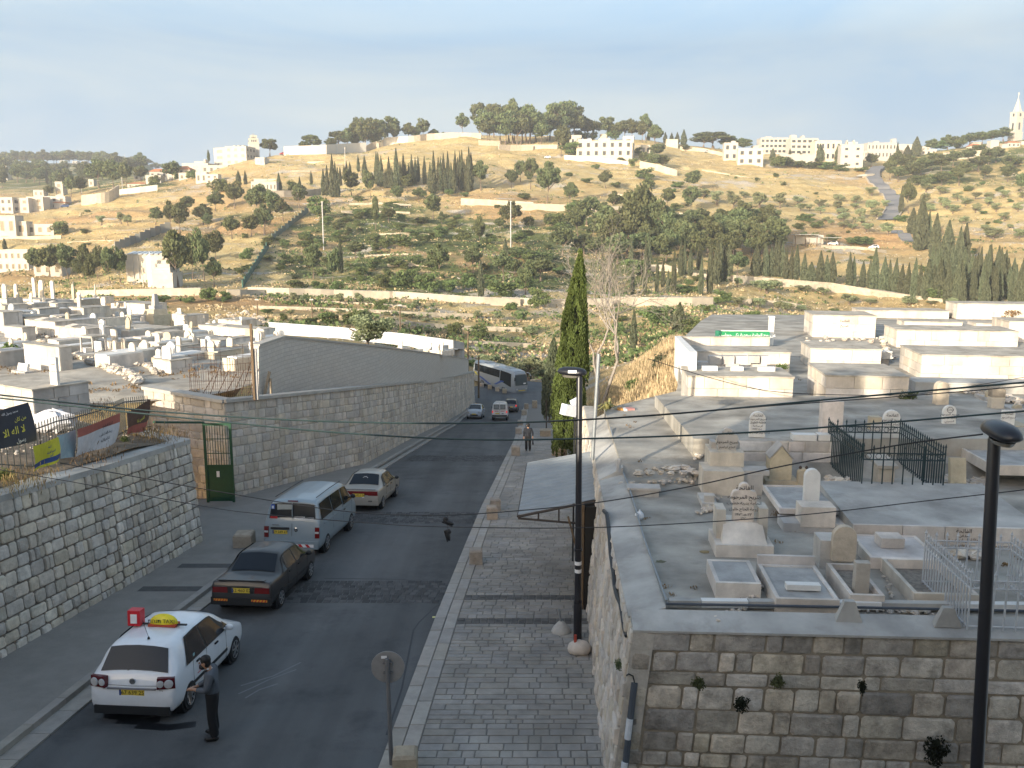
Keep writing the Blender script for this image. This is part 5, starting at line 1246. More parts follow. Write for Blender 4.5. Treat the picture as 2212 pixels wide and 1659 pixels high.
def wheel(root,x,y,r,w,m=rim_m,steer=0.0):
 s=1 if x>0 else-1;M=Matrix.Translation((x,y,r))@Matrix.Rotation(steer,4,'Z')@Matrix.Rotation(R(90)*s,4,'Y')
 b=MB();b.lathe([(r*.55,-w),(r*.9,-w),(r,-w*.75),(r,-w*.2),(r*.92,0),(r*.66,.004)],20,M);o=b.build('wheel',tyre_m,root,angle=40)
 b=MB();b.lathe([(r*.66,-.02),(r*.64,.012),(r*.57,.0),(r*.5,-.02)],20,M)
 for k in range(7):
  a=2*math.pi*k/7;b.box((r*.34,0,.004),(r*.62,r*.13,.02),M @Matrix.Rotation(a,4,'Z'))
 b.lathe([(r*.16,-.02),(r*.15,.018),(.005,.022)],10,M);b.build('rim',m,o)
 b=MB();b.lathe([(r*.64,-.05),(.01,-.05)],14,M);b.build('hub_disc',blackp,o)
 MB().lathe([(r*1.17,-w-.02),(r*1.17,-.035),(.02,-.036)],22,Matrix.Translation((x,y,r*1.03))@Matrix.Rotation(R(90)*s,4,'Y')).build('wheel_arch',blackp,root)
def lamp(root,c,d,m,name='tail_light',rz=0,ball=False):
 b=MB()
 if ball: b.ball(c,tuple(x/2 for x in d),12,8)
 else: b.box(c,d,rz=rz,taper=.94)
 return b.build(name,m,root,angle=30)
def plate(root,s,z,y,w=.5,h=.115,x=0.0,M=None):
 o=MB().box((x,y,z),(w,.014,h)).build('number_plate',plate_y,root);MB().box((x-w/2+.022,y-.004,z),(.04,.012,h*.96)).build('blue_band',mat('plate_blue',(.02,.05,.2),coord='obj'),o)
 text(s,h*.98,mat('plate_black',(.015,.015,.015),coord='obj'),Matrix.Translation((x+.02,y-.01,z))@Matrix.Rotation(R(90),4,'X'),o);return o
def mirror(root,x,y,z,m=blackp):
 s=1 if x>0 else-1;b=MB();b.ball((x+s*.11,y,z+.03),(.1,.07,.075),10,6);b.box((x+s*.02,y,z-.01),(.1,.04,.03));return b.build('wing_mirror',m,root,angle=40)
def seam(root,pts,m=blackp,r=.004): return MB().tube(pts,r,4).build('panel_seam',m,root)
def place(name,label,cat,x,Y,heading,group=None,lift=0):
 """on the street: heading = angle of the car's +y axis from world +y, clockwise"""
 hx,hy=math.sin(heading),math.cos(heading);e=1.5
 pit=math.atan2(road_z(Y+e*hy)-road_z(Y-e*hy),2*e)
 M=Matrix.Rotation(-heading,4,'Z')@Matrix.Rotation(pit,4,'X')
 return empty(name,(x,Y,road_z(Y)+lift),0,label,cat,group,rot=M.to_euler())
def handle(lf,root,y,side,z,m=blackp):
 p=lf.side_pt(y,0,side,.02);return MB().box((p[0],y,z),(.03,.16,.035)).build('door_handle',m,root)
tx=place('taxi','white compact taxi with a yellow roof sign, parked nearest by the kerb','taxi',-7.62,16.3,R(4));tx.scale=(1,.94,1)
pw=paint('taxi_white',(.68,.70,.72))
belt=lambda y: .98
T=Loft([(0,.36,.56,.70,.60,.03),(.02,.28,.74,.82,.74,.04),(.06,.25,.80,.855,.78,.05),(.09,.24,.99,.87,.76,.05),(.16,.24,1.06,.875,.74,.05),(.44,.22,1.49,.88,.66,.06),(.62,.22,1.545,.88,.655,.06),(1.5,.21,1.59,.88,.645,.06),(2.3,.21,1.56,.88,.64,.06),(2.75,.22,1.42,.88,.66,.06),(3.25,.22,1.09,.875,.72,.06),(3.35,.22,1.03,.87,.76,.06),(3.9,.24,.86,.84,.70,.08),(4.12,.26,.68,.76,.6,.08),(4.2,.34,.52,.6,.45,.04)],belt)
T.mesh('body',pw,tx)
T.top_glass('rear_window',.165,.435,.70,.60,glass,tx)
T.top_glass('windscreen',2.72,3.27,.60,.68,glass,tx)
for s in (-1,1):
 T.side_glass('side_window',[(.72,.05),(1.62,.05),(1.62,.90),(1.02,.86)],s,glass,tx)
 T.side_glass('side_window',[(1.70,.05),(2.72,.05),(2.32,.86),(1.70,.90)],s,glass,tx)
 T.side_glass('side_window',[(2.80,.05),(3.08,.05),(2.86,.5),(2.8,.55)],s,glass,tx)
 T.side_glass('window_surround',[(.64,.01),(3.16,.01),(2.38,.93),(.98,.93)],s,blackp,tx,off=.008,n=8)
 for yy in (.95,1.66,2.78): seam(tx,[T.side_pt(yy,0,s,.006),(s*.90,yy,.6),(s*.88,yy,.32)])
 MB().box((s*.905,1.75,.52),(.02,2.1,.06)).build('side_moulding',blackp,tx)
 handle(T,tx,1.2,s,.90);handle(T,tx,2.2,s,.90)
 mirror(tx,s*.88,2.75,1.03,pw if s>0 else blackp)
 o=lamp(tx,(s*.69,.075,.86),(.36,.12,.22),mat('lamp_red_dark',(.10,.008,.012),rough=.15,spec=.6,coord='obj'),rz=s*.3)
 for i,(dx,rr) in enumerate(((-.09,.072),(.075,.088))):
  MB().lathe([(rr,0),(rr*.97,.02),(rr*.7,.028),(.004,.03)],16,Matrix.Translation((s*.69+s*dx,.016-.03*(1-i),.86))@Matrix.Rotation(s*.3,4,'Z')@Matrix.Rotation(R(90),4,'X')).build('lamp_ring',clearl,o)
 wheel(tx,s*.895,.76,.315,.2);wheel(tx,s*.895,3.33,.315,.2)
MB().box((0,.03,.30),(1.56,.1,.17)).build('lower_bumper',blackp,tx)
MB().box((0,.012,.735),(1.0,.04,.03)).build('recess_shade',mat('shade_grey',(.2,.2,.21),coord='obj'),tx)  # grey strip: shade of the plate recess put into its colour
plate(tx,'67 639 25',.655,.012,.52,.12)
MB().tube([(-.78,.05,.80),(0,-.005,.80),(.78,.05,.80)],.005,4).build('panel_seam',blackp,tx)
b=MB();b.lathe([(.062,0),(.062,.012),(.05,.016),(.004,.016)],20,Matrix.Translation((0,.055,.875))@Matrix.Rotation(R(90),4,'X'));o=b.build('round_emblem',chrome,tx)
MB().tube([(-.035,.034,.905),(-.015,.034,.865),(0,.034,.885),(.015,.034,.865),(.035,.034,.905)],.005,4).box((0,0,0),(.001,.001,.001)).build('emblem_mark',blackp,o)
MB().tube([(-.14,.155,1.06),(.12,.27,1.17),(.3,.30,1.2)],.01,5).build('rear_wiper',blackp,tx)
MB().lathe([(.03,0),(.02,.04),(.006,.05)],8,Matrix.Translation((.1,.62,1.545))).tube([(.1,.62,1.58),(.04,.5,1.98)],.005,5).build('aerial',blackp,tx)
text('TAXI',.05,blackp,Matrix.Translation((-.55,.02,.70))@Matrix.Rotation(R(90),4,'X'),tx);text('TDI',.05,blackp,Matrix.Translation((.6,.02,.70))@Matrix.Rotation(R(90),4,'X'),tx)
text('09125',.15,mat('fleet_red',(.12,.03,.04),coord='obj'),Matrix.Translation((.915,1.35,.73))@Matrix.Rotation(R(90),4,'Z')@Matrix.Rotation(R(90),4,'X'),tx)
MB().box((.906,1.35,.64),(.006,.46,.014)).build('red_line',redp,tx)
MB().box((.86,1.05,1.05),(.01,.07,.1)).build('window_sticker',mat('pale_blue_sticker',(.3,.5,.5),coord='obj'),tx)
o=MB().box((0,1.35,1.60),(1.2,.05,.03)).build('roof_bar',blackp,tx)
M=Matrix.Translation((.1,1.35,1.60));b=MB();b.ball((.1,1.35,1.63),(.31,.12,.2),18,8);sg_=b.build('roof_sign',mat('taxi_yellow',(.72,.60,.03),rough=.3,coord='obj'),tx,smooth=True)
MB().box((.1,1.35,1.60),(.6,.25,.05)).build('sign_base',mat('sign_red',(.4,.06,.03),coord='obj'),tx);text('תחנת TAXI',.12,ink,Matrix.Translation((.1,1.222,1.70))@Matrix.Rotation(R(90),4,'X'),tx)
MB().box((-.5,1.33,1.75),(.27,.23,.33)).build('red_box_sign',mat('box_red',(.5,.02,.03),rough=.4,coord='obj'),tx);MB().box((-.5,1.213,1.74),(.14,.008,.2)).build('white_panel',whitep,tx)
def sedan(label,x,Y,hd,pm,plate_s,Ls,Wd,H,lights,spoil=False,trim=False,name='sedan'):
 c=place(name,label,'car',x,Y,hd);w=Wd/2
 S=Loft([(0,.34,.55,w*.85,w*.7,.03),(.03,.28,.68,w*.95,w*.85,.03),(.06,.26,.90,w*.97,w*.86,.03),(.10,.25,.955,w*.975,w*.84,.035),(.86,.22,.985,w*.99,w*.80,.04),(1.42,.21,H-.025,w,w*.71,.05),(1.7,.2,H,w,w*.70,.05),(2.5,.2,H-.01,w,w*.70,.05),(2.68,.2,H-.07,w,w*.72,.05),(3.25,.21,.99,w*.985,w*.82,.05),(Ls-.35,.23,.84,w*.95,w*.78,.06),(Ls-.06,.27,.68,w*.84,w*.65,.06),(Ls,.34,.5,w*.7,w*.5,.04)],lambda y: .90)
 S.mesh('body',pm,c);S.top_glass('rear_window',.88,1.39,w*.74,w*.63,glass,c);S.top_glass('windscreen',2.7,3.22,w*.64,w*.76,glass,c)
 for s in (-1,1):
  S.side_glass('side_window',[(1.0,.1),(1.28,.1),(1.28,.75),(1.22,.6)],s,glass,c,n=2);S.side_glass('side_window',[(1.33,.08),(2.02,.08),(2.02,.88),(1.40,.88)],s,glass,c);S.side_glass('side_window',[(2.09,.08),(2.98,.08),(2.62,.85),(2.09,.88)],s,glass,c)
  S.side_glass('window_surround',[(.93,.03),(3.08,.03),(2.66,.93),(1.32,.93)],s,blackp,c,off=.007,n=8)
  for yy in (1.3,2.06,3.02): seam(c,[S.side_pt(yy,0,s,.005),(s*w*1.025,yy,.55),(s*w,yy,.3)])
  handle(S,c,1.5,s,.83);handle(S,c,2.25,s,.83);mirror(c,s*w,2.85,.93)
  MB().box((s*w*1.025,1.9,.5),(.015,2.2,.05)).build('side_moulding',blackp if trim else pm,c)
  wheel(c,s*w*1.005,.78,.29,.18);wheel(c,s*w*1.005,3.35,.29,.18)
 MB().box((0,.04,.40),(Wd*.98,.12,.2)).build('bumper',blackp if trim else pm,c)
 for (lx,lw,lz,lh,m) in lights:
  for s in (-1,1): lamp(c,(s*lx,.045,lz),(lw,.06,lh),m)
 plate(c,plate_s,.70,.005,.5,.13)
 return c,S
dark=paint('faded_black',(.022,.022,.023),coat=.3,rough=.45)
sd,S_=sedan('weathered black sedan parked between the taxi and the pale blue van',-7.3,22.35,R(5),dark,'52 460 02',4.25,1.69,1.40,[(.58,.42,.70,.15,redl),(.28,.12,.70,.13,mat('dark_lens',(.07,.012,.012),rough=.2,coord='obj'))],trim=True)
MB().box((0,.03,.70),(.7,.03,.17)).build('rear_panel',blackp,sd);MB().box((0,.08,.965),(1.3,.12,.03)).build('boot_spoiler',dark,sd)
def stripes(root,x0,x1,z,h,n,y,ma,mb_,name='warning_stripe',sl=1):
 o=MB().box(((x0+x1)/2,y,z),(x1-x0,.006,h)).build(name,ma,root);b=MB();d=(x1-x0)/n
 for i in range(n):
  a=x0+d*i;b.quad((a+d*.1,y-.005,z-h/2),(a+d*.55,y-.005,z-h/2),(a+d*(.55+.35*sl),y-.005,z+h/2),(a+d*(.1+.35*sl),y-.005,z+h/2))
 b.build('stripe',mb_,o)
orange=mat('reflector_orange',(.62,.30,.03),coord='obj')
stripes(sd,-.74,-.36,.44,.06,5,-.03,orange,redp);stripes(sd,.30,.74,.44,.06,5,-.03,orange,redp)
MB().box((0,1.0,1.0),(.95,.2,.01)).build('parcel_shelf',mat('shelf_cloth',(.2,.22,.2),coord='obj'),sd)
beige=paint('champagne',(.29,.265,.225),coat=.4,rough=.4)
bs,S_=sedan('dusty beige sedan with full-width red tail lights, ahead of the van',-6.3,34.7,R(5),beige,'15 821 36',4.4,1.71,1.41,[(.60,.40,.78,.17,redl)])
MB().box((0,.03,.79),(.9,.03,.15)).build('light_bar',redl,bs);MB().box((0,.055,.93),(1.4,.05,.02)).build('boot_trim',chrome,bs)
for s in (-1,1): MB().box((s*.2,.0,.62),(.09,.02,.025)).build('plate_clip',whitep,bs)
for s,x in ((-1,-.38),(1,.5)): MB().box((x,-.022,.47),(.16,.006,.06)).build('scuff',mat('scuff',(.09,.085,.08),coord='obj'),bs)
MB().tube([(.12*math.cos(t)-.0,1.12+.10*math.sin(t),1.16+.17*math.sin(t)*.6) for t in [2*math.pi*i/14 for i in range(15)]],.008,4).build('ring_sticker',whitep,bs)
vn=place('van','pale blue passenger van with red and white chevrons on its bumper','van',-7.32,27.9,R(5));pb=paint('pale_blue',(.225,.275,.305),coat=.4)
w=.95
V=Loft([(0,.36,.60,.86,.80,.03),(.03,.30,.84,.92,.86,.04),(.06,.28,1.15,.94,.88,.04),(.10,.27,1.28,.945,.88,.04),(.22,.26,1.84,.95,.80,.06),(.34,.26,1.915,.95,.78,.07),(1.2,.25,1.95,.95,.77,.07),(3.3,.25,1.94,.95,.77,.07),(3.62,.25,1.86,.95,.77,.07),(4.28,.26,1.25,.945,.80,.06),(4.75,.28,.98,.88,.74,.06),(4.86,.32,.8,.82,.65,.05),(4.9,.38,.6,.7,.55,.03)],lambda y: 1.16)
V.mesh('body',pb,vn)
V.top_glass('rear_window',.112,.212,.79,.73,glass,vn,n=4)
V.top_glass('windscreen',3.66,4.26,.70,.76,glass,vn)
MB().box((0,.095,1.55),(.02,.03,.55)).build('rear_door_gap',pb,vn);MB().tube([(0,.018,.5),(0,.02,.85),(0,.05,1.15)],.006,4).build('panel_seam',blackp,vn)
for s in (-1,1):
 V.side_glass('side_window',[(.30,.12),(1.55,.12),(1.55,.86),(.42,.86)],s,glass,vn);V.side_glass('side_window',[(1.62,.12),(2.75,.12),(2.75,.86),(1.62,.86)],s,glass,vn);V.side_glass('side_window',[(2.85,.02),(4.0,.02),(3.55,.84),(2.85,.86)],s,glass,vn)
 for yy in (1.58,2.8,3.95): seam(vn,[V.side_pt(yy,.1,s,.006),(s*.965,yy,.7),(s*.94,yy,.34)])
 MB().box((s*.957,2.1,1.08),(.02,3.2,.03)).build('slide_rail',pb,vn)
 o=lamp(vn,(s*.86,.045,.86),(.15,.1,.36),redl,rz=s*.12);MB().box((s*.86,-.008,.87),(.13,.02,.06)).build('lamp_band',clearl,o)
 mirror(vn,s*.95,3.75,1.28);handle(V,vn,2.95,s,1.0)
 wheel(vn,s*.965,.85,.33,.2);wheel(vn,s*.965,3.85,.33,.2)
 MB().tube([(s*.70,.5,1.945),(s*.69,2,1.965),(s*.69,3.3,1.955)],.015,5).build('roof_gutter',blackp,vn)
MB().box((-.40,.012,.985),(.62,.05,.06)).build('handle_recess',blackp,vn);MB().box((-.55,.02,1.10),(.22,.03,.02)).build('chrome_strip',chrome,vn)
plate(vn,'19 349 67',.86,.008,.5,.12,x=-.40)
b=MB();b.lathe([(.07,0),(.07,.012),(.05,.018),(.004,.018)],18,Matrix.Translation((.14,.03,.95))@Matrix.Rotation(R(90),4,'X'));o=b.build('round_emblem',chrome,vn)
MB().tube([(.10,.006,.985),(.125,.006,.93),(.14,.006,.955),(.155,.006,.93),(.18,.006,.985)],.006,4).build('emblem_mark',blackp,o)
MB().box((0,.19,1.875),(.34,.04,.03)).build('high_brake_light',redl,vn)
MB().box((0,.0,.45),(1.8,.1,.26)).build('bumper',pb,vn)
stripes(vn,-.72,0,.43,.10,3,-.054,whitep,redp);stripes(vn,.04,.76,.43,.10,3,-.054,whitep,redp,sl=-1)
o=MB().box((-.68,.165,1.67),(.13,.012,.15)).build('badge_sticker',mat('blue_sticker',(.05,.1,.35),coord='obj'),vn);MB().box((-.68,.155,1.66),(.07,.006,.09)).build('badge_figure',whitep,o)
MB().box((-.63,.105,1.325),(.24,.012,.07)).build('red_sticker',redp,vn);MB().box((.25,.105,1.325),(.36,.012,.09)).build('pale_sticker',whitep,vn);MB().box((.58,.107,1.315),(.3,.012,.06)).build('pale_sticker',whitep,vn)
MB().box((-.28,.158,1.66),(.5,.004,.2)).build('sky_gleam',mat('gleam_pale',(.38,.39,.36),rough=.2,coord='obj'),vn)  # pale sheet painted as the sky reflected in the rear window
sv=paint('silver',(.36,.38,.41));hb=place('hatchback','small silver hatchback driving uphill towards the viewpoint','car',-3.72,93.4,R(184))
Hh=Loft([(0,.34,.6,.66,.6,.03),(.05,.25,.85,.76,.7,.04),(.12,.24,1.0,.78,.7,.04),(.4,.22,1.46,.79,.6,.05),(1.2,.2,1.54,.8,.58,.05),(2.0,.2,1.5,.8,.58,.05),(2.85,.22,1.05,.79,.68,.06),(3.35,.24,.85,.75,.62,.07),(3.55,.28,.62,.66,.5,.06),(3.6,.34,.5,.56,.4,.03)],lambda y: .95)
Hh.mesh('body',sv,hb);Hh.top_glass('windscreen',2.05,2.82,.54,.64,glass,hb);Hh.top_glass('rear_window',.14,.38,.6,.55,glass,hb)
for s in (-1,1):
 Hh.side_glass('side_window',[(.6,.08),(2.6,.08),(2.0,.88),(.8,.88)],s,glass,hb);wheel(hb,s*.81,.6,.29,.17);wheel(hb,s*.81,2.95,.29,.17);mirror(hb,s*.79,2.5,1.0,sv)
 lamp(hb,(s*.56,3.42,.74),(.26,.2,.17),clearl,'headlight',rz=-s*.5)
MB().box((0,3.57,.44),(.8,.08,.16)).build('grille',blackp,hb);MB().box((0,3.615,.56),(.45,.02,.1)).build('number_plate',plate_y,hb)
wv=place('white_van','white high-roofed van braking with red lamps lit','van',-1.27,87.9,R(2));pw2=paint('van_white',(.62,.61,.58),coat=.2)
K=Loft([(0,.42,.7,.72,.7,.02),(.03,.38,1.0,.77,.74,.03),(.07,.36,1.75,.79,.70,.05),(.2,.35,1.88,.79,.68,.06),(2.0,.33,1.9,.79,.68,.06),(2.5,.33,1.8,.79,.68,.06),(3.1,.34,1.12,.78,.7,.05),(3.9,.38,.85,.72,.6,.05),(4.0,.4,.6,.6,.5,.03)],lambda y: 1.1)
K.mesh('body',pw2,wv)
for s in (-1,1):
 o=MB().box((s*.33,-.0,1.43),(.5,.09,.46)).build('rear_door_window',blackp,wv);MB().box((s*.33,-.05,1.43),(.42,.02,.38)).build('pane',mat('hazy_glass',(.25,.26,.25),rough=.2,coord='obj'),o)
 lamp(wv,(s*.72,.0,.92),(.11,.08,.2),redon,'brake_light');wheel(wv,s*.80,.7,.3,.17);wheel(wv,s*.80,3.1,.3,.17);mirror(wv,s*.79,2.7,1.2)
 K.side_glass('side_window',[(2.0,.05),(2.95,.05),(2.5,.85),(2.0,.85)],s,glass,wv)
MB().box((0,-.01,.52),(1.5,.14,.16)).build('bumper',blackp,wv);MB().box((-.22,-.035,.75),(.42,.02,.11)).build('number_plate',plate_y,wv);MB().box((.32,-.03,.75),(.2,.02,.05)).build('badge',mat('dark_blue_badge',(.03,.04,.12),coord='obj'),wv)
MB().box((-.3,-.032,.99),(.4,.01,.05)).box((.3,-.032,.99),(.4,.01,.05)).build('red_lettering_band',redp,wv)
MB().box((.0,.9,1.93),(.9,1.2,.06)).build('roof_hatch',pw2,wv);MB().box((0,-.005,1.2),(.012,.05,1.3)).build('door_gap',blackp,wv)
dc=place('small_car','dark car with a lit red lamp half hidden by the white van','car',-.15,99.5,R(3));Hh2=Hh;Hh2.mesh('body',paint('dark_graphite',(.05,.05,.055)),dc);Hh.top_glass('rear_window',.14,.38,.6,.55,glass,dc)
for s in (-1,1): lamp(dc,(s*.62,.03,.82),(.16,.08,.16),redon,'brake_light');wheel(dc,s*.81,.6,.29,.17);wheel(dc,s*.81,2.95,.29,.17);Hh.side_glass('side_window',[(.6,.08),(2.6,.08),(2.0,.88),(.8,.88)],s,glass,dc)
MB().box((0,.0,.66),(.45,.03,.1)).build('number_plate',plate_y,dc)
hd=math.atan2(.53,-.85);L_=12.0
fx,fy=1.35,124.6
cx,cy=fx-.53*L_,fy+.85*L_
cb=empty('coach',(cx,cy,road_z(125)-.05),0,'silver grey coach with blue swooshes turning at the foot of the street','bus',rot=(Matrix.Rotation(-hd,4,'Z')@Matrix.Rotation(R(-1.6),4,'X')).to_euler());cm=paint('coach_silver',(.23,.25,.265),coat=.4)
B=Loft([(0,.5,2.6,1.15,1.05,.1),(.1,.4,3.3,1.22,1.1,.12),(.3,.35,3.5,1.25,1.12,.14),(3,.32,3.55,1.25,1.12,.14),(10.3,.32,3.6,1.25,1.12,.14),(11.3,.32,3.5,1.24,1.08,.16),(11.75,.34,3.15,1.2,1.0,.16),(11.95,.38,1.5,1.13,.95,.08),(12.05,.42,1.2,1.05,.85,.06),(12.08,.5,.9,.9,.7,.03)],lambda y: 1.75,zm=1.0)
B.mesh('body',cm,cb)
for s in (-1,1):
 B.side_glass('side_window',[(.5,.18),(7.9,.18),(7.9,.82),(.5,.82)],s,glass,cb,n=10,off=.02);B.side_glass('side_window',[(8.1,-.05),(11.2,-.35),(11.0,.80),(8.1,.85)],s,glass,cb,n=8,off=.02)
 for yy in (2.0,3.5,5.0,6.5): MB().tube([B.side_pt(yy,.2,s,.026),B.side_pt(yy,.8,s,.026)],.018,4).build('window_bar',blackp,cb)
 wheel(cb,s*1.26,2.9,.5,.3);wheel(cb,s*1.26,9.1,.5,.3)
 for k,(ya,yb,za,zb,cc) in enumerate(((6.6,9.2,.85,1.6,'coach_blue'),(1.2,5.5,1.3,.6,'coach_blue'),(.4,1.8,1.7,1.3,'coach_yellow'))):
  m_=mat(cc,(.03,.07,.25) if 'blue' in cc else (.55,.5,.08),coord='obj',rough=.4)
  b=MB();n=8
  for i in range(n):
   t0,t1=i/n,(i+1)/n;f=lambda t: za+(zb-za)*(t*t*(3-2*t));y0,y1=ya+(yb-ya)*t0,ya+(yb-ya)*t1;hh=.1+.22*math.sin(math.pi*(t0+.06));
   b.quad((s*1.285,y0,f(t0)),(s*1.285,y1,f(t1)),(s*1.285,y1,f(t1)+hh),(s*1.285,y0,f(t0)+hh))
  b.build('swoosh',m_,cb)
 o=MB().tube([(s*1.0,11.7,3.25),(s*1.25,12.1,3.2),(s*1.35,12.35,2.8)],.05,6).build('mirror_arm',cm,cb);MB().box((s*1.36,12.36,2.55),(.16,.12,.5)).build('wing_mirror',blackp,cb)
 lamp(cb,(s*.85,12.02,.95),(.35,.12,.2),clearl,'headlight',rz=-s*.35)
b=MB();b.add([(-.98,11.81,3.0),(.98,11.81,3.0),(1.02,12.0,1.55),(-1.02,12.0,1.55)],[(0,1,2,3)]);b.add([(-.98,11.83,3.0),(.98,11.83,3.0),(1.02,12.03,1.5),(-1.02,12.03,1.5)],[(3,2,1,0)]);b.build('windscreen',mat('coach_glass',(.06,.08,.09),rough=.08,spec=.7,coord='obj'),cb)
MB().box((-.5,12.06,1.75),(.4,.02,.18)).build('route_card',whitep,cb);MB().box((0,12.1,.75),(1.1,.03,.12)).build('number_plate',plate_y,cb)
for yy in (3.0,6.0,9.0): MB().box((0,yy,3.6),(1.2,1.4,.1),taper=.85).build('roof_unit',cm,cb)
# ---- people
def skinned(name,J,E,m,parent,sub=2):
 ks=list(J);me=bpy.data.meshes.new(name);me.from_pydata([J[k][0] for k in ks],[(ks.index(a),ks.index(b)) for a,b in E],[]);me.materials.append(m)
 o=bpy.data.objects.new(name,me);COL.objects.link(o);o.parent=parent
 md=o.modifiers.new('skin','SKIN');md.use_smooth_shade=True
 for i,k in enumerate(ks):
  r=J[k][1];me.skin_vertices[0].data[i].radius=(r,r) if not isinstance(r,tuple) else r
  me.skin_vertices[0].data[i].use_root=(i==0)
 sb=o.modifiers.new('sub','SUBSURF');sb.levels=sub;sb.render_levels=sub;return o
skin_m=mat('skin',(.34,.19,.12),rough=.55,var=.06,coord='obj');hair_m=mat('black_hair',(.012,.011,.01),rough=.6,coord='obj')
def person(label,loc,rz,P,cols,beard=False,walking=False):
 """P: joint positions, person faces local -y"""
 root=empty('person',loc,rz,label,'person');V_=Vector
 g=lambda k: V_(P[k])
 J={'pelvis': (g('pelvis'),.08),'waist': (g('waist'),.08),'chest': (g('chest'),.10),'neck': (g('neck'),.055),'jaw': (g('head')-V_((0,0,.07)),.075),'skull': (g('head')+V_((0,0,.04)),.088)}
 E=[('pelvis','waist'),('waist','chest'),('chest','neck'),('neck','jaw'),('jaw','skull')]
 for s in 'lr':
  for k,r in (('sh',.062),('el',.045),('wr',.03),('palm',.036),('hip',.085),('kn',.062),('an',.045),('toe',.035)): J[k+s]=(g(k+s),r)
  E+=[('chest','sh'+s),('sh'+s,'el'+s),('el'+s,'wr'+s),('wr'+s,'palm'+s),('pelvis','hip'+s),('hip'+s,'kn'+s),('kn'+s,'an'+s),('an'+s,'toe'+s)]
  d=(g('palm'+s)-g('wr'+s)).normalized();sd_=V_((1,0,0)) if abs(d.x)<.8 else V_((0,1,0));sd_=(sd_-d*sd_.dot(d)).normalized();dn=V_((0,0,-1))
  for i,(o_,l) in enumerate(((-.03,.07),(-.01,.082),(.01,.078),(.03,.062),(.045,.05))):
   a=g('palm'+s)+sd_*o_+d*.02;c=a+d*l*.55+(sd_*.02 if i==4 else V_((0,0,0)));e=c+(d*.35+dn*.5)*l*.7
   J['f%d%s'%(i,s)]=(c,.0095);J['t%d%s'%(i,s)]=(e,.0085);E+=[('palm'+s,'f%d%s'%(i,s)),('f%d%s'%(i,s),'t%d%s'%(i,s))]
 body=skinned('body',J,E,skin_m,root)
 h=g('head');MB().ball(h+V_((0,-.098,-.02)),(.014,.02,.024),6,4).build('nose',skin_m,body)
 for s in (-1,1): MB().ball(h+V_((s*.092,.005,-.01)),(.012,.028,.035),6,4).build('ear',skin_m,body);MB().ball(h+V_((s*.034,-.083,.012)),(.013,.008,.008),6,4).build('eye',hair_m,body)
 MB().box(h+V_((0,-.086,-.062)),(.045,.012,.01)).build('mouth',mat('lip',(.2,.08,.06),coord='obj'),body)
 b=MB();b.ball(h+V_((0,.02,.045)),(.1,.1,.095),12,8,.04);b.ball(h+V_((0,.045,-.03)),(.088,.072,.09),10,6,.04);b.build('hair',hair_m,root,smooth=True)
 if beard: b=MB();b.ball(h+V_((0,-.04,-.095)),(.075,.062,.055),10,6,.05);b.build('beard',hair_m,root,smooth=True)
 up=V_((0,0,.0))
 Jt={'pelvis': (g('pelvis')-V_((0,0,.05)),(.205,.165)),'waist': (g('waist'),(.18,.145)),'chest': (g('chest'),(.19,.14)),'col': (g('neck')-V_((0,0,.035)),.085)}
 Et=[('pelvis','waist'),('waist','chest'),('chest','col')]
 for s in 'lr':
  Jt['sh'+s]=(g('sh'+s),.085);Jt['el'+s]=(g('el'+s),.066);Jt['cu'+s]=(g('wr'+s)*.9+g('el'+s)*.1,.05);Et+=[('chest','sh'+s),('sh'+s,'el'+s),('el'+s,'cu'+s)]
 skinned('jumper',Jt,Et,cols[0],root)
 Jl={'pelvis': (g('pelvis'),(.17,.135)),'band': (g('waist')-V_((0,0,.02)),(.16,.125))};El=[('pelvis','band')]
 for s in 'lr':
  Jl['hip'+s]=(g('hip'+s),.118);Jl['kn'+s]=(g('kn'+s),.09);Jl['hem'+s]=(g('an'+s)*.99+g('kn'+s)*.01-V_((0,0,.02)),.09);El+=[('pelvis','hip'+s),('hip'+s,'kn'+s),('kn'+s,'hem'+s)]
  a,t=g('an'+s),g('toe'+s);d=(t-a);d.z=0;d.normalize();b=MB();c=a+d*.07;M=Matrix.Translation((c.x,c.y,a.z-.03))@Matrix.Rotation(math.atan2(d.x,-d.y),4,'Z');b.ball((0,0,0),(.052,.145,.058),10,6);o=b.build('shoe',mat('black_shoe',(.012,.012,.012),rough=.4,coord='obj'),root,smooth=True);o.matrix_local=M
 skinned('trousers',Jl,El,cols[1],root)
 return root
grey_j=mat('grey_jumper',(.085,.095,.11),rough=.9,var=.12,scale=30,coord='obj');blk=mat('black_trousers',(.012,.012,.013),rough=.9,coord='obj');navy=mat('navy_jacket',(.014,.016,.022),rough=.85,coord='obj')
x1,Y1=-5.78,15.75
P1=dict(pelvis=(0,0,.93),waist=(0,-.01,1.1),chest=(0,.0,1.3),neck=(0,-.04,1.47),head=(0,-.11,1.59),shl=(.19,.01,1.38),ell=(.24,-.06,1.11),wrl=(.10,-.29,1.08),palml=(.05,-.37,1.08),shr=(-.19,.01,1.38),elr=(-.24,-.08,1.11),wrr=(-.08,-.31,1.05),palmr=(-.03,-.39,1.05),hipl=(.1,0,.88),knl=(.11,-.02,.49),anl=(.12,.03,.09),toel=(.13,-.12,.04),hipr=(-.1,0,.88),knr=(-.12,-.03,.49),anr=(-.13,-.01,.09),toer=(-.16,-.16,.04))
m1=person('man in grey jumper and black trousers holding a cloth beside the taxi',(x1,Y1,road_z(Y1)),R(-82),P1,(grey_j,blk),beard=True)
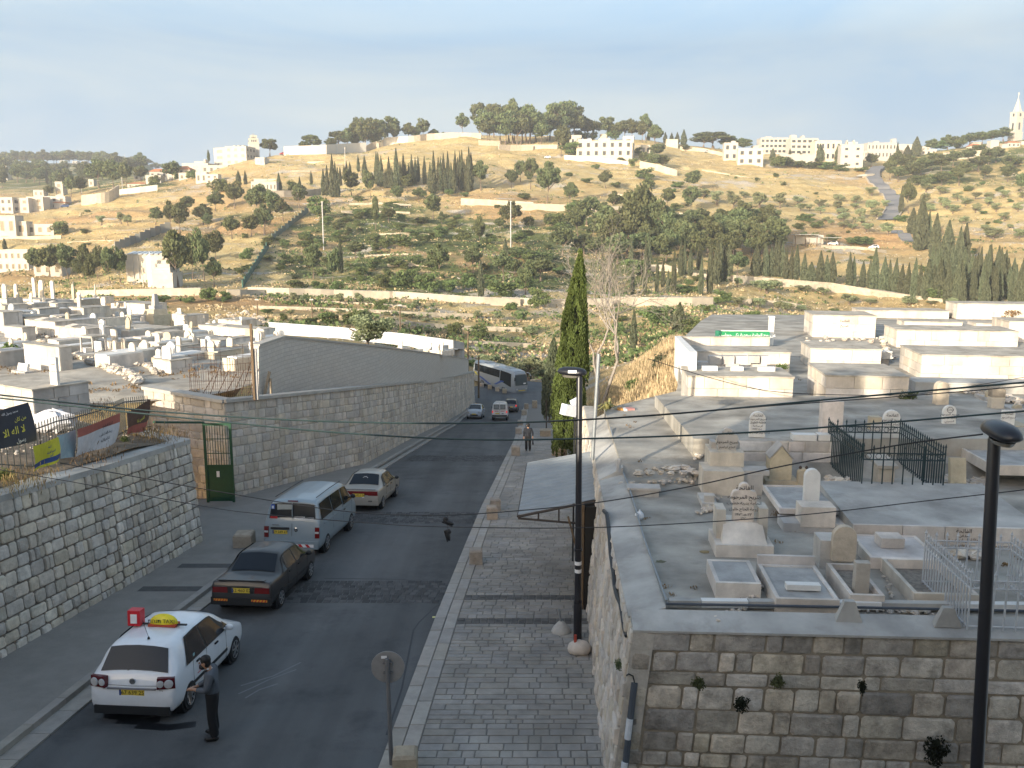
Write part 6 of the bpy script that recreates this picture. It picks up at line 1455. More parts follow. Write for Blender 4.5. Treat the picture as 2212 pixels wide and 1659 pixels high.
MB().tube([(0,.02,1.455),(.06,-.05,1.47),(0,-.1,1.43),(-.06,-.05,1.47),(0,.02,1.455)],.02,6).build('shirt_collar',mat('white_shirt',(.5,.5,.5),coord='obj'),m1)
f=Vector(m1.location);Mm=Matrix.Translation(f)@Matrix.Rotation(R(-82),4,'Z')
cl=empty('cloth',Mm @Vector((0,-.42,1.05)),R(-82),'grey rag hanging from the hands of the man by the taxi','cloth');b=MB();vs=[]
for i in range(7):
 for j in range(7): vs.append((-.10+.2*j/6*(1-.04*i),.03*math.sin(j*1.9+i*.5)*(i/6),-.05*i+.02))
b.add(vs,[(i*7+j,i*7+j+1,(i+1)*7+j+1,(i+1)*7+j) for i in range(6) for j in range(6)]);b.build('cloth_sheet',mat('rag',(.28,.26,.24),rough=.95,coord='obj'),cl,smooth=True)
p2=Vector((1.02,54.5,road_z(54.5)+.125))
P2=dict(pelvis=(0,0,.95),waist=(0,0,1.12),chest=(0,.0,1.34),neck=(0,-.01,1.52),head=(0,-.03,1.66),shl=(.21,.0,1.42),ell=(.27,.05,1.14),wrl=(.26,-.02,.92),palml=(.26,-.03,.84),shr=(-.21,.0,1.42),elr=(-.29,.05,1.15),wrr=(-.30,-.06,.93),palmr=(-.30,-.08,.85),hipl=(.1,0,.9),knl=(.11,-.06,.5),anl=(.11,.02,.09),toel=(.12,-.12,.04),hipr=(-.1,0,.9),knr=(-.1,-.01,.5),anr=(-.11,.13,.1),toer=(-.12,-.01,.05))
m2=person('man in dark clothes walking away down the pavement with a bag',p2,R(182),P2,(navy,blk))
bgp=(Matrix.Translation(p2)@Matrix.Rotation(R(182),4,'Z'))@Vector((-.31,-.08,.62));bg_=empty('carrier_bag',bgp,R(182),'dark carrier bag in the hand of the walking man','bag');MB().hexa([(-.05,-.15,-.2),(.05,-.15,-.2),(.05,.15,-.2),(-.05,.15,-.2)],[(-.02,-.12,.12),(.02,-.12,.12),(.02,.12,.12),(-.02,.12,.12)]).build('bag_body',mat('bag_black',(.015,.015,.02),rough=.4,coord='obj'),bg_)
MB().tube([(0,-.09,.11),(0,-.03,.21),(0,.03,.21),(0,.09,.11)],.008,5).build('bag_handle',blackp,bg_)
# ---- street furniture
lampb=mat('lamp_black',(.012,.012,.016),rough=.35,spec=.5,coord='obj')
def street_lamp(x,y,zb,H,lean,rz,label):
 t=empty('street_lamp',(x,y,zb),0,label,'street lamp','black street lamps',rot=(0,lean,0))
 MB().lathe([(.105,0),(.105,.9),(.085,.95),(.078,2.2),(.07,H),(.05,H+.05)],14).build('pole',lampb,t,angle=40)
 for z in (.95,2.3): MB().lathe([(.1,z),(.1,z+.06)],14).build('collar',lampb,t)
 M=Matrix.Translation((0,0,H))@Matrix.Rotation(rz,4,'Z');b=MB();vs=[];n=14;
 prof=[(-.16,.07,.05),(-.10,.13,.10),(0,.155,.12),(.18,.16,.13),(.38,.15,.125),(.5,.11,.09),(.56,.05,.03)]
 for (y_,w_,h_) in prof:
  for k in range(n): a=2*math.pi*k/n;vs.append((w_*math.cos(a),y_,.12+h_*(math.sin(a) if math.sin(a)>0 else .55*math.sin(a))))
 fs=[(i*n+k,i*n+(k+1)%n,(i+1)*n+(k+1)%n,(i+1)*n+k) for i in range(len(prof)-1) for k in range(n)]+[tuple(range(n-1,-1,-1)),tuple(range(len(vs)-n,len(vs)))]
 o=b.add(vs,fs,M).build('lamp_head',lampb,t,angle=50)
 b=MB();vs=[(.115*math.cos(a),.22+.24*math.sin(a),.048) for a in [2*math.pi*k/16 for k in range(16)]]+[(.09*math.cos(a),.22+.2*math.sin(a),.0) for a in [2*math.pi*k/16 for k in range(16)]]
 b.add(vs,[(k,(k+1)%16,16+(k+1)%16,16+k) for k in range(16)]+[tuple(range(31,15,-1))],M).build('glass_bowl',mat('lamp_bowl',(.16,.15,.13),rough=.25,coord='obj'),o)
 b=MB();b.tube([(0,0,H-.08),(0,0,H+.1)],.062,10);b.build('neck',lampb,t)
 return t
l1=street_lamp(1.62,20.4,road_z(20.4)+.12,6.55,R(-.3),R(62),'black street lamp standing on the pavement by the tin awning')
for z in (1.75,1.95): MB().lathe([(.084,z),(.084,z+.09)],12).build('white_notice',whitep,l1)
MB().box((-.18,-.145,6.72),(.2,.02,.07)).build('pale_label',whitep,l1)
l2=street_lamp(5.9,10.0,.0,7.28,R(-2.2),R(172),'large black street lamp in front of the weathered wall at lower right')
MB().lathe([(.082,2.65),(.082,2.85)],12).build('yellow_notice',mat('yellow_notice',(.6,.35,.03),coord='obj'),l2);MB().lathe([(.084,1.2),(.084,1.55)],12).build('blue_tape',mat('bluish_paper',(.3,.36,.4),coord='obj'),l2)
fp=atY(1236,884,27.0);fl=empty('floodlight',fp,R(30),'twin white floodlights clamped at the cypress side of the awning','floodlight');wf=mat('floodlight_white',(.62,.62,.64),rough=.5,coord='obj')
MB().box((-.12,0,-.05),(.42,.3,.34),Matrix.Rotation(.25,4,'Y')).build('lamp_housing',wf,fl);MB().box((.24,.1,.06),(.26,.2,.3),Matrix.Rotation(-.35,4,'Y')).build('lamp_housing',wf,fl);MB().tube([(.1,0,-.1),(.12,.05,-6.0)],.03,6).build('stand',blackp,fl)
sn=empty('road_sign',(-2.18,14.55,road_z(14.55)+.12),0,'round road sign seen from behind on a grey post','sign',rot=(R(-2),R(-1.2),0));gm=mat('sign_grey',(.13,.13,.132),rough=.6,coord='obj')
MB().tube([(0,0,-.1),(0,0,2.02)],.04,10).build('post',gm,sn);MB().lathe([(.3,0),(.3,.012),(.285,.016),(.005,.016)],30,Matrix.Translation((0,.06,1.84))@Matrix.Rotation(R(90),4,'X')).build('disc',mat('sign_back',(.21,.205,.20),rough=.55,coord='obj'),sn)
for z in (1.75,1.93): MB().box((0,.03,z),(.16,.06,.03)).build('clamp',gm,sn)
MB().box((-.06,.038,2.03),(.1,.006,.05),Matrix.Identity(4)).build('sticker',whitep,sn)
sand=mat('sandstone_bollard',(.33,.28,.215),rough=.9,var=.2,scale=5,bump=.5,bscale=14,tint=.2,stain=((.2,.15,.1),2,.5))
def bollard(u,v,w,h,label,x=None,Y=None,d=None):
 y=Y or 14.0
 if Y is None:
  while y<130 and proj((0,y,road_z(y)+.12))[1]>v: y+=.05
 p=atY(u,v,y);p.z=road_z(y)+.12;b=MB();b.tint=random.random();d=d or w;c=.05
 o=empty('stone_bollard',p,R(3),label,'bollard','stone block bollards along the street')
 b.hexa([(-w/2,-d/2,-.03),(w/2,-d/2,-.03),(w/2,d/2,-.03),(-w/2,d/2,-.03)],[(-w/2,-d/2,h-c),(w/2,-d/2,h-c),(w/2,d/2,h-c),(-w/2,d/2,h-c)])
 b.hexa([(-w/2,-d/2,h-c+.001),(w/2,-d/2,h-c+.001),(w/2,d/2,h-c+.001),(-w/2,d/2,h-c+.001)],[(-w/2+c,-d/2+c,h),(w/2-c,-d/2+c,h),(w/2-c,d/2-c,h),(-w/2+c,d/2-c,h)]);b.build('block_body',sand,o,angle=25);return o
for i,(u,v,w,h) in enumerate(((876,1672,.42,.45),(1028,1217,.42,.48),(1063,1121,.42,.52),(1070,1102,.42,.5),(1114,984,.5,.6),(1120,938,.5,.55),(1124,919,.5,.5),(1132,897,.55,.6),(1137,884,.5,.7),(1155,881,.6,.9))):
 bollard(u,v,w,h,('stone block bollard at the foot of the round sign','stone block bollard beside the dark paving bands','nearer of the paired stone blocks before the awning','farther of the paired stone blocks before the awning','stone block bollard next to the walking man','stone block just past the walking man','second stone block past the walking man','stone block level with the white van','tall stone block beyond the white van','big stone block below the dark cypress')[i])
for i,(u,v) in enumerate(((1041,838),(1058,843),(1074,847),(1090,852))): bollard(u,v,.6,.6,('first','second','third','last')[i]+' pale stone block in the row along the coach side',Y=130-i*2.2)
bollard(529,1190,.62,.5,'worn stone block on the left pavement by the blue van',Y=28.9)
MB().hexa([(0,0,0),(1,0,0),(1,1,0),(0,1,0)],[(0,0,1),(1,0,1),(1,1,1),(0,1,1)])
for i,(u,v,lab) in enumerate(((1212,1366,'cone-shaped cement parasol base with a short tube'),(1252,1416,'boulder parasol foot with a red tube stub at the lamp'))):
 y=14.0
 while proj((1.5,y,road_z(y)+.12))[1]>v: y+=.05
 p=atY(u,v,y);o=empty('parasol_base',p,0,lab,'parasol base')
 if i==0: MB().lathe([(.24,0),(.25,.05),(.2,.14),(.08,.28),(.05,.3)],14).build('cement_foot',concrete,o,angle=50);MB().tube([(.0,0,.28),(-.06,.02,.62)],.028,8).build('tube_stub',galv,o)
 else: b=MB();b.tint=.5;b.ball((0,.1,.14),(.29,.22,.19),12,8,.05);b.build('boulder',tomb_p,o,smooth=True);MB().tube([(-.1,.08,.26),(-.1,.08,.48)],.035,8).build('tube_stub',mat('red_tube',(.35,.06,.04),coord='obj'),o)
aw=empty('awning',(1.2,24.8,7.0-4.4),0,'sloping corrugated tin awning over a stall on the pavement','awning');O=Vector(aw.location)
A_,B_,C_,D_=atY(1139,999,27.3)-O,atY(1291,972,26.4)-O,atY(1296,1076,22.7)-O,atY(1119,1112,22.7)-O
tin=mat('tin_sheet',(.25,.265,.27),rough=.6,metal=.2,var=.15,scale=1.5,coord='pos',stain=((.22,.22,.22),1.2,.5))
b=MB();n=96;vs=[]
for i in range(n+1):
 t=i/n;wv_=.018*math.sin(t*n*math.pi/3);
 vs+=[D_.lerp(A_,t)+Vector((0,0,wv_)),C_.lerp(B_,t)+Vector((0,0,wv_))]
b.add(vs,[(2*i,2*i+1,2*i+3,2*i+2) for i in range(n)]);b.build('corrugated_roof',tin,aw,smooth=True)
iron=mat('brown_iron',(.05,.038,.03),rough=.6,coord='obj');dz=Vector((0,0,-.05))
for (nm,P0,P1) in (('edge_beam',D_,C_),('edge_beam',A_,B_),('edge_beam',D_,A_)): MB().tube([P0+dz,P1+dz],.035,6).build(nm,iron,aw)
low=C_+Vector((0,0,-.75));MB().tube([D_+dz*2,low],.03,6).build('brace',iron,aw);
for f in (.25,.5,.75): p=D_.lerp(C_,f)+dz;q_=(D_+dz*2).lerp(low,f);MB().tube([p,q_],.022,5).build('strut',iron,aw)
MB().tube([A_+dz*2,B_+Vector((0,0,-.75))],.03,6).build('brace',iron,aw)
stl=empty('stall',(2.0,22.6,road_z(22.6)+.12),R(-2.5),'dark timber stall front built against the side wall under the awning','stall');wood=mat('old_wood',(.13,.09,.055),rough=.85,var=.3,scale=3,bump=.4,coord='obj');inn=mat('stall_shade',(.02,.018,.016),rough=.9,coord='obj')
MB().box((.1,2.0,1.45),(.3,4.2,2.9)).build('back_panel',inn,stl)  # near-black panel, the stall's shaded inside put into its colour
for y in (0,.25,.5,1.4,2.8,4.1): MB().box((-.12,y,1.45),(.1,.12 if y else .16,2.95)).build('post',wood,stl)
MB().box((-.12,.4,2.0),(.05,.9,.05)).box((-.12,.4,.9),(.05,.9,.05)).build('cross_rail',wood,stl);MB().box((-.12,2.0,2.9),(.1,4.3,.12)).build('lintel',wood,stl)
MB().box((-.16,.62,1.9),(.02,.35,.6)).build('notice',whitep,stl);MB().tube([(-.13,.0,1.2),(-.5,.0,2.6)],.03,6).build('prop',wood,stl)
gt=empty('green_gate',atY(450,1085,35.5),R(2),'tall green steel gate with barred upper half at the cemetery entrance','gate');gg=mat('gate_green',(.012,.06,.03),rough=.5,var=.15,coord='obj');k=px2m(Vector(gt.location),1);W_=55*k;Hg=175*k
for x in (0,W_): MB().box((x,0,Hg/2),(.1,.08,Hg)).build('post',gg,gt)
for z in (.1,Hg*.46,Hg-.06): MB().box((W_/2,0,z),(W_,.06,.1)).build('rail',gg,gt)
MB().box((W_/2,.02,Hg*.25),(W_-.1,.02,Hg*.42)).build('panel',gg,gt)
for i in range(9): MB().tube([(W_*(i+1)/10,0,Hg*.46),(W_*(i+1)/10,0,Hg-.06)],.014,5).build('bar',gg,gt)
for z in (.62,.8): MB().box((W_/2,0,Hg*z),(W_,.03,.03)).build('bar_tie',gg,gt)
MB().box((W_*.45,-.03,Hg*.36),(.12,.01,.25)).build('paper_notice',whitep,gt)
e=atY(332,912,33.0)-Vector(gt.location);MB().tube([(0,0,Hg+.02),(Matrix.Rotation(-R(2),3,'Z')@e)],.05,6).build('overhead_bar',gg,gt)
cabm=mat('cable_green',(.012,.03,.03),rough=.5);cabk=mat('cable_black',(.02,.02,.022),rough=.6)
def cable(label,pts,Y,r,m):
 P=[]
 n=len(pts)
 for i in range(n-1):
  p0,p1,p2_,p3=[pts[max(0,min(n-1,i+j))] for j in (-1,0,1,2)]
  for s in range(6):
   t=s/6;c=[0.5*((2*p1[a])+(-p0[a]+p2_[a])*t+(2*p0[a]-5*p1[a]+4*p2_[a]-p3[a])*t*t+(-p0[a]+3*p1[a]-3*p2_[a]+p3[a])*t**3) for a in (0,1)]
   P.append(atY(c[0],c[1],Y[0]+(Y[1]-Y[0])*(i+t)/(n-1)))
 P.append(atY(*pts[-1],Y[1]));o=MB().tube(P,r,6).build('overhead_cable',m);return tag(o,label,'cable')
cable('upper green cable running from the left edge up to the right edge',[(-160,832),(0,853),(330,888),(700,910),(1050,914),(1290,905),(1500,890),(1800,862),(2212,826),(2400,810)],(15,12),.0145,cabm)
cable('thin wire closely following the uppermost cable on the right',[(1180,911),(1400,897),(1700,874),(2000,852),(2212,834),(2400,816)],(12.6,12),.008,cabk)
cable('second green cable sagging across the walking man',[(-160,842),(0,860),(200,882),(420,905),(700,932),(1000,949),(1290,947),(1600,935),(1900,914),(2212,888),(2400,872)],(14,11.5),.0135,cabm)
cable('thin black wire looping low from the left wall to the right lamp',[(130,1000),(460,1060),(740,1104),(945,1113),(1120,1103),(1300,1084),(1500,1049),(1700,1005),(1950,960),(2122,938)],(22,10.2),.011,cabk)
cable('lowest black wire crossing the street below the shoes',[(-60,1005),(150,1040),(420,1090),(560,1110),(800,1130),(960,1138),(1300,1139),(1700,1115),(2000,1082),(2212,1058),(2400,1035)],(21,12),.009,cabk)
cable('slack service wire sloping down from the bare tree to the tombs',[(1400,775),(1530,815),(1650,843),(1780,852),(1950,853),(2060,840),(2212,815)],(26,30),.012,cabk)
sh=empty('hanging_shoes',atY(966,1114,17.2),0,'pair of black shoes dangling by their laces from the wires','shoes');k=px2m(Vector(sh.location),1)
for (x,z,rot,s) in ((2*k,-14*k,R(25),1),(1*k,-44*k,R(75),-1)):
 M=Matrix.Translation((x,0,z))@Matrix.Rotation(rot,4,'Y');b=MB();b.ball((0,0,0),(.13,.05,.045),12,6);b.ball((-.07,0,.04),(.06,.045,.05),10,6);b.box((0,0,-.04),(.25,.09,.02));o=b.build('shoe',mat('shoe_black',(.02,.02,.022),rough=.5,coord='obj'),sh);o.matrix_local=M
MB().tube([(0,0,0),(.01,0,-.1),(0,0,-.2),(.005,0,-.36)],.006,4).build('laces',blackp,sh)
# ---- fence and banners above the retaining wall
fence_pts=[q(16,-40,880),q(16,330,905),q(16,590,790),q(16,750,745),q(16,1160,590),q(16,1245,540),q(16,1490,500)]
fp_=[lground(*a) for a in fence_pts]
fr=empty('railing_fence',fp_[1],0,'black iron railing on the soil bank behind the banners','fence');O=Vector(fr.location);fi=mat('fence_black',(.015,.02,.02),rough=.5,coord='obj');Hf=1.25
for a,c in zip(fp_[:-1],fp_[1:]):
 n=max(2,int((c-a).length/.13))
 for z in (.12,Hf-.15): MB().tube([a-O+Vector((0,0,z)),c-O+Vector((0,0,z))],.02,5).build('rail',fi,fr)
 for i in range(n): p=a.lerp(c,i/n)-O;MB().box((p.x,p.y,Hf/2),(.022,.022,Hf),taper=.9).build('railing',fi,fr).location=(0,0,p.z)
def banner(label,px,Y,cols,lines,name='banner',sag=.05,lean=0.0):
 """px: top-left, top-right, bottom-right, bottom-left picture corners; a cloth hung at distances Y"""
 TL,TR,BR,BL=[atY(*p,y) for p,y in zip(px,Y)]
 o=empty(name,BL,0,label,'banner');O=Vector(o.location);nx,ny=14,10;n=(TR-TL).cross(BL-TL).normalized();n=n if n.dot(Vector((0,0,ZC))-TL)>0 else-n
 b=MB();vs=[]
 for j in range(ny+1):
  for i in range(nx+1):
   s,t=i/nx,j/ny;p=(TL*(1-s)+TR*s)*(1-t)+(BL*(1-s)+BR*s)*t;vs.append(p-O+n*(sag*math.sin(s*7+t*3)*(.3+t)+sag*.7*math.sin(s*3.1)))
 fs=[];mi=[]
 for j in range(ny):
  for i in range(nx):
   b.cur=next(k for k,(lim,_) in enumerate(cols) if (j+.5)/ny<=lim);b.add([],[(j*(nx+1)+i,j*(nx+1)+i+1,(j+1)*(nx+1)+i+1,(j+1)*(nx+1)+i)])
 b.v=[tuple(v) for v in vs];b.build('cloth_sheet',[m for _,m in cols],o,smooth=True)
 e1=(TR-TL).normalized();e1=e1 if e1.cross(Vector((0,0,1))).dot(n)>0 else-e1;up=n.cross(e1);up=up if up.z>0 else-up;Mr=Matrix((e1,up,e1.cross(up))).transposed().to_4x4();hh=(TL-BL).length
 for (s,f,z,m,ar) in lines:
  p=(TL*(1-f[0])+TR*f[0])*(1-f[1])+(BL*(1-f[0])+BR*f[0])*f[1]-O+n*(sag*1.9+.02);text(s,z*hh,m,Matrix.Translation(p)@Mr,o,ar=ar)
 return o
ylw=mat('banner_yellow',(.50,.46,.03),rough=.8,coord='obj');bkb=mat('banner_black',(.028,.03,.04),rough=.7,coord='obj');wht=mat('banner_white',(.5,.5,.52),rough=.8,coord='obj');rdb=mat('banner_red',(.33,.10,.075),rough=.8,coord='obj');blb=mat('banner_blue',(.03,.06,.18),rough=.8,coord='obj');yl=mat('letter_yellow',(.62,.58,.08),coord='obj');wl=mat('letter_white',(.6,.6,.6),coord='obj');brn=mat('banner_brown',(.10,.055,.04),rough=.8,coord='obj')
banner('black banner with large yellow Arabic script at the left edge',[(-70,905),q(16,275,230),q(16,375,605),(-70,985)],(20.5,22.5,22.3,20.3),[(2,bkb)],[('لا اله الا',(.62,.62),.30,yl,True),('من كان',(.75,.33),.16,yl,True),('محمد رسول الله',(.6,.12),.10,wl,True),('رسول',(.7,.88),.16,wl,True)])
banner('yellow campaign banner with a blue foot tied to the railing',[q(16,325,665),q(16,570,570),q(16,595,790),q(16,330,915)],(21.2,23.0,23.0,21.2),[(.72,ylw),(.9,blb),(2,ylw)],[('الحملة',(.45,.2),.14,blb,True),('الجمعية الشبابية',(.5,.42),.15,blb,True),('للتنمية',(.5,.57),.15,blb,True)])
banner('white banner with a red top strip and two lines of dark script',[q(16,765,495),q(16,1180,335),q(16,1150,620),q(16,740,770)],(24.0,27.5,27.5,24.0),[(.34,rdb),(2,wht)],[('الحركة الاسلامية',(.6,.18),.17,bkb,True),('رحمك الله يا خطيب',(.58,.46),.17,bkb,True),('انا لله وانا اليه',(.58,.68),.17,bkb,True)])
banner('brown and red banner with yellow script at the fence corner',[q(16,1250,330),q(16,1480,195),q(16,1440,500),q(16,1245,550)],(28.2,30.0,30.0,28.2),[(.7,brn),(2,rdb)],[('القدس لنا',(.5,.5),.2,yl,True)])
banner('pale blue sheet hung low behind the yellow banner',[q(16,560,560),q(16,740,500),q(16,740,760),q(16,590,790)],(23.3,24.4,24.4,23.3),[(2,mat('banner_pale',(.25,.33,.36),coord='obj'))],[])
pb_=empty('white_sacks',lground(*q(16,440,560)),0,'white and blue crumpled sheet heaped behind the railing','sheet');b=MB();b.ball((0,.6,.35),(.75,.4,.4),12,6,.18);b.build('sheet',wht,pb_)
rbm=mat('rusty_rebar',(.09,.055,.04),rough=.9,coord='obj');c0=lground(*q(5,1505,1120));rc=empty('rebar_cage',c0,0,'rusty reinforcement bars standing in a row beside the block wall','rebar');O=Vector(rc.location);rng=random.Random(12)
for i in range(34):
 f=i/33;p=lground(*q(5,1500+520*f,1125+10*math.sin(f*3)));k=px2m(p,1/3.648);h=(300+100*f)*k*rng.uniform(.6,1.1);l=rng.uniform(-.06,.06)
 MB().tube([p-O,p-O+Vector((l*.4,0,h*.5)),p-O+Vector((l+rng.uniform(-.05,.05),0,h))],.011,4).build('bar',rbm,rc)
for j in range(6):
 z=.3+j*.38;P=[lground(*q(5,1500+520*f,1125+10*math.sin(f*3)))-O+Vector((0,0,z+rng.uniform(-.05,.05))) for f in (0,.3,.6,1)];MB().tube(P,.010,4).build('tie_bar',rbm,rc)
for i in range(7): p=lground(*q(5,1600+60*i,1110));MB().tube([p-O,p-O+Vector((.5,.1,rng.uniform(.7,1.5)))],.018,5).build('prop',rbm,rc)
p=lground(*q(5,2005,1150));po_=empty('timber_post',p,0,'tall weathered timber post beside the block wall end','post');k=px2m(p,1/3.648);MB().box((0,0,290*k),(18*k,18*k,600*k)).build('post',wood,po_);MB().box((15*k,.1,190*k),(26*k,26*k,400*k)).build('concrete_column',tomb_g,po_)
p=atY(573,858,41.5);pk=empty('plank',p,0,'two weathered planks leaning against the block wall','plank');k=px2m(p,1);MB().tube([(-.1,-.2,-.3),(10*k,.15,55*k)],.09,4).build('board',mat('pale_plank',(.3,.24,.17),coord='obj'),pk);MB().tube([(.35,-.2,-.3),(11*k,.15,40*k)],.06,4).build('board',mat('pale_plank',(.3,.24,.17)),pk)
for i,(u,vb,vt,Y,lab) in enumerate(((1034,862,770,118,'dark wooden pole standing at the wall corner before the coach'),(1011,850,715,124,'utility pole rising behind the wall end'),(1186,830,760,125,'pale post with cross arms beyond the coach front'))):
 a,t_=atY(u,vb,Y),atY(u,vt,Y);a.z=min(a.z,road_z(Y)+.1);po2=empty('utility_pole',a,0,lab,'pole');MB().tube([Vector((0,0,-.2)),t_-a],[.14,.1],8).build('shaft',wood if i<2 else galv,po2)
 MB().box((0,0,(t_-a).z-.3),(.9,.08,.1)).build('cross_arm',wood,po2)
# ---- plants
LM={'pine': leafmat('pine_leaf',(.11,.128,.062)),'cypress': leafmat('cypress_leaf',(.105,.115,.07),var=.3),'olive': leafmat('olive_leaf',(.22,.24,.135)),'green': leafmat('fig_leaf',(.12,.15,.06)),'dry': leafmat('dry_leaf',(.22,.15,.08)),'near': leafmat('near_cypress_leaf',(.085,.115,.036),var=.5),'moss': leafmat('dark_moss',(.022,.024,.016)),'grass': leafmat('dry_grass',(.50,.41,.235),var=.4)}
LM['umbrella']=LM['fir']=LM['pine'];LM['bush']=LM['green']
barkm=mat('bark',(.15,.115,.085),rough=.95,var=.3,scale=4,bump=.5,coord='obj');greybark=mat('grey_bark',(.27,.235,.20),rough=.95,var=.2,scale=3,coord='obj')
def leaf_quads(C,S,rng,stretch=1.0,up=None):
 n=len(C);a=rng.normal(size=(n,3));
 if up is not None: a=a*(1-up)+np.array([0,0,1.0])*up*2
 a /=np.linalg.norm(a,axis=1)[:,None];b=rng.normal(size=(n,3));b -=a*(a*b).sum(1)[:,None];b /=np.linalg.norm(b,axis=1)[:,None]
 a=a*(S*stretch)[:,None]/2;b=b*S[:,None]/2
 return np.stack([C-a-b*.5,C-a*.2+b,C+a+b*.4,C+a*.3-b],1)
def crown_mesh(kind,seed,fine=1.0):
 """unit tree: height 1, crown width 1"""
 rng=np.random.default_rng(seed);C=[];T=[]
 if kind=='cypress':
  n=int(2300*fine);t=rng.random(n)**.9;prof=np.minimum(np.interp(t,[0,.06,.25,.55,.85,1],[.26,.42,.5,.40,.14,.0]),.5)
  th=rng.random(n)*6.283;k=7;lob=1+.16*np.cos(th*k+t*9+seed)+.1*np.sin(th*3-t*14)
  rr=prof*lob*(.72+.28*rng.random(n));c=np.stack([rr*np.cos(th),rr*np.sin(th),.03+t*.97],1);S=np.full(n,.085)/fine**.5
  V=leaf_quads(c*np.array([1,1,1]),S,rng,1.6,.55);V[:,:,:2]=c[:,None,:2]+(V[:,:,:2]-c[:,None,:2])*1.7;V[:,:,2]=c[:,None,2]+(V[:,:,2]-c[:,None,2])*.62
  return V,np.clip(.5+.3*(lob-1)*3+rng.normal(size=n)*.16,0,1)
 z0,z1={'pine': (.26,1),'umbrella': (.20,1),'bush': (0.0,1),'olive': (.18,1),'fir': (.12,1),'green': (0,1)}[kind]
 K={'pine': 22,'umbrella': 17,'bush': 16,'olive': 16,'fir': 22,'green': 16}[kind]
 cl=[]
 while len(cl)<K:
  p=rng.uniform(-1,1,3)
  if np.linalg.norm(p)>1 or np.linalg.norm(p)<.35: continue
  if kind=='umbrella' and p[2]<-.55: continue
  z=(p[2]+1)/2
  if kind=='fir': s=1.05-z*.95;p=np.array([p[0]*s,p[1]*s,p[2]])
  if kind=='pine': s=np.interp(z,[0,.3,.7,1],[.55,1,.85,.45]);p=np.array([p[0]*s,p[1]*s,p[2]])
  r=rng.uniform(.25,.40)*(1 if kind !='fir' else .8)
  cl.append((p[0]*.36,p[1]*.36,z0+(z1-z0)*(.13+z*.74),r*.5,rng.random()))
 per=int(105*fine)
 for (x,y,z,r,tt) in cl:
  d=rng.normal(size=(per,3));d /=np.linalg.norm(d,axis=1)[:,None];d*=(.55+.45*rng.random(per))[:,None]*r
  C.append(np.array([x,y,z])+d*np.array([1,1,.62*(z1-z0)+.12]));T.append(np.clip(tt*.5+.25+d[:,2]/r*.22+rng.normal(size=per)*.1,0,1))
 C=np.concatenate(C);T=np.concatenate(T);S=rng.uniform(.035,.075,len(C))/fine**.5
 return leaf_quads(C,S,rng,1.25),T
PROTO={}
def proto(kind,i,fine=1.0):
 key=(kind,i,fine)
 if key not in PROTO:
  V,T=crown_mesh('bush' if kind in ('green','dry') else kind if kind !='near' else 'cypress',100+i*7+len(kind),fine);V[:,:,2]=np.maximum(V[:,:,2],0)
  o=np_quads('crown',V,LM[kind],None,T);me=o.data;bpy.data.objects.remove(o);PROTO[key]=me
 return PROTO[key]
def trunk_mesh(kind):
 if ('trunk',kind) not in PROTO:
  b=MB();top={'cypress': .3,'pine': .75,'umbrella': .8,'olive': .55,'fir': .6}.get(kind,.5);w={'cypress': .05,'olive': .06}.get(kind,.03)
  b.tube([(0,0,-.12),(.01,.0,.1),(.03,-.01,.35),(0,.01,top)],[w*1.3,w,w*.8,w*.4],6)
  if kind in ('pine','umbrella','olive'):
   for a in range(5): t=a*1.3;z=top*(.5+.1*a);b.tube([(.01,0,z*.8),(.16*math.cos(t),.16*math.sin(t),z+.05),(.3*math.cos(t),.3*math.sin(t),z+.14)],[w*.5,w*.35,w*.15],4)
  o=b.build('trunk',barkm);PROTO[('trunk',kind)]=o.data;bpy.data.objects.remove(o)
 return PROTO[('trunk',kind)]
TREES=[]
def T_(zone,kind,items,r=None):
 """items: (x, base y, top y, width) in zoom-window r, or plain picture coordinates"""
 for it in items:
  if r: (u,vb),(_,vt)=q(r,it[0],it[1]),q(r,it[0],it[2]);w=it[3]/ZD[r]
  else: u,vb,vt,w=it
  TREES.append((zone,kind,u,vb,vt,w))
tr_rng=random.Random(55)
def plant_tree(kind,p,h,w,label,cat,group,fine=1.0,name=None):
 kn={'pine': 'pine_tree','umbrella': 'umbrella_pine','cypress': 'cypress_tree','olive': 'olive_tree','fir': 'conifer_tree','green': 'bush','dry': 'dry_bush','bush': 'bush'}[kind]
 me=proto(kind,tr_rng.randrange(5),fine)
 if kind in ('green','dry','bush'):
  o=bpy.data.objects.new(kn,me);COL.objects.link(o);o.location=p;o.scale=(w,w*tr_rng.uniform(.8,1.1),h);o.rotation_euler=(0,0,tr_rng.random()*6.28);return tag(o,label,cat,group)
 root=empty(name or kn,p,tr_rng.random()*6.28,label,cat,group);root.scale=(w,w,h)
 if kind=='pine': root.rotation_euler=(tr_rng.uniform(-.08,.08),tr_rng.uniform(-.08,.08),root.rotation_euler[2])
 for nm,m in (('crown',me),('trunk',trunk_mesh(kind))):
  o=bpy.data.objects.new(nm,m);COL.objects.link(o);o.parent=root
 return root
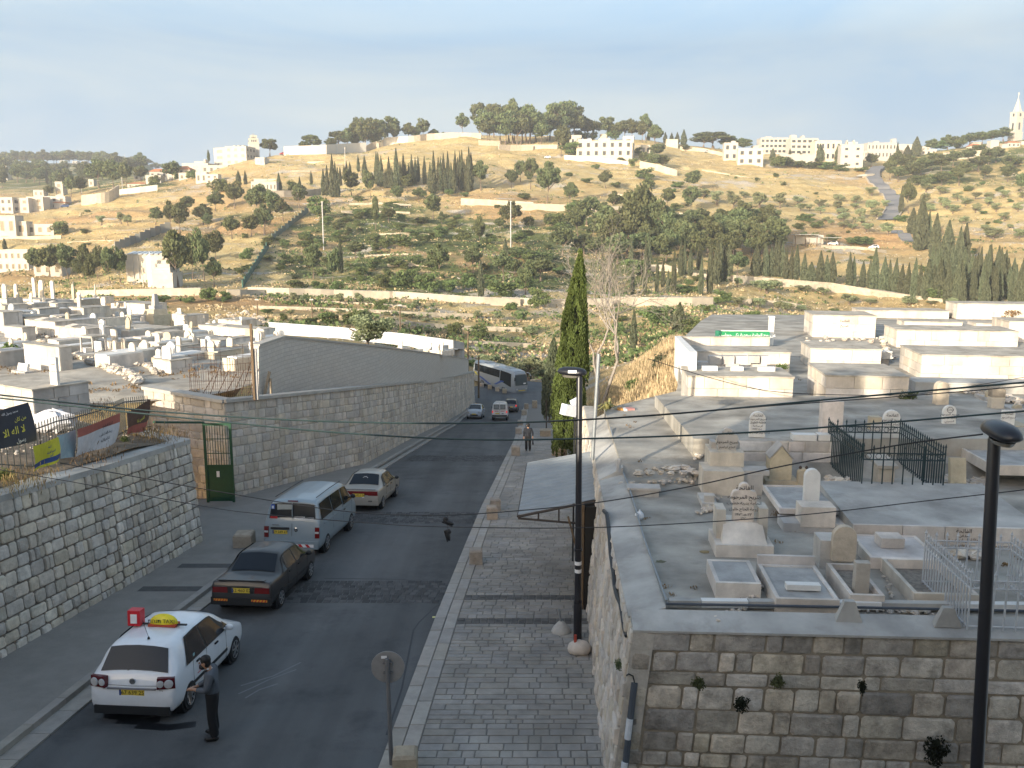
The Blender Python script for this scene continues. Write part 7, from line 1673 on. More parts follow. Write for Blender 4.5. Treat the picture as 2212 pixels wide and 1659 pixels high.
# --- hand placed, window by window
T_('on the left slope below the white flats','pine',[(1225,1110,980,130),(1350,1150,950,120),(1420,1175,960,150),(1490,1010,895,130),(1600,1110,965,160),(1830,1220,1055,140),(1980,1200,1045,160),(2030,1030,835,190),(2090,1180,1000,150),(2150,1060,860,130),(1700,1000,860,160),(1850,980,790,180),(1640,1140,1030,100),(1400,1420,1250,160)],1)
T_('on the left slope below the white flats','green',[(1730,870,735,170),(480,1205,1065,150),(660,1180,1130,80),(2090,1300,1220,80),(1950,1400,1280,110),(1510,750,680,110),(690,1010,985,50),(1390,760,700,70),(1220,810,720,110)],1)
T_('on the left dry slope','olive',[(800,1110,1030,80),(955,1100,1005,65),(1010,1115,1030,75),(700,1280,1240,50),(1240,1280,1250,50)],1)
T_('in front of the modern chapel','pine',[(280,1510,1310,160),(390,1520,1290,190),(540,1540,1285,180),(660,1530,1285,130),(630,1550,1380,100),(700,1600,1395,120),(770,1530,1300,130),(870,1570,1310,125),(950,1570,1310,150),(1410,1600,1195,230),(1520,1540,1220,150),(1610,1550,1180,160),(1700,1410,1180,190),(1690,1600,1395,140)],1)
T_('in the dense cypress grove under the ridge','cypress',[(x,b,t,w) for x,b,t,w in ((560,875,690,40),(590,880,665,40),(632,890,590,48),(655,890,640,40),(674,890,680,38),(692,800,665,30),(722,740,650,28),(741,730,620,28),(768,720,620,26),(833,690,570,26),(885,770,585,46),(978,790,560,42),(992,800,565,40),(1015,810,592,44),(1047,820,680,34),(1075,820,598,44),(1100,830,670,34),(1135,830,540,54),(1165,800,630,40),(1190,790,572,36),(1207,780,640,30),(1232,770,640,32),(1255,800,580,40),(1283,790,600,34),(1305,770,588,32),(1355,790,590,34),(1400,850,640,40),(1428,870,565,44),(1418,890,700,36),(1465,840,605,42),(1482,840,600,34),(1505,800,570,36),(1515,860,680,40),(1540,840,565,40),(1565,850,640,38),(1587,860,650,44),(1597,800,555,36),(1617,800,600,34),(1634,830,560,38),(1650,840,555,40),(1668,840,620,40),(1690,850,600,42),(1705,850,535,46),(1722,840,570,44))],2)
T_('left of the dense cypress grove','cypress',[(210,860,715,46),(373,860,740,30),(463,790,690,26),(1880-2010,0,0,0)][:3],2)
T_('left of the dense cypress grove','cypress',[(1880,790,690,44),(1935,790,690,30),(375,790,660,26),(400,800,690,24),(40,1310,1220,34)],1)
T_('among the green terraces','pine',[(50,1010,815,170),(90,1180,975,160),(240,1080,925,130),(370,980,805,140),(780,880,700,150),(930,900,705,115),(1220,850,728,125),(1140,930,815,110),(1310,930,830,130),(1420,1070,885,160),(1070,1080,985,120),(680,1190,1085,120),(810,1370,1255,180),(1800,840,635,160),(1790,1290,1075,120),(2030,1150,950,190),(1470,1530,1290,200),(1740,1490,1290,170),(480,1530,1285,160),(630,1570,1320,130),(1980,1550,1345,180),(2150,1660,1415,160),(2040,820,690,110),(2110,770,620,100),(2190,830,610,130),(1950,1150,1060,110)],2)
T_('among the green terraces','green',[(310,850,745,90),(520,1060,880,230),(1490,1220,1115,160),(1640,1240,1135,150),(840,1520,1415,130),(1030,1610,1475,150),(1200,1630,1445,230),(1390,1650,1475,210),(1560,1650,1525,120),(1700,1630,1480,140),(1960,1690,1530,230),(1150,1160,1075,110),(670,1650,1540,120),(520,1630,1540,120),(330,1610,1530,160),(260,1440,1330,170),(430,1280,1190,140),(590,1110,1030,130),(900,1050,960,170),(1180,1290,1190,180),(1360,1250,1170,150),(1330,1100,1040,150),(950,1250,1180,130),(1060,1270,1190,150),(1260,1200,1140,150),(1610,1060,1025,80),(1580,1130,1070,90),(1870,1260,1170,110),(2120,1260,1170,100),(2170,1130,1030,110),(2070,1380,1290,110),(2180,1410,1330,110),(840,920,880,110),(1680,890,840,80),(1550,880,820,80),(1100,970,920,130),(820,1040,980,110),(740,1090,1040,110),(1120,1440,1360,150),(950,1460,1380,150),(1280,1430,1360,150),(600,1420,1340,120),(350,1410,1340,130)],2)
T_('among the green terraces','fir',[(970,1150,905,100),(1490,1100,1010,90),(1075,1070,990,90)],2)
T_('standing alone on the green terraces','cypress',[(695,1490,1225,44),(1800,1690,1415,54),(1992,1450,1235,60),(1915,1430,1335,16),(1190,1440,1370,14)],2)
T_('in the big wood above the valley','pine',[(640,1110,915,170),(770,1070,945,120),(860,1010,865,110),(1060,1260,845,250),(960,1340,975,250),(1170,1310,955,190),(800,1330,1060,240),(620,1340,1195,180),(450,1350,1145,180),(1300,1260,1015,160),(1280,985,835,105),(1460,1010,825,120),(1540,1160,995,150),(1690,1180,1005,160),(1600,1330,1075,210),(1800,1340,1095,190),(1980,1160,1000,130),(2120,1110,995,110),(1950,1330,1075,210),(2100,1360,1085,230),(1400,1340,1075,190),(510,960,795,120),(70,1500,1385,120),(280,1550,1385,210),(60,1380,1295,110),(1830,1510,1345,130),(1700,1420,1200,170),(1520,1400,1180,170),(720,1400,1230,170),(880,1420,1200,180),(1240,1430,1200,160)],3)
T_('on the upper bare slope','pine',[(330,940,660,220),(1480,830,695,150),(790,820,695,120),(700,1000,900,100)],3)
T_('in the big wood above the valley','green',[(385,1130,1005,140),(160,1610,1500,140),(200,1390,1305,130),(310,1400,1315,130),(1010,1510,1365,180),(110,1260,1170,130),(150,910,855,110),(540,1010,925,110),(1560,890,820,95),(1360,820,765,80),(1410,1650,1590,170),(1110,760,660,120),(1130,830,750,110),(500,730,690,60),(710,670,630,60),(650,780,735,90),(880,820,760,90),(2180,640,560,120),(440,1500,1420,130),(60,1480,1420,110)],3)
T_('in the stand of cypresses above the valley wall','cypress',[(1100,1660,1235,34),(1155,1310,1125,44),(1130,1450,1195,40),(1195,1650,1375,32),(1325,1660,1325,44),(1280,1650,1475,28),(1380,1510,1255,44),(1408,1500,1255,40),(1457,1510,1305,44),(1540,1665,1385,44),(1525,1460,1275,44),(1610,1650,1265,54),(1665,1580,1245,64),(1692,1560,1245,54),(1722,1550,1295,54),(1762,1510,1285,64),(2040,1510,1285,44),(2090,1510,1305,64),(2150,1510,1235,54),(2182,1510,1285,54),(760,1640,1340,40),(820,1620,1300,40),(990,1500,1230,44),(1240,1600,1400,36),(1000,1660,1420,36),(860,1660,1400,36)],3)
T_('on the skyline of the hill','umbrella',[(460,478,352,150),(1790,380,172,165),(135,560,440,145),(875,460,225,230),(930,460,260,190),(680,472,335,180),(1070,450,265,180),(2030,400,195,190),(2150,420,158,170),(1900,420,190,160)],2)
T_('on the skyline of the hill','pine',[(740,470,330,140),(850,465,260,170),(1000,455,290,150),(1120,450,320,120),(960,465,380,120),(1290,410,320,110),(2080,430,240,180),(405,485,412,105),(800,470,350,120),(1230,415,300,120),(1345,410,280,130),(1430,390,335,90),(1660,395,258,120),(1870,480,300,190),(1990,490,270,230),(2110,490,290,220),(1500,385,355,50),(620,475,390,110)],2)
T_('on the skyline of the hill','pine',[(30,460,250,220),(130,460,260,230),(240,455,270,230),(350,445,250,210),(440,440,230,200),(540,440,260,190),(640,420,290,130),(1000,440,310,150),(1180,470,370,140)],3)
T_('on the skyline of the hill','pine',[(1850,470,260,210),(1950,470,250,230),(2060,470,240,230),(2180,470,230,230),(890,465,300,190)],2)
T_('on the skyline of the hill','umbrella',[(195,330,158,200),(490,420,172,230),(400,450,190,200),(700,400,246,120),(800,410,250,150),(940,420,288,190),(1640,500,393,330),(1560,500,402,200),(1760,500,405,150),(560,420,200,150)],3)
T_('on the skyline of the hill','pine',[(60,470,200,190),(170,470,270,260),(90,490,290,220),(330,450,310,160),(620,390,250,110),(1110,450,280,130),(1180,490,355,150),(1080,460,330,130),(1880,490,405,140),(440,570,370,150),(280,480,330,200),(870,430,330,150)],3)
T_('around the long stone mansion','green',[(520,570,445,160),(850,440,348,140),(700,430,370,95),(1050,560,495,80),(1010,660,575,85),(740,580,520,90),(910,610,572,60),(560,420,350,120),(640,420,365,80),(810,590,545,70)],3)
T_('around the long stone mansion','pine',[(1200,580,480,150),(1160,670,555,130),(1240,670,570,130),(1090,640,545,90),(1420,530,480,70)],3)
T_('around the long stone mansion','cypress',[(1310,450,375,36),(1355,460,378,40),(1405,480,370,50),(1260,460,385,34),(600,300,235,14),(630,300,235,16),(1130,340,282,30),(690,400,330,26)],3)
OL4=[(50,985,920,70),(130,970,855,110),(290,975,855,120),(430,945,880,90),(450,1000,930,90),(600,975,900,95),(610,1020,960,80),(750,935,865,95),(740,985,920,95),(765,1035,975,95),(790,1090,1010,100),(790,1140,1070,90),(860,1150,1090,90),(890,950,875,85),(880,985,930,70),(920,1060,980,90),(930,1110,1040,90),(970,1165,1090,100),(1010,880,805,100),(1010,1010,905,105),(1050,1060,980,100),(1122,980,910,75),(1140,1190,1095,120),(520,1000,940,50),(650,1090,1040,60),(690,1110,1065,60)]
T_('in the terraced olive grove','olive',OL4+[(1560,955,880,80),(1600,985,910,80),(1650,1020,940,90),(1750,960,890,90),(1830,1015,940,80),(1930,960,890,80),(1990,1005,930,90),(2060,1075,1000,90),(1740,1105,1040,80),(1970,1225,1130,160),(2170,1220,1130,120),(2165,1005,930,80),(1430,960,860,100),(1470,1015,940,95),(1690,920,850,80),(1830,905,845,80),(1930,915,850,80),(2050,895,830,90),(1550,870,800,80),(1800,840,800,60),(1440,850,770,90),(1900,1150,1105,80),(2100,1140,1100,60),(1590,860,810,70),(2200,900,850,70)],4)
T_('in the terraced olive grove','olive',[(1665,950,835,115),(1560,900,820,90),(1800,980,870,110),(2000,980,855,120),(1770,890,840,80),(1880,900,840,80)],3)
T_('in the wooded garden left of the bell tower','pine',[(x,y,y-h,w) for x,y,h,w in ((1610,470,100,100),(1680,460,85,120),(1780,470,95,150),(1880,460,90,130),(1960,450,90,130),(2050,450,95,130),(1480,520,90,90),(1200,700,150,110),(1280,690,120,150),(1150,760,160,90),(1220,770,110,130),(1330,760,130,140),(1400,720,130,130),(1480,680,100,120),(1560,690,120,130),(1650,650,110,120),(1700,800,160,110),(1760,620,100,120),(1850,690,110,130),(1930,640,120,120),(1990,620,110,130),(2100,680,110,110),(2180,860,150,90),(2080,770,120,130),(1900,760,110,80),(1440,845,100,90),(1060,560,100,110),(1010,650,90,100),(1090,590,110,110),(1560,800,100,110))],4)
T_('in the wooded garden left of the bell tower','green',[(x,y,y-h,w) for x,y,h,w in ((1570,500,80,130),(1700,510,90,130),(1850,540,70,100),(1750,700,90,110),(1380,800,90,130),(1500,790,80,110),(1620,760,80,110),(1300,640,70,120),(1500,600,60,100),(2150,640,70,120),(1760,850,50,60),(2020,850,50,60),(700,1245,70,100),(870,1270,70,150),(980,1270,70,100),(560,1250,90,70),(1240,1090,70,90),(500,1090,70,130),(440,1150,70,80),(580,1140,70,90),(260,660,90,120),(400,660,70,150),(560,670,70,140),(680,680,70,140),(780,690,60,100),(930,690,40,100))],4)
T_('beside the white hill houses','cypress',[(230,600,515,46),(600,610,485,70),(740,615,495,50),(375,410,362,20),(460,420,395,16),(1210,600,470,30),(1240,600,535,26),(1360,570,430,80),(1290,580,490,60)],4)
T_('in the cypress avenue along the hill road','cypress',[(1390,1310,925,115),(1330,1180,995,85),(1450,1300,1035,60),(1503,1380,1055,92),(1600,1430,1110,112),(1240,1020,825,38),(1690,1480,1160,80),(1735,1450,1130,90)],4)
T_('in the cypress avenue along the hill road','pine',[(1300,1020,785,110)],4)
T_('in the lower cypress row above the stony terrace','cypress',[(100,1510,1290,85),(175,1515,1290,50),(215,1515,1300,58),(248,1520,1250,50),(272,1520,1260,52),(302,1520,1270,56),(332,1540,1310,44),(375,1540,1318,48),(415,1540,1290,54),(475,1560,1350,58),(530,1580,1415,90),(600,1590,1338,74),(650,1590,1368,64),(692,1590,1348,74),(830,1600,1348,54),(862,1600,1378,48),(937,1600,1410,54),(992,1610,1398,48),(1027,1630,1318,74),(1102,1650,1388,78),(1143,1650,1408,54),(1192,1660,1398,64),(1242,1660,1438,64),(1290,1670,1430,54),(1342,1690,1398,62),(1385,1690,1440,50)],4)
rg_=random.Random(17)
T_('in the right-hand cypress plantation','cypress',[(1440+i*17+rg_.uniform(-8,8),rg_.uniform(1560,1730)+(i*1.2),0,rg_.uniform(54,84)) for i in range(46)],4)
TREES=[(z,k,u,vb,vb-rg_.uniform(62,92),w) if vt<185 and z.startswith('in the right') else (z,k,u,vb,vt,w) for (z,k,u,vb,vt,w) in TREES]
T_('in the right-hand cypress plantation','green',[(1480,1660,1560,170),(1520,1560,1480,130),(1430,1480,1430,80),(2050,1610,1560,110)],4)
T_('on the dry ground before the stony terrace','olive',[(130,1625,1535,140),(240,1605,1535,110),(475,1640,1575,130),(630,1660,1595,110)],4)
T_('on the dry ground before the stony terrace','olive',[(835,410,320,130),(1000,410,355,100),(1300,420,340,130),(1480,410,370,90),(1650,420,350,110),(120,440,350,110),(340,470,385,110),(460,460,410,110),(280,430,380,80)],8)
T_('on the dry ground before the stony terrace','green',[(80,550,450,150),(1500,380,270,160),(720,470,430,80)],8)
T_('along the valley road below the terraces','green',[(590,570,450,190),(460,560,495,130),(840,590,430,260),(1020,470,360,110),(1600,660,535,160),(1790,680,560,170),(2040,460,390,120),(2110,540,445,120),(2180,640,570,110),(1310,640,575,80),(1380,640,600,60),(1180,690,610,100),(240,540,470,70),(120,480,430,110)],6)
T_('along the valley road below the terraces','olive',[(330,400,310,70),(385,400,335,70),(690,410,320,100),(840,410,310,75),(910,410,345,80),(1295,440,365,90),(1250,530,470,90),(1180,520,465,70),(1770,520,455,80),(1060,500,460,60),(690,490,440,80),(1410,490,435,80),(1370,550,510,80),(1940,530,470,90),(1560,430,390,50),(480,480,440,60),(300,490,445,70)],6)
T_('along the valley road below the terraces','green',[(250,460,270,210),(1640,390,275,180),(1780,390,300,110),(1490,400,340,110),(1270,390,320,150),(2010,330,300,70)][1:],5)
T_('behind the valley wall by the bare tree','green',[(250,450,275,190),(1200,580,380,260),(1500,640,520,220),(1640,640,560,180),(1700,410,290,150),(1420,310,250,200),(1590,470,410,70),(880,640,540,130),(900,540,480,140),(1950,550,450,150)],7)
T_('behind the valley wall by the bare tree','cypress',[(1370,640,410,110),(1010,760,460,60),(2185,600,560,40)],7)
T_('behind the valley wall by the bare tree','olive',[(200,660,570,100),(1840,430,340,130),(1990,430,350,120),(2150,460,380,100),(120,540,450,100),(2060,320,210,200),(1830,270,190,80)],7)
T_('in the big wood above the valley','pine',[(rg_.uniform(560,2200),rg_.uniform(1180,1420),0,rg_.uniform(130,210)) for i in range(30)],3)
TREES=[(z,k,u,vb,vb-rg_.uniform(48,74),w) if vt<185 and 'big wood' in z else (z,k,u,vb,vt,w) for (z,k,u,vb,vt,w) in TREES]
for i in range(34):
 x=-20+i*36+rg_.uniform(-14,14);T_('on the far wooded rise at upper left','pine',[(x,640+rg_.uniform(-8,10),545+rg_.uniform(-14,14)+(40 if x>850 else 0),rg_.uniform(80,140))],1)
for i in range(42):
 x=rg_.uniform(-20,1150);y=rg_.uniform(690,860) if x<620 else rg_.uniform(680,780);T_('on the far wooded rise at upper left','pine',[(x,y,y-rg_.uniform(80,140),rg_.uniform(90,160))],1)
T_('beside the white flats on the left ridge','pine',[(780,820,620,200),(900,830,625,230),(1000,810,640,130),(1350,650,515,170),(1475,580,500,110),(1230,650,590,110),(560,890,740,130),(640,870,745,130),(390,890,805,90),(1110,700,590,130),(20,720,600,130),(1650,640,510,30)],1)
for i in range(110):
 u,v=rg_.uniform(520,1560),rg_.uniform(440,618);w=rg_.uniform(10,30);T_('scattered on the %s half of the terraces'%('left' if u<1040 else 'right'),'green',[(u,v,v-w*rg_.uniform(.5,.8),w)])
for i in range(40):
 u,v=rg_.uniform(1400,2212),rg_.uniform(380,590);w=rg_.uniform(8,18);T_('scattered on the dry right slopes','green',[(u,v,v-w*.6,w)])
WORD={'pine': 'pine','umbrella': 'umbrella pine','cypress': 'cypress','olive': 'olive tree','fir': 'conical conifer','green': 'green bush'}
from collections import defaultdict
G=defaultdict(list)
for t in TREES: G[(t[0],t[1])].append(t)
LONE={}
for (zone,kind),L_ in G.items():
 L_.sort(key=lambda t: t[2])
 for i,(z,k,u,vb,vt,w) in enumerate(L_):
  p=ground(u,vb);h=max(.6,px2m(p,vb-vt));W_=max(.6,px2m(p,w));n=len(L_)
  if kind in ('pine','fir'): W_*=1.14;h*=1.2
  if kind=='umbrella': W_*=1.2;h*=1.12
  if 'skyline' in zone: h*=1.1
  if 'big wood' in zone or 'garden left' in zone: W_*=1.25
  if kind in ('green','olive'): W_*=1.2;h*=1.15
  if kind=='cypress': W_*=.92;h*=1.08
  pos='only' if n==1 else 'leftmost' if i==0 else 'rightmost' if i==n-1 else ordinal(i+1)
  lab=(pos+' '+WORD[kind]+(' from the left ' if pos not in ('only','leftmost','rightmost') else ' ')+zone)
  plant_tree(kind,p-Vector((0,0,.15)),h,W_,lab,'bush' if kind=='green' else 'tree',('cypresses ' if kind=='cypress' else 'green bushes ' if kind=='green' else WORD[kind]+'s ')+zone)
# ---- scrub, stones and dry grass too many to count
rn=np.random.default_rng(5)
def scatter(n,ur,yr):
 u=rn.uniform(*ur,n);Y=np.exp(rn.uniform(math.log(yr[0]),math.log(yr[1]),n));d=tdrop(u,Y);return u,Y,np.stack([(u-CU)/FPX*Y,Y,ZC-d],1)
u,Y,P=scatter(22000,(-100,2320),(150,800));g=vnoise(P[:,0]/14,P[:,1]/9,61)*1.4+.45*sstep(500,700,u)*sstep(1600,1350,u)*sstep(600,430,Y);keep=(g+rn.random(len(u))*.5>1.32) & (Y<np.interp(u,YRU,YRV)+30);P=P[keep];
n=len(P);k=7;C=np.repeat(P,k,0)+rn.normal(size=(n*k,3))*np.array([.55,.55,.28])+np.array([0,0,.35]);V=leaf_quads(C,rn.uniform(.35,.8,n*k),rn,1.2)
tag(np_quads('scrub',V,LM['green'],None,np.repeat(rn.random(n),k)),kind='stuff')
u,Y,P=scatter(26000,(-100,2320),(150,780));g=vnoise(P[:,0]/22,P[:,1]/6,62);P=P[g>.5];n=len(P);k=4
C=np.repeat(P,k,0)+rn.normal(size=(n*k,3))*np.array([.7,.7,.1])+np.array([0,0,.18]);V=leaf_quads(C,rn.uniform(.25,.6,n*k),rn,1.5,.4);tag(np_quads('dry_grass',V,LM['grass'],None,np.repeat(rn.random(n),k)),kind='stuff')
u,Y,P=scatter(21000,(-100,2320),(145,800));st=4.2;f=((P[:,2]-ZC+vnoise(P[:,0]/55,P[:,1]/55,6)*5)/st)%1
keep=((f>.5) & (vnoise(P[:,0]/40,P[:,1]/12,63)>.45)) |(vnoise(P[:,0]/9,P[:,1]/6,64)>.8);P=P[keep];n=len(P)
S=rn.uniform(.14,.4,n)*(.55+P[:,1]/700);ax=rn.normal(size=(n,3));ax[:,2]*=.3;ax /=np.linalg.norm(ax,axis=1)[:,None];bx=np.cross(ax,np.array([0,0,1.]));bx /=np.linalg.norm(bx,axis=1)[:,None];cx=np.cross(ax,bx);V=[]
A,B_,C_=ax*S[:,None]*.8,bx*S[:,None]*.6,cx*S[:,None]*.45
for (a,b,c) in ((A,B_,C_),(A,C_,B_),(B_,C_,A)):
 for s in (1,-1): V.append(np.stack([P+c*s-a-b,P+c*s+a*.9-b,P+c*s+a+b*.8,P+c*s-a*.8+b],1))
tag(np_quads('field_stones',np.concatenate(V),mat('field_stone',(.43,.385,.32),rough=.95,var=.2,scale=.8,tint=.25),None,np.tile(rn.random(n),6)),kind='stuff')
n=5200;u=rn.uniform(1255,1475,n);Y=np.exp(rn.uniform(math.log(30.5),math.log(120),n));P=np.stack([(u-CU)/FPX*Y,Y,ZC-tdrop(u,Y)],1);k=5
C=np.repeat(P,k,0)+rn.normal(size=(n*k,3))*np.array([.22,.3,.04])+np.array([0,0,.18]);V=leaf_quads(C,rn.uniform(.03,.05,n*k),rn,11,.8);tag(np_quads('tall_dry_grass',V,LM['grass'],None,np.repeat(rn.random(n),k)),kind='stuff')
nw=900;Y=rn.uniform(14.2,46,nw);x=rn.uniform(2.8,22,nw)*Y/30;keep=(vnoise(x/1.6,Y/1.6,71)>.56) & (x>2.7+.05*(Y-13));Y,x=Y[keep],x[keep];z=np.array([ZC-rd(y) for y in Y]);P=np.stack([x,Y,z],1)
Y2=rn.uniform(36,98,1500);x2=-rn.uniform(.1,.62,1500)*Y2;keep=(vnoise(x2/3,Y2/3,72)>.55) & (x2<np.array([xr_left(y) for y in Y2])-.6);Y2,x2=Y2[keep],x2[keep];P=np.concatenate([P,np.stack([x2,Y2,ZC-dl(x2,Y2)],1)]);n=len(P);k=14;sc=np.repeat(np.where(P[:,0]>0,.5,1.2),k)
C=np.repeat(P,k,0)+rn.normal(size=(n*k,3))*np.array([.09,.09,.03])*sc[:,None]+np.array([0,0,.06])*sc[:,None];tag(np_quads('grave_weeds',leaf_quads(C,rn.uniform(.02,.06,n*k)*sc,rn,3,.4),LM['dry'],None,np.repeat(rn.random(n),k)),kind='stuff')
def bank_grass(pts,n,spread,h,m,g=lground,name='dry_weeds'):
 for i,(r,x,y) in enumerate(pts):
  p=g(*q(r,x,y));C=rn.normal(size=(n,3))*np.array([spread,spread,h*.4])+np.array([0,0,h*.45]);C[:,2]=np.abs(C[:,2]);V=leaf_quads(C,rn.uniform(.012,.024,n),rn,8,.7);o=np_quads(name,V,LM[m],None,rn.random(n));o.location=p;tag(o,['brown','straw-coloured','rusty','withered','sparse','tangled','bristly','low'][i %8]+' dry weeds on the soil bank, '+ordinal(i+1)+' clump in the bank','weeds','dry weeds on the soil bank','stuff')
bank_grass([(16,900,300),(16,1000,360),(16,1470,580),(16,1350,560),(16,890,800),(16,250,1030),(16,120,1080),(16,1560,620)],300,.45,.3,'dry')
def small_plant(r,x,by,ty,w,label,kind='green',g=None,Y=None,drop=None):
 u,v=q(r,x,by);p=g(u,v) if g else (atY(u,v,Y) if Y else rground(u,v,drop));h=px2m(p,(by-ty)/ZD[r]);ww=px2m(p,w/ZD[r]);n=900
 d=rn.normal(size=(n,3));d /=np.linalg.norm(d,axis=1)[:,None];lob=rn.normal(size=(9,3));lob /=np.linalg.norm(lob,axis=1)[:,None];d*=(rn.random(n)**.6*(.35+.75*np.clip((d@lob.T).max(1),0,1)**3))[:,None];C=d*np.array([ww*.62,ww*.62,h*.6])+np.array([0,0,h*.45]);V=leaf_quads(C,rn.uniform(.05,.13,n)*min(ww,h),rn,1.8);o=np_quads('shrub',V,LM[kind],None,rn.random(n));o.location=p
 return tag(o,label,'plant','shrubs among the graves')
for a in ((8,840,890,780,130,'leafy green plant before the pile of white slabs'),(8,1290,1240,1090,160,'dark bush growing from rubble by the white boulder'),(8,980,1300,1240,100,'low green weeds left of the white boulder'),(11,130,690,575,140,'green plant in the white trough block'),(13,430,280,130,130,'dark green bush at the corner of the slab platform'),(11,1700,640,540,90,'dark shrub beside the ringed slab base'),(11,1390,1290,1250,110,'weeds at the foot of the dark iron fence'),(13,1420,800,750,80,'small dark weed beside the wide pinkish grave')): small_plant(*a)
for a in ((8,1885,500,410,150,'left dry round bush on the back tomb','dry'),(8,2090,515,415,160,'right dry round bush on the back tomb','dry'),(9,1330,420,230,230,'reddish straggling plant left of the white trough','dry')): small_plant(*a[:6],kind=a[6])
small_plant(7,2180,930,870,90,'green weed at the right end of the white blocks',Y=32)
for a in ((5,110,1150,1050,110,'spiky green palm shoot behind the grey tomb'),(5,60,860,700,150,'grey-leaved shrub at the left edge of the graves'),(16,40,1000,880,190,'dark green shrub at the foot of the left railing'),(16,1230,620,560,90,'green weed below the brown banner'),(5,80,1180,1140,60,'low green plant on the grey tomb top')): small_plant(*a,g=lground)
fx=lambda u,v: atY(u,v,13.35-.045*(((u-CU)/FPX*13.4)-2)-.12)
for a in ((14,1350,880,760,120,'green tuft hanging from the weathered wall left part'),(14,1770,1080,950,170,'dark moss tuft in the middle of the weathered wall','moss'),(14,2130,860,720,130,'green tuft near the top of the weathered wall'),(15,610,920,780,90,'small dark plant under the wall coping','moss'),(15,1350,1620,1340,210,'large dark moss growth low on the weathered wall','moss'),(14,560,700,570,70,'dry twig plant by the leaning riser pipe')): small_plant(*a[:6],kind=a[6] if len(a)>6 else 'pine',g=fx)
p=rground(*q(7,800,1270),6.0);ag=empty('agave',p,0,'yellowing agave with drooping blades at the apron end','plant');rng=random.Random(9)
for i in range(22):
 a=rng.random()*6.28;l=rng.uniform(.5,.95);b=MB();d=Vector((math.cos(a),math.sin(a),0));s=Vector((-d.y,d.x,0))*.045;el=rng.uniform(.25,1.3);P1,P2=d*l*.5*math.cos(el)+Vector((0,0,l*.6*math.sin(el)+.1)),d*l*math.cos(el*.6)+Vector((0,0,l*.7*math.sin(el*.8)))
 b.add([-s*.7,s*.7,P1+s,P1-s,P2],[(0,1,2,3),(3,2,4)]);b.build('blade',mat('agave',(.20,.19,.07),var=.3,coord='obj'),ag)
small_plant(7,1000,1080,980,150,'green fern-like shrub in the tall dry grass',g=lambda u,v: ground(u,v,30));small_plant(7,1230,900,790,170,'grey-green shrub beside the whitewashed wall',kind='olive',g=lambda u,v: ground(u,v,30))
# ---- the near cypress, its darker neighbour, the bare tree
def near_cypress(name,base,top,w,label,m,n,seed,sz=.11):
 root=empty(name,base,0,label,'tree');ax=top-base;rg2=np.random.default_rng(seed);H=ax.length
 ns=190;t0=rg2.random(ns)**1.1*.93;th=rg2.random(ns)*6.283;prof=lambda t: np.interp(t,[0,.06,.2,.4,.58,.73,.87,.96,1],[.55,.8,1,.97,.8,.63,.4,.15,.03])
 per=n//ns;C=[];T=[]
 for i in range(ns):
  s=rg2.random(per);t=np.clip(t0[i]+s*.16,0,1);r=prof(t)*w/2*(.5+.5*(1-s*.35))*rg2.uniform(.8,1.08);a=th[i]+.25*np.sin(s*4+i)+rg2.normal(size=per)*.10*(1+1/(r*4+.2)*.1)
  C.append(np.stack([r*np.cos(a)+ax.x*t+rg2.normal(size=per)*.035,r*np.sin(a)+ax.y*t+rg2.normal(size=per)*.035,t*H+rg2.normal(size=per)*.05],1));T.append(np.clip(rg2.random()*.7+.15+(s-.5)*.3,0,1))
 C=np.concatenate(C);V=leaf_quads(C,rg2.uniform(sz*.5,sz,len(C)),rg2,2.2,.7);np_quads('crown',V,m,root,np.concatenate(T))
 b=MB();b.tube([(0,0,-.3),(0,0,.8),tuple(ax*.55)],[.17,.14,.06],8);b.build('trunk',barkm,root)
 b=MB();b.tube([tuple(ax*t) for t in (.06,.2,.4,.6,.8,.95)],[w*.27,w*.33,w*.3,w*.2,w*.1,.02],10);b.build('shade_core',mat('core_shade',(.03,.035,.02),rough=1),root)  # solid dark core, shade inside the crown put into its colour
 return root
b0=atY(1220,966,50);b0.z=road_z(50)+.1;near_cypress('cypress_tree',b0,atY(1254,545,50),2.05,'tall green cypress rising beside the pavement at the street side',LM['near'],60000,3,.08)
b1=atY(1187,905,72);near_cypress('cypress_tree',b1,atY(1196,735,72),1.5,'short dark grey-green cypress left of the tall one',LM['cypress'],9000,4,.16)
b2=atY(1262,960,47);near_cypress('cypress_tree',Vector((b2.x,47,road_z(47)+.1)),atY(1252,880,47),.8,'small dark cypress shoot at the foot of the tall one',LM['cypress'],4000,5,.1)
for i,(u,v,vt,Y) in enumerate(((1180,930,862,68),(1204,935,880,62))): a=atY(u,v,Y);o=empty('dark_post',a,0,('left' if i==0 else 'right')+' thin dark post under the cypresses','post','thin posts under the cypresses');MB().tube([(0,0,-1),(0,0,px2m(a,v-vt))],.06,6).build('shaft',iron,o)
for i,(u,v,w_) in enumerate(((1178,935,.8),(1208,982,.9))): a=atY(u,v,(66,52)[i]);a.z=road_z(a.y)+.1;pbx=empty('stone_planter',a,0,('upper' if i==0 else 'lower')+' square stone planter at the foot of the cypresses','planter','stone planters');b=MB();b.tint=.5;b.box((0,0,.1),(w_,w_,.9)).build('block_body',sand,pbx)
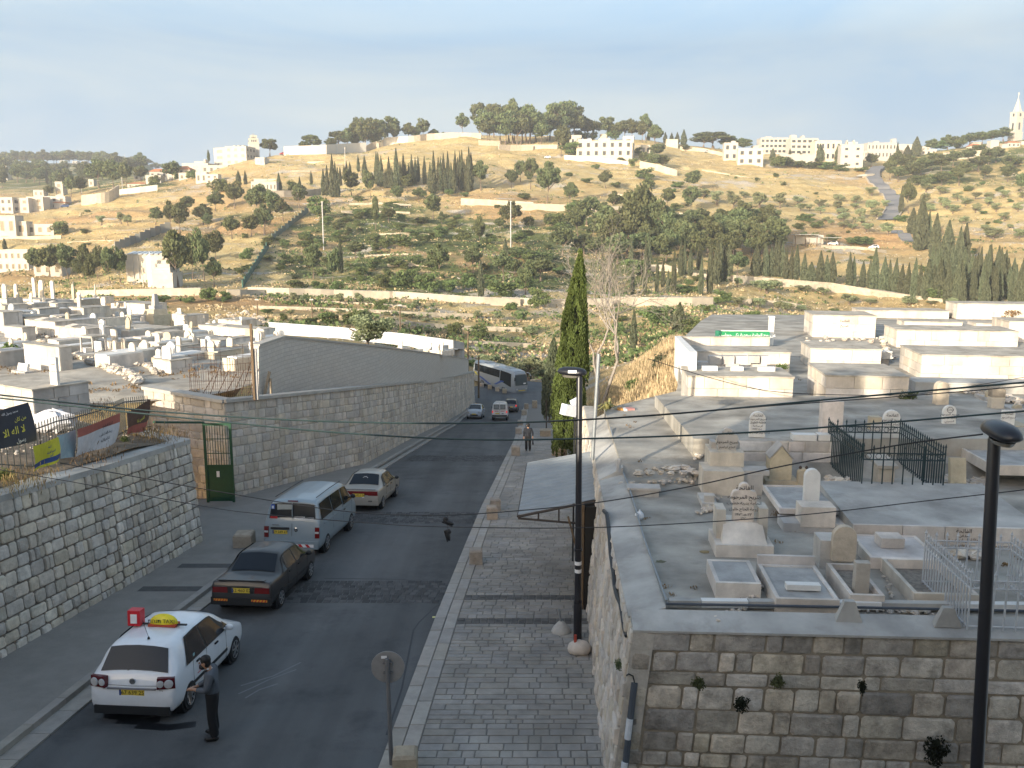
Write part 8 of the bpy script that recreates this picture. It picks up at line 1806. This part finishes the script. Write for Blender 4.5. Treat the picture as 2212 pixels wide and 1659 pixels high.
def bare_tree(base,top,spread,label,seed,m=greybark):
 root=empty('bare_tree',base,0,label,'tree');rng=random.Random(seed);H=(top-base).length;tr_,br2=MB(),MB()
 def grow(p,d,l,r,dep):
  if dep>7 or r<.007: return
  pts=[p];c=p
  for i in range(3): d=(d+Vector((rng.gauss(0,.16),rng.gauss(0,.16),rng.gauss(.03,.10)))).normalized();c=c+d*l/3;pts.append(c)
  (tr_ if dep<2 else br2).tube(pts,[r*1.15,r,r*.88,r*.76],7 if dep<2 else 4,cap=False)
  for k in range(2 if dep<1 else rng.choice([2,3,3,4] if dep<5 else [2,3])):
   a=rng.uniform(.4,1.05);ax=Vector((rng.gauss(0,1),rng.gauss(0,1),rng.gauss(0,.4))).normalized();nd=(Matrix.Rotation(a,3,ax)@d);nd.z+=.06;grow(pts[rng.choice([2,3,3])],nd.normalized(),l*rng.uniform(.62,.86),r*rng.uniform(.5,.68),dep+1)
 for s,lean in ((-.14,(-.12,.0)),(.06,(.02,.05))): grow(Vector((s,0,-.4)),Vector((lean[0],lean[1],1)).normalized(),H*.36,.17,0);
 tr_.build('trunk',m,root,smooth=True);br2.build('branches',m,root,smooth=True);return root
bb_=ground(1296,880,30);bare_tree(Vector((bb_.x,max(bb_.y,33),bb_.z)),atY(1300,545,max(bb_.y,33)),4,'leafless grey tree with forked trunk and spreading twigs behind the apron',21)
p=atY(793,757,80);p.z=lz(p.x,p.y)-.1;plant_tree('olive',p,4.4,5.6,'silvery round olive bush rising behind the block wall','tree',None,fine=2.5)
for i,(u,v,vt,w_,Y) in enumerate(((1050,800,755,62,150),(1090,808,768,46,152),(1140,822,762,80,146),(1165,800,770,50,155),(1120,800,775,50,160),(1175,830,800,40,148))): p=atY(u,v,Y);p.z=tz_at(p.x,Y);plant_tree('olive',p,px2m(p,v-vt),px2m(p,w_),ordinal(i+1)+' dusty olive tree in the line beyond the coach','tree','olive trees beyond the coach',fine=1.6)
# ---- walls and buildings on the hill
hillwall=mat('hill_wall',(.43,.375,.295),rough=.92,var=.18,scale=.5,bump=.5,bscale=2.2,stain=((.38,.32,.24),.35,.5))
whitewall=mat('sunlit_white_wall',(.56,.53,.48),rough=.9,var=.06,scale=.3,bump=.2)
drystone=mat('dry_terrace_stone',(.42,.36,.275),rough=.95,var=.3,scale=.9,bump=1.0,bscale=2.0)
def hill_wall(label,r,pts,hpx,m=hillwall,th=.7,name='garden_wall',group=None,cap=None,dip=1.0):
 P=[]
 for (a,c) in zip(pts[:-1],pts[1:]):
  for k in range(3):
   f=k/3;P.append((a[0]+(c[0]-a[0])*f,a[1]+(c[1]-a[1])*f))
 P.append(pts[-1]);out=[]
 Y0=None
 for (x,y) in P:
  u,v=q(r,x,y);g=ground(u,v);Y=g.y if Y0 is None else .5*Y0+.5*g.y;Y0=Y;h=px2m(g,hpx/ZD[r])
  a=atY(u,v,Y);t=atY(u,v-hpx/ZD[r],Y);a.z -=dip;out.append((a,t))
 return poly_wall(name,label,out,th,m,cap,group=group)
hill_wall('long cream wall above the valley road, left stretch',5,[(610,355),(1100,345),(1580,335)],55,cap=coping)
hill_wall('cream wall stretch between the fig bushes',5,[(1790,335),(2100,335)],40,cap=coping)
hill_wall('long cream wall above the valley road, middle stretch with notches',6,[(-40,330),(160,335),(540,345),(640,350),(1080,362),(1150,365),(1610,395),(1670,400),(2110,420)],55,cap=coping)
hill_wall('cream wall running behind the near cypress and bare tree',7,[(-20,410),(150,418),(360,430),(850,420)],58,cap=coping)
hill_wall('cream wall end stretch right of the bare tree',7,[(850,415),(1140,418),(1640,420)],64,cap=coping)
hill_wall('low stone wall standing before the stand of cypresses',7,[(1150,150),(1260,150),(1490,215),(1600,225)],55)
hill_wall('pale wall crossing the middle of the hill',2,[(1640,955),(1750,960),(2212,985)],55,cap=coping)
hill_wall('pale wall across the middle of the hill, right part',3,[(-10,985),(500,1000),(930,1015)],50,cap=coping)
hill_wall('pale wall fragment right of the big wood',3,[(1220,1035),(1440,1060)],40)
hill_wall('broad stony terrace band below the lower cypress row',8,[(-60,240),(250,265),(700,300),(1000,350),(1230,385),(1600,430)],62,m=drystone,th=2.5,name='terrace_wall',dip=2)
hill_wall('low stony terrace on the dry ground at right',8,[(0,400),(250,420),(420,440)],40,m=drystone,name='terrace_wall')
for i,(r,pts,h) in enumerate(((6,[(0,440),(400,450),(900,470),(1300,490),(1750,505)],22),(6,[(540,400),(900,415),(1250,440)],20),(6,[(1000,560),(1300,570),(1700,600),(2200,615)],22),(6,[(1700,720),(2000,730),(2200,740)],24),(2,[(760,950),(1000,945),(1250,960)],14),(2,[(700,1010),(1000,1010),(1240,1020)],14),(2,[(1000,1190),(1250,1180),(1450,1200)],14),(2,[(880,1360),(1100,1350),(1300,1345)],14),(2,[(1060,1440),(1250,1430),(1380,1440)],24),(2,[(430,620),(700,615),(1000,612),(1300,600)],10),(2,[(300,690),(500,680),(600,670)],10),(4,[(620,1290),(900,1300),(1130,1330)],22),(4,[(1500,930),(1650,1000),(1760,1030)],10),(4,[(1900,1200),(2212,1215)],10),(3,[(850,870),(1000,900),(1180,920)],16),(3,[(1550,680),(1900,740),(2200,790)],10),(1,[(540,1250),(720,1240),(900,1235)],8))):
 hill_wall(ordinal(i+1)+' dry stone terrace wall counted from the valley upward',r,pts,h,m=drystone,th=.8,name='terrace_wall',group='dry stone terrace walls')
ridge='wall on the ridge'
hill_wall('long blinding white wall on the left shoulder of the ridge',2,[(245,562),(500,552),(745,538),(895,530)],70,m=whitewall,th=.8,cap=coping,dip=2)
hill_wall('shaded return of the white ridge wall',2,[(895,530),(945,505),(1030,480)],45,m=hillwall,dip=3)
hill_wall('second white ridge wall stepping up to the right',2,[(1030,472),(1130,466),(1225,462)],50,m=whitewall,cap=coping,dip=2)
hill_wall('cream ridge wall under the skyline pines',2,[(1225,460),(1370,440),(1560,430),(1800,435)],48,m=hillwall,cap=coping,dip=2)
hill_wall('broken stone wall below the skyline pines',2,[(1780,480),(1950,485)],38,m=drystone);hill_wall('rough field wall left of the mansion',2,[(1940,515),(2212,518)],38,m=drystone)
hill_wall('field wall reaching the mansion garden',3,[(-10,515),(200,512),(410,512)],36,m=hillwall)
hill_wall('stepped garden wall below the mansion',3,[(465,595),(700,610),(970,648)],38,m=whitewall,cap=coping,dip=2);hill_wall('cream retaining wall right of the mansion palms',3,[(1060,665),(1200,690),(1350,735)],58,m=hillwall,cap=coping,dip=2)
hill_wall('long low wall behind the ridge meadow',3,[(1380,520),(1560,535),(1720,570)],30,m=hillwall);hill_wall('retaining wall under the red-roofed chapel',4,[(1580,595),(1880,575)],55,m=hillwall,dip=3)
hill_wall('retaining wall of the left village lane',1,[(640,955),(760,945),(860,925),(940,875)],82,m=hillwall,dip=2);hill_wall('white wall below the red-roofed house',1,[(940,872),(1100,850),(1240,835)],42,m=whitewall);hill_wall('low wall before the ruined houses at left',1,[(-30,1228),(240,1226),(480,1218)],28,m=hillwall)
hill_wall('pale wall under the blue tarpaulin',2,[(0,885),(160,880),(420,880),(540,860)],42,m=hillwall)
W1=mat('white_render',(.40,.38,.34),rough=.85,var=.05,scale=.4);W2=mat('cream_stone',(.50,.45,.37),rough=.88,var=.1,scale=.6,bump=.3,bscale=3);W3=mat('grey_stone_house',(.45,.42,.37),rough=.9,var=.12,scale=.5);roofr=mat('red_tiles',(.42,.16,.075),rough=.85,var=.2,scale=1.5);winm=mat('far_window',(.045,.05,.055),rough=.2,spec=.5);flatm=mat('flat_roof',(.42,.40,.37),rough=.95)
def window_mesh(w,h):
 b=MB();f=.1
 for c,d in (((0,0,f/2),(w,.16,f)),((0,0,h-f/2),(w,.16,f)),((-w/2+f/2,0,h/2),(f,.16,h-2*f)),((w/2-f/2,0,h/2),(f,.16,h-2*f))): b.box(c,d)
 b.cur=1;b.box((0,.03,h/2),(w-2*f,.06,h-2*f));o=b.build('window',[W2,winm]);me=o.data;bpy.data.objects.remove(o);return me
def building(label,r,x0,by,x1,ty,rows,cols,m=W1,depth=10,yaw=0.0,roof='flat',name='house',side=0,sink=2.5,wsz=(.45,.5),cat='house',band=False,extra=(),arcade=0):
 u0,vb=q(r,x0,by);p=ground(u0,vb);A=R(yaw);w=abs(span(p,A,q(r,x1,0)[0]));h=px2m(p,(by-ty)/ZD[r]);t=empty(name,p,A,label,cat)
 MB().hexa([(0,0,-sink),(w,0,-sink),(w,depth,-sink),(0,depth,-sink)],[(0,0,h),(w,0,h),(w,depth,h),(0,depth,h)]).build('wall',m,t)
 if roof=='flat':
  b=MB();e=.25
  for c,d in (((w/2,0,h+.25),(w+.1,e,.5)),((w/2,depth,h+.25),(w+.1,e,.5)),((0,depth/2,h+.25),(e,depth-e,.5)),((w,depth/2,h+.25),(e,depth-e,.5))): b.box(c,d)
  b.build('parapet',m,t)
 else:
  e=.7;rh=min(2.6,h*.4)
  MB().add([(-e,-e,h),(w+e,-e,h),(w+e,depth+e,h),(-e,depth+e,h),(w*.25,depth/2,h+rh),(w*.75,depth/2,h+rh)],[(0,1,5,4),(1,2,5),(2,3,4,5),(3,0,4),(3,2,1,0)]).build('roof',roofr,t)
 if rows and cols:
  ww,wh=w/cols*wsz[0],h/rows*wsz[1];me=window_mesh(ww,wh)
  for i in range(rows):
   for j in range(cols):
    o=bpy.data.objects.new('window',me);COL.objects.link(o);o.parent=t;o.location=(w*(j+.5)/cols,-.03,h*(i+.28)/rows)
  if side:
   n=max(1,int(depth/4));
   for i in range(rows):
    for j in range(n): o=bpy.data.objects.new('window',me);COL.objects.link(o);o.parent=t;o.location=((w+.03) if side>0 else-.03,depth*(j+.5)/n,h*(i+.28)/rows);o.rotation_euler=(0,0,R(90)*side);o.scale=(min(1,depth/n*.5/ww),1,1)
 if band:
  for i in range(1,rows): MB().box((w/2,-.06,h*i/rows),(w+.2,.3,.35)).build('floor_band',W2,t)
 for e_ in extra:
  MB().box((w*e_[0],depth*.5,h+e_[2]/2),(w*e_[1],min(depth*.5,5),e_[2])).build('roof_block',m,t)
 t['w']=w;t['h']=h;return t
building('white three-storey block of flats left of the square tower',1,1780,640,1945,500,3,3,depth=14,yaw=-12,side=1,name='apartment_block',cat='building',extra=((.3,.1,1.6),(.5,.08,1.6),(.7,.08,1.6)))
building('white flats wing projecting to the left of the taller block',1,1690,645,1782,502,3,1,depth=11,yaw=-12,name='apartment_block',cat='building');building('stepped white house with roof tanks, left of the flats',1,1435,655,1645,555,2,3,depth=11,yaw=-8,side=1,extra=((.6,.4,2.0),(.8,.06,3.5)),name='house');building('low white terrace house below the stepped one',1,1410,660,1500,600,1,2,depth=6)
building('long white low house in front of the flats',1,1590,705,1800,645,1,4,depth=7);building('grey two-storey house with a shallow red roof',1,1320,745,1500,655,2,4,m=W2,depth=9,roof='red',yaw=-6);building('cream house below the grey red-roofed one',1,1410,760,1560,705,1,3,depth=7);building('small white house with orange roof edge',1,1180,750,1320,690,1,3,depth=7,roof='red');building('white box house at the end of the village row',1,1150,790,1270,725,1,2,depth=7)
building('white house with bright red roof above the dry slope',1,1005,818,1145,785,1,3,depth=7,roof='red');building('tan unfinished house beside the rocky slope',1,1625,785,1720,715,2,2,m=W2,depth=7);building('grey concrete house right of the tan one',1,1545,785,1630,700,1,2,m=W3,depth=7);building('small white hut under the square tower',1,2010,632,2085,585,1,1,depth=7,yaw=-10)
building('pale two-storey house at the left edge',1,5,1015,105,900,2,2,depth=10,yaw=-14,side=1);building('tan two-storey house with dark openings at left',1,105,1010,230,905,2,2,m=W3,depth=8);building('cream house with an orange awning at left',1,215,1000,345,895,2,2,m=W2,depth=9);building('long tan house behind the pavilion',1,345,985,520,890,2,3,m=W3,depth=8);building('open pavilion with a wide orange tiled roof',1,425,978,515,935,0,0,m=W3,depth=6,roof='red',name='pavilion');building('white house with a stepped roof among cypresses',1,440,885,500,775,2,1,depth=7);building('white house fragment between dark pines',1,265,888,345,840,1,2,depth=7);building('small white house among the pines at left',1,700,810,740,755,1,1,depth=6);building('white house half hidden by a big pine',1,1055,760,1100,670,2,1,depth=7);building('grey house cut off by the left edge',1,-40,760,60,650,1,2,m=W3,depth=8)
for i,x in enumerate((110,490,590,660)): building(['first','second','third','fourth'][i]+' tiny white house on the far wooded rise',1,x-20,690-(75 if i<2 else 75),x+20,595 if i<2 else 600,1,2,depth=8)
building('ruined grey stone house at left',1,-10,1200,130,1045,1,2,m=W3,depth=8);building('round-cornered cream ruin beside the grey house',1,130,1195,215,1090,1,1,m=W2,depth=6);building('low dark-roofed stone shed at left',1,215,1190,425,1110,1,3,m=W3,depth=6)
building('long grey institute building behind the pines at left',1,-60,1480,230,1315,2,6,m=W3,depth=10);building('cream porch building under the pines',1,140,1470,230,1395,1,2,m=W2,depth=5);building('white house glimpsed through the pines',1,270,1510,490,1420,1,3,m=W1,depth=6)
ch=building('pinkish stone chapel hall with glass roof panels',1,1000,1560,1290,1350,0,0,m=W3,depth=14,name='chapel',cat='building');k=ch['w']/290
for i in range(6): MB().box((40*k+i*42*k,3,ch['h']+.4),(30*k,5,.25),Matrix.Rotation(R(8),4,'X')).build('roof_pane',mat('glass_roof',(.35,.40,.45),rough=.3),ch)
MB().box((55*k,-.1,120*k),(12*k,.4,180*k)).build('pilaster',W3,ch);MB().box((100*k,-.1,110*k),(12*k,.4,170*k)).build('pilaster',W3,ch)
fn=building('grey stepped stone roof of the modern chapel',1,1200,1605,1365,1500,0,0,m=W3,depth=8,name='chapel_roof',cat='building')
for i in range(5): MB().box((fn['w']*(.45-.04*i),2+i*1.2,fn['h']+.5+i*1.0),(fn['w']*(.86-.09*i),3,1.0)).build('roof_step',W3,fn)
p=ground(*q(1,1183,1600));k=px2m(p,1/3.648);fin=empty('chapel_fin',p,0,'tall pale curved fin tower of the modern chapel','tower');MB().prism([(-16*k,0),(18*k,0),(18*k,3*k),(-16*k,3*k)],0,235*k).add([(-16*k,0,235*k),(18*k,0,235*k),(18*k,3*k,235*k),(-16*k,3*k,235*k),(16*k,0,272*k),(16*k,3*k,272*k)],[(0,1,4),(2,3,5),(0,4,5,3),(1,2,5,4)]).build('fin',mat('fin_green_white',(.52,.58,.55),rough=.6),fin);MB().box((-40*k,6*k,100*k),(36*k,4*k,8*k)).box((-40*k,6*k,160*k),(36*k,4*k,8*k)).box((-56*k,6*k,100*k),(6*k,4*k,200*k)).build('frame',W2,fin)
building('long pale depot with rows of small arches behind cypresses',2,-10,850,190,775,1,7,m=W1,depth=8);building('white hoarding sheets along the depot',2,10,775,545,752,0,0,m=W1,depth=.5,name='hoarding',cat='hoarding');
p=ground(*q(2,110,848));o=empty('blue_tarpaulin',p,0,'bright blue tarpaulin on the depot wall','tarpaulin');k=px2m(p,1/3.648);MB().box((30*k,-.6,12*k),(90*k,.3,24*k)).build('sheet',mat('tarp_blue',(.04,.13,.36)),o)
mn=building('long stone mansion with tall orange-framed windows',3,560,580,1000,455,2,7,m=W2,depth=12,yaw=-4,name='mansion',cat='building',extra=((.15,.25,2),(.5,.2,2.5)),wsz=(.42,.55));building('square corner tower of the mansion',3,925,585,1010,420,2,1,m=W2,depth=11,yaw=-10,side=1,name='mansion_tower',cat='building');building('left wing of the mansion with a flat roof',3,510,520,600,410,1,2,m=W2,depth=9,name='mansion_wing',cat='building');building('small porch block right of the mansion',3,1075,555,1140,485,1,2,m=W2,depth=7);building('small square stone house behind the cypress trio',3,1270,490,1360,440,0,0,m=W2,depth=8);building('low stone house above the mansion roof',3,750,420,800,378,0,0,m=W2,depth=6)
building('white three-storey villa on the meadow edge',3,1720,605,1830,470,2,2,depth=9,yaw=-6,side=1,extra=((.7,.3,2),));building('stone villa with a balcony beside the white one',3,1830,640,2030,515,2,3,m=W2,depth=9,yaw=-8,side=1);building('round white dome house behind the stone villa',3,1950,530,2010,480,0,0,depth=6)
building('big white school block with a grid of panels',4,135,545,370,425,3,7,depth=14,band=True,wsz=(.7,.5),name='school',cat='building',extra=((.3,.2,2),));building('right half of the white school block',4,372,545,585,420,3,5,depth=14,band=True,wsz=(.7,.5),name='school',cat='building',extra=((.15,.2,3.5),(.5,.1,3)));building('low white wall house below the school',4,290,605,560,560,0,0,depth=5);building('cream house with three arched windows',4,560,610,765,455,2,5,m=W2,depth=12);building('white villa with two dark loggias by the road',4,762,655,940,485,3,2,depth=11,yaw=-8,side=1,wsz=(.3,.35),extra=((.5,.5,2.5),(.3,.05,4),(.6,.05,4)));building('long white hotel with a row of roof arches',4,790,500,975,455,1,9,depth=9,name='hotel',cat='building',extra=((.2,.35,5.5),));building('white hotel wing running to the right',4,975,560,1200,440,2,8,depth=9,name='hotel',cat='building',extra=((.35,.15,2),(.95,.14,4)));building('plain cream block right of the hotel wing',4,1120,580,1330,470,0,0,m=W2,depth=10);building('small pink house behind garden trees',4,1400,560,1520,520,1,3,m=W2,depth=6);building('pale house under the palms right of the road',4,1400,520,1470,465,1,2,m=W2,depth=7)
building('chapel with an orange hipped roof below the garden wood',4,1790,535,1880,487,1,4,m=W2,depth=7,roof='red');building('little crenellated white tower beside the orange roof',4,1945,525,2010,450,0,0,depth=6,name='white_tower',cat='tower');building('orange-roofed white house at the right edge',4,2080,500,2180,462,1,3,depth=7,roof='red');building('pale crenellated house on the garden slope',4,1810,470,1880,445,0,0,depth=6);building('small white house at far right',4,2040,505,2080,480,0,0,depth=5)
for i,x in enumerate((2195,)): building('white house corner cut off by the right edge',4,2190,480,2260,455,0,0,depth=6)
def tower(label,r,x,by,ty,w,tiers,spire,m,cross=False,rot=.5):
 p=ground(*q(r,x,by));k=px2m(p,1/ZD[r]);t=empty('bell_tower',p,rot,label,'tower');z=-4*1.0
 for i,(z0,z1,ww) in enumerate(tiers):
  MB().box((0,0,(z0+z1)/2*k),(ww*k,ww*k,(z1-z0)*k)).build('tier',m,t);MB().box((0,0,z1*k),(ww*k*1.06,ww*k*1.06,4*k)).build('cornice',W2,t)
  if i:
   for a in range(4):
    M=Matrix.Rotation(a*math.pi/2,4,'Z')
    for sx in ((-.22,0,.22) if not cross else (0,)):
     wd=ww*k*(.12 if not cross else .24);hh=(z1-z0)*k*.55;b=MB();pts=[(-wd/2,0),(wd/2,0),(wd/2,hh*.75)]+[(wd/2*math.cos(g),hh*.75+wd/2*math.sin(g)) for g in (.8,1.57,2.3)]+[(-wd/2,hh*.75)];zz=z0*k+(z1-z0)*k*.18
     b.add([(ww*k*sx+px_,-ww*k/2-.05,zz+pz) for px_,pz in pts]+[(ww*k*sx+px_,-ww*k/2+.3,zz+pz) for px_,pz in pts],[tuple(range(len(pts)))]+[(n_,(n_+1)%len(pts),len(pts)+(n_+1)%len(pts),len(pts)+n_) for n_ in range(len(pts))],M);b.build('belfry_opening',winm,t)
 zt=tiers[-1][1];ww=tiers[-1][2];s=ww*k*.5
 b=MB();n=4 if not cross else 8;ring=[(s*(1.05 if n==8 else 1.45)*math.cos(2*math.pi*(i+.5)/n),s*(1.05 if n==8 else 1.45)*math.sin(2*math.pi*(i+.5)/n),zt*k) for i in range(n)];b.add(ring+[(0,0,(zt+spire)*k)],[(i,(i+1)%n,n) for i in range(n)]);b.build('spire',mat('spire_grey',(.30,.32,.32),rough=.7) if not cross else W1,t)
 if cross: MB().box((0,0,(zt+spire+14)*k),(2.5*k,2.5*k,34*k)).box((0,0,(zt+spire+20)*k),(14*k,2.5*k,2.5*k),rz=-rot).build('cross',mat('pale_gold',(.7,.6,.4)),t)
 return t
tower('square stone tower with a low pyramid roof on the left skyline',1,2004,590,395,80,[(-20,122,78),(122,152,70),(152,176,50)],20,W3,rot=.35)
tower('tall slim white bell tower with a pointed spire at far right',4,2140,430,60,75,[(-30,60,72),(60,175,64),(175,215,66)],120,W1,cross=True,rot=.3)
rp=[(1085,650),(1040,675),(1012,700),(1020,740),(1045,775),(1085,810),(1130,850),(1170,890),(1196,930),(1200,965),(1190,1010),(1160,1050),(1110,1095)]
def hill_road(pts,r,w,name,m,lift=.25):
 P=[]
 for a,c in zip(pts[:-1],pts[1:]):
  for k in range(6): P.append(ground(*q(r,a[0]+(c[0]-a[0])*k/6,a[1]+(c[1]-a[1])*k/6)))
 P.append(ground(*q(r,*pts[-1])));S=[sum((P[max(0,min(len(P)-1,i+j))] for j in range(-4,5)),Vector())/9 for i in range(len(P))]
 b=MB();vs=[]
 for i,p in enumerate(S):
  d=S[min(i+1,len(S)-1)]-S[max(i-1,0)];d.z=0;d.normalize();s=Vector((d.y,-d.x,0))*w/2
  z=max(tz_at((p+s*f).x,(p+s*f).y) for f in (-1,-.5,0,.5,1))+lift;vs+=[(p.x-s.x,p.y-s.y,z),(p.x+s.x,p.y+s.y,z),(p.x-s.x,p.y-s.y,z-4),(p.x+s.x,p.y+s.y,z-4)]
 b.add(vs,[(4*i,4*i+1,4*i+5,4*i+4) for i in range(len(S)-1)]+[(4*i,4*i+4,4*i+6,4*i+2) for i in range(len(S)-1)]+[(4*i+1,4*i+3,4*i+7,4*i+5) for i in range(len(S)-1)]);tag(b.build(name,m),kind='structure')
 return vs
hm=mat('hill_asphalt',(.17,.17,.175),rough=.9,var=.12,scale=.3)
rv=hill_road(rp,4,10,'hill_road',hm);hill_road([(1195,1150),(1240,1180),(1290,1215),(1350,1260)],4,6,'hill_road',hm);hill_road([(890,740),(960,725),(1010,715)],4,7,'lay_by',mat('lay_by_gravel',(.52,.47,.38)))
for sd,lab in ((0,'low parapet along the left edge of the hill road'),(1,'low parapet along the right edge of the hill road')):
 pts=[(Vector(rv[4*i+sd])-Vector((0,0,2)),Vector(rv[4*i+sd])+Vector((0,0,.8))) for i in range(18 if sd else 50,len(rv)//4,4)];poly_wall('road_parapet',lab,pts,.5,hillwall)
def stepped(label,r,a,c,hpx,n,m):
 t=None;P=[ground(*q(r,a[0]+(c[0]-a[0])*i/n,a[1]+(c[1]-a[1])*i/n)) for i in range(n+1)];t=empty('stepped_wall',P[0],0,label,'wall');O=Vector(t.location)
 for i in range(n):
  p,s=P[i]-O,P[i+1]-O;h=px2m(P[i],hpx/ZD[r]);z=max(p.z,s.z)+h;d=(s-p);d.z=0;nrm=Vector((-d.y,d.x,0)).normalized()*.35
  MB().hexa([Vector((p.x,p.y,min(p.z,s.z)-1)),Vector((s.x,s.y,min(p.z,s.z)-1)),Vector((s.x,s.y,min(p.z,s.z)-1))+nrm,Vector((p.x,p.y,min(p.z,s.z)-1))+nrm],[Vector((p.x,p.y,z)),Vector((s.x,s.y,z)),Vector((s.x,s.y,z))+nrm,Vector((p.x,p.y,z))+nrm]).build('wall_panel',m,t)
stepped('grey stepped wall climbing the dry slope at left',1,(910,1315),(1345,1150),62,11,mat('stepped_grey',(.20,.20,.18),var=.2));gfm=mat('fence_green',(.05,.12,.095),rough=.7,var=.2)
stepped('green stepped fence climbing from the chapel garden',1,(1915,1605),(2120,1290),45,12,gfm);stepped('upper run of the green stepped fence among trees',2,(130,1250),(440,1010),34,12,mat('fence_greygreen',(.12,.15,.12),var=.2))
for i,(r,x,by,ty,lab) in enumerate(((2,560,1305,935,'left tall pale mast on the green terraces'),(2,2034,1305,930,'right tall pale mast on the green terraces'),(2,730,665,505,'pale mast standing above the cypress grove'),(3,2126,1110,1000,'short mast at the edge of the olive grove'),(1,645,865,770,'lamp pole at the left village wall'),(1,968,865,740,'lamp pole before the red-roofed house'),(1,1580,785,690,'lamp pole in front of the grey house'),(1,990,670,560,'thin pole above the left pines'),(4,250,1110,1000,'lone mast left of the olive rows'),(6,470,530,370,'dark pole beside the fig bushes'),(6,1165,640,415,'leaning dark pole behind the olive bush'),(6,40,500,370,'dark pole at the back of the left graves'),(6,1750,690,690,''))[:12]):
 p=ground(*q(r,x,by)) if r !=6 else ground(*q(r,x,by),112);h=px2m(p,(by-ty)/ZD[r]);o=empty('light_mast',p,0,lab,'mast');MB().tube([(0,0,-1),(0,0,h)],[max(.13,h*.012)]*2,6).build('shaft',mat('mast_grey',(.42,.42,.42)) if r !=6 else wood,o);MB().box((0,0,h),(max(.8,h*.05),.4,.3)).build('lamp_head',W3,o)
for i,(r,x,y,lab,c) in enumerate(((4,745,1270,'white estate car parked by the garden shed on the hill',(.7,.7,.7)),(4,1065,1298,'white car on the dirt track below the olive trees',(.7,.7,.7)),(3,358,585,'white car alone on the ridge field',(.7,.7,.7)),(3,1605,540,'silver car by the ridge meadow wall',(.4,.4,.4)),(1,545,972,'dark blue car beside the pavilion',(.04,.08,.2)),(2,262,558,'red car at the end of the white ridge wall',(.4,.05,.04)))):
 p=ground(*q(r,x,y));o=empty('parked_car',p,R(80+i*9),lab,'car','cars parked on the hill');o.scale=(1.35,)*3;Hh.mesh('body',paint('hill_car%d'%i,c),o)
 for s in (-1,1):
  Hh.side_glass('side_window',[(.6,.08),(2.6,.08),(2.0,.88),(.8,.88)],s,glass,o)
  for yy in (.6,2.95): MB().lathe([(.29,-.1),(.29,.02),(.01,.03)],10,Matrix.Translation((s*.8,yy,.29))@Matrix.Rotation(R(90)*s,4,'Y')).build('wheel',tyre_m,o)
p=ground(*q(4,480,1280));o=empty('garden_shed',p,0,'vine-covered open shed with a tin roof beside the estate car','shed');k=px2m(p,1/4/.912)
MB().box((20*k,3,95*k),(190*k,6,3*k)).box((220*k,3,70*k),(150*k,6,3*k)).build('roof',mat('shed_tin',(.45,.47,.45),rough=.5),o);MB().box((60*k,5.5,45*k),(240*k,.4,90*k)).build('back_wall',W3,o)
for x in (-70,10,100,180,280): MB().box((x*k,.3,40*k),(.3,.3,90*k)).build('post',wood,o)
# ---- letters become plain meshes
bpy.context.view_layer.update();dg=bpy.context.evaluated_depsgraph_get()
for o in [x for x in SC.objects if x.type=='FONT']:
 me=bpy.data.meshes.new_from_object(o.evaluated_get(dg));n=bpy.data.objects.new('lettering',me);COL.objects.link(n);n.parent=o.parent;n.matrix_local=o.matrix_local.copy();bpy.data.objects.remove(o)
# ---- thin afternoon haze
hz=MB().box((0,1380,64),(5200,3200,204)).build('haze');hz['kind']='stuff';m=bpy.data.materials.new('haze_air');m.use_nodes=True;n=m.node_tree;n.nodes.clear();o_=n.nodes.new('ShaderNodeOutputMaterial');v_=n.nodes.new('ShaderNodeVolumePrincipled')
v_.inputs['Color'].default_value=(.93,.95,1,1);v_.inputs['Density'].default_value=.00024;v_.inputs['Anisotropy'].default_value=.2;n.links.new(v_.outputs[0],o_.inputs['Volume']);hz.data.materials.append(m)
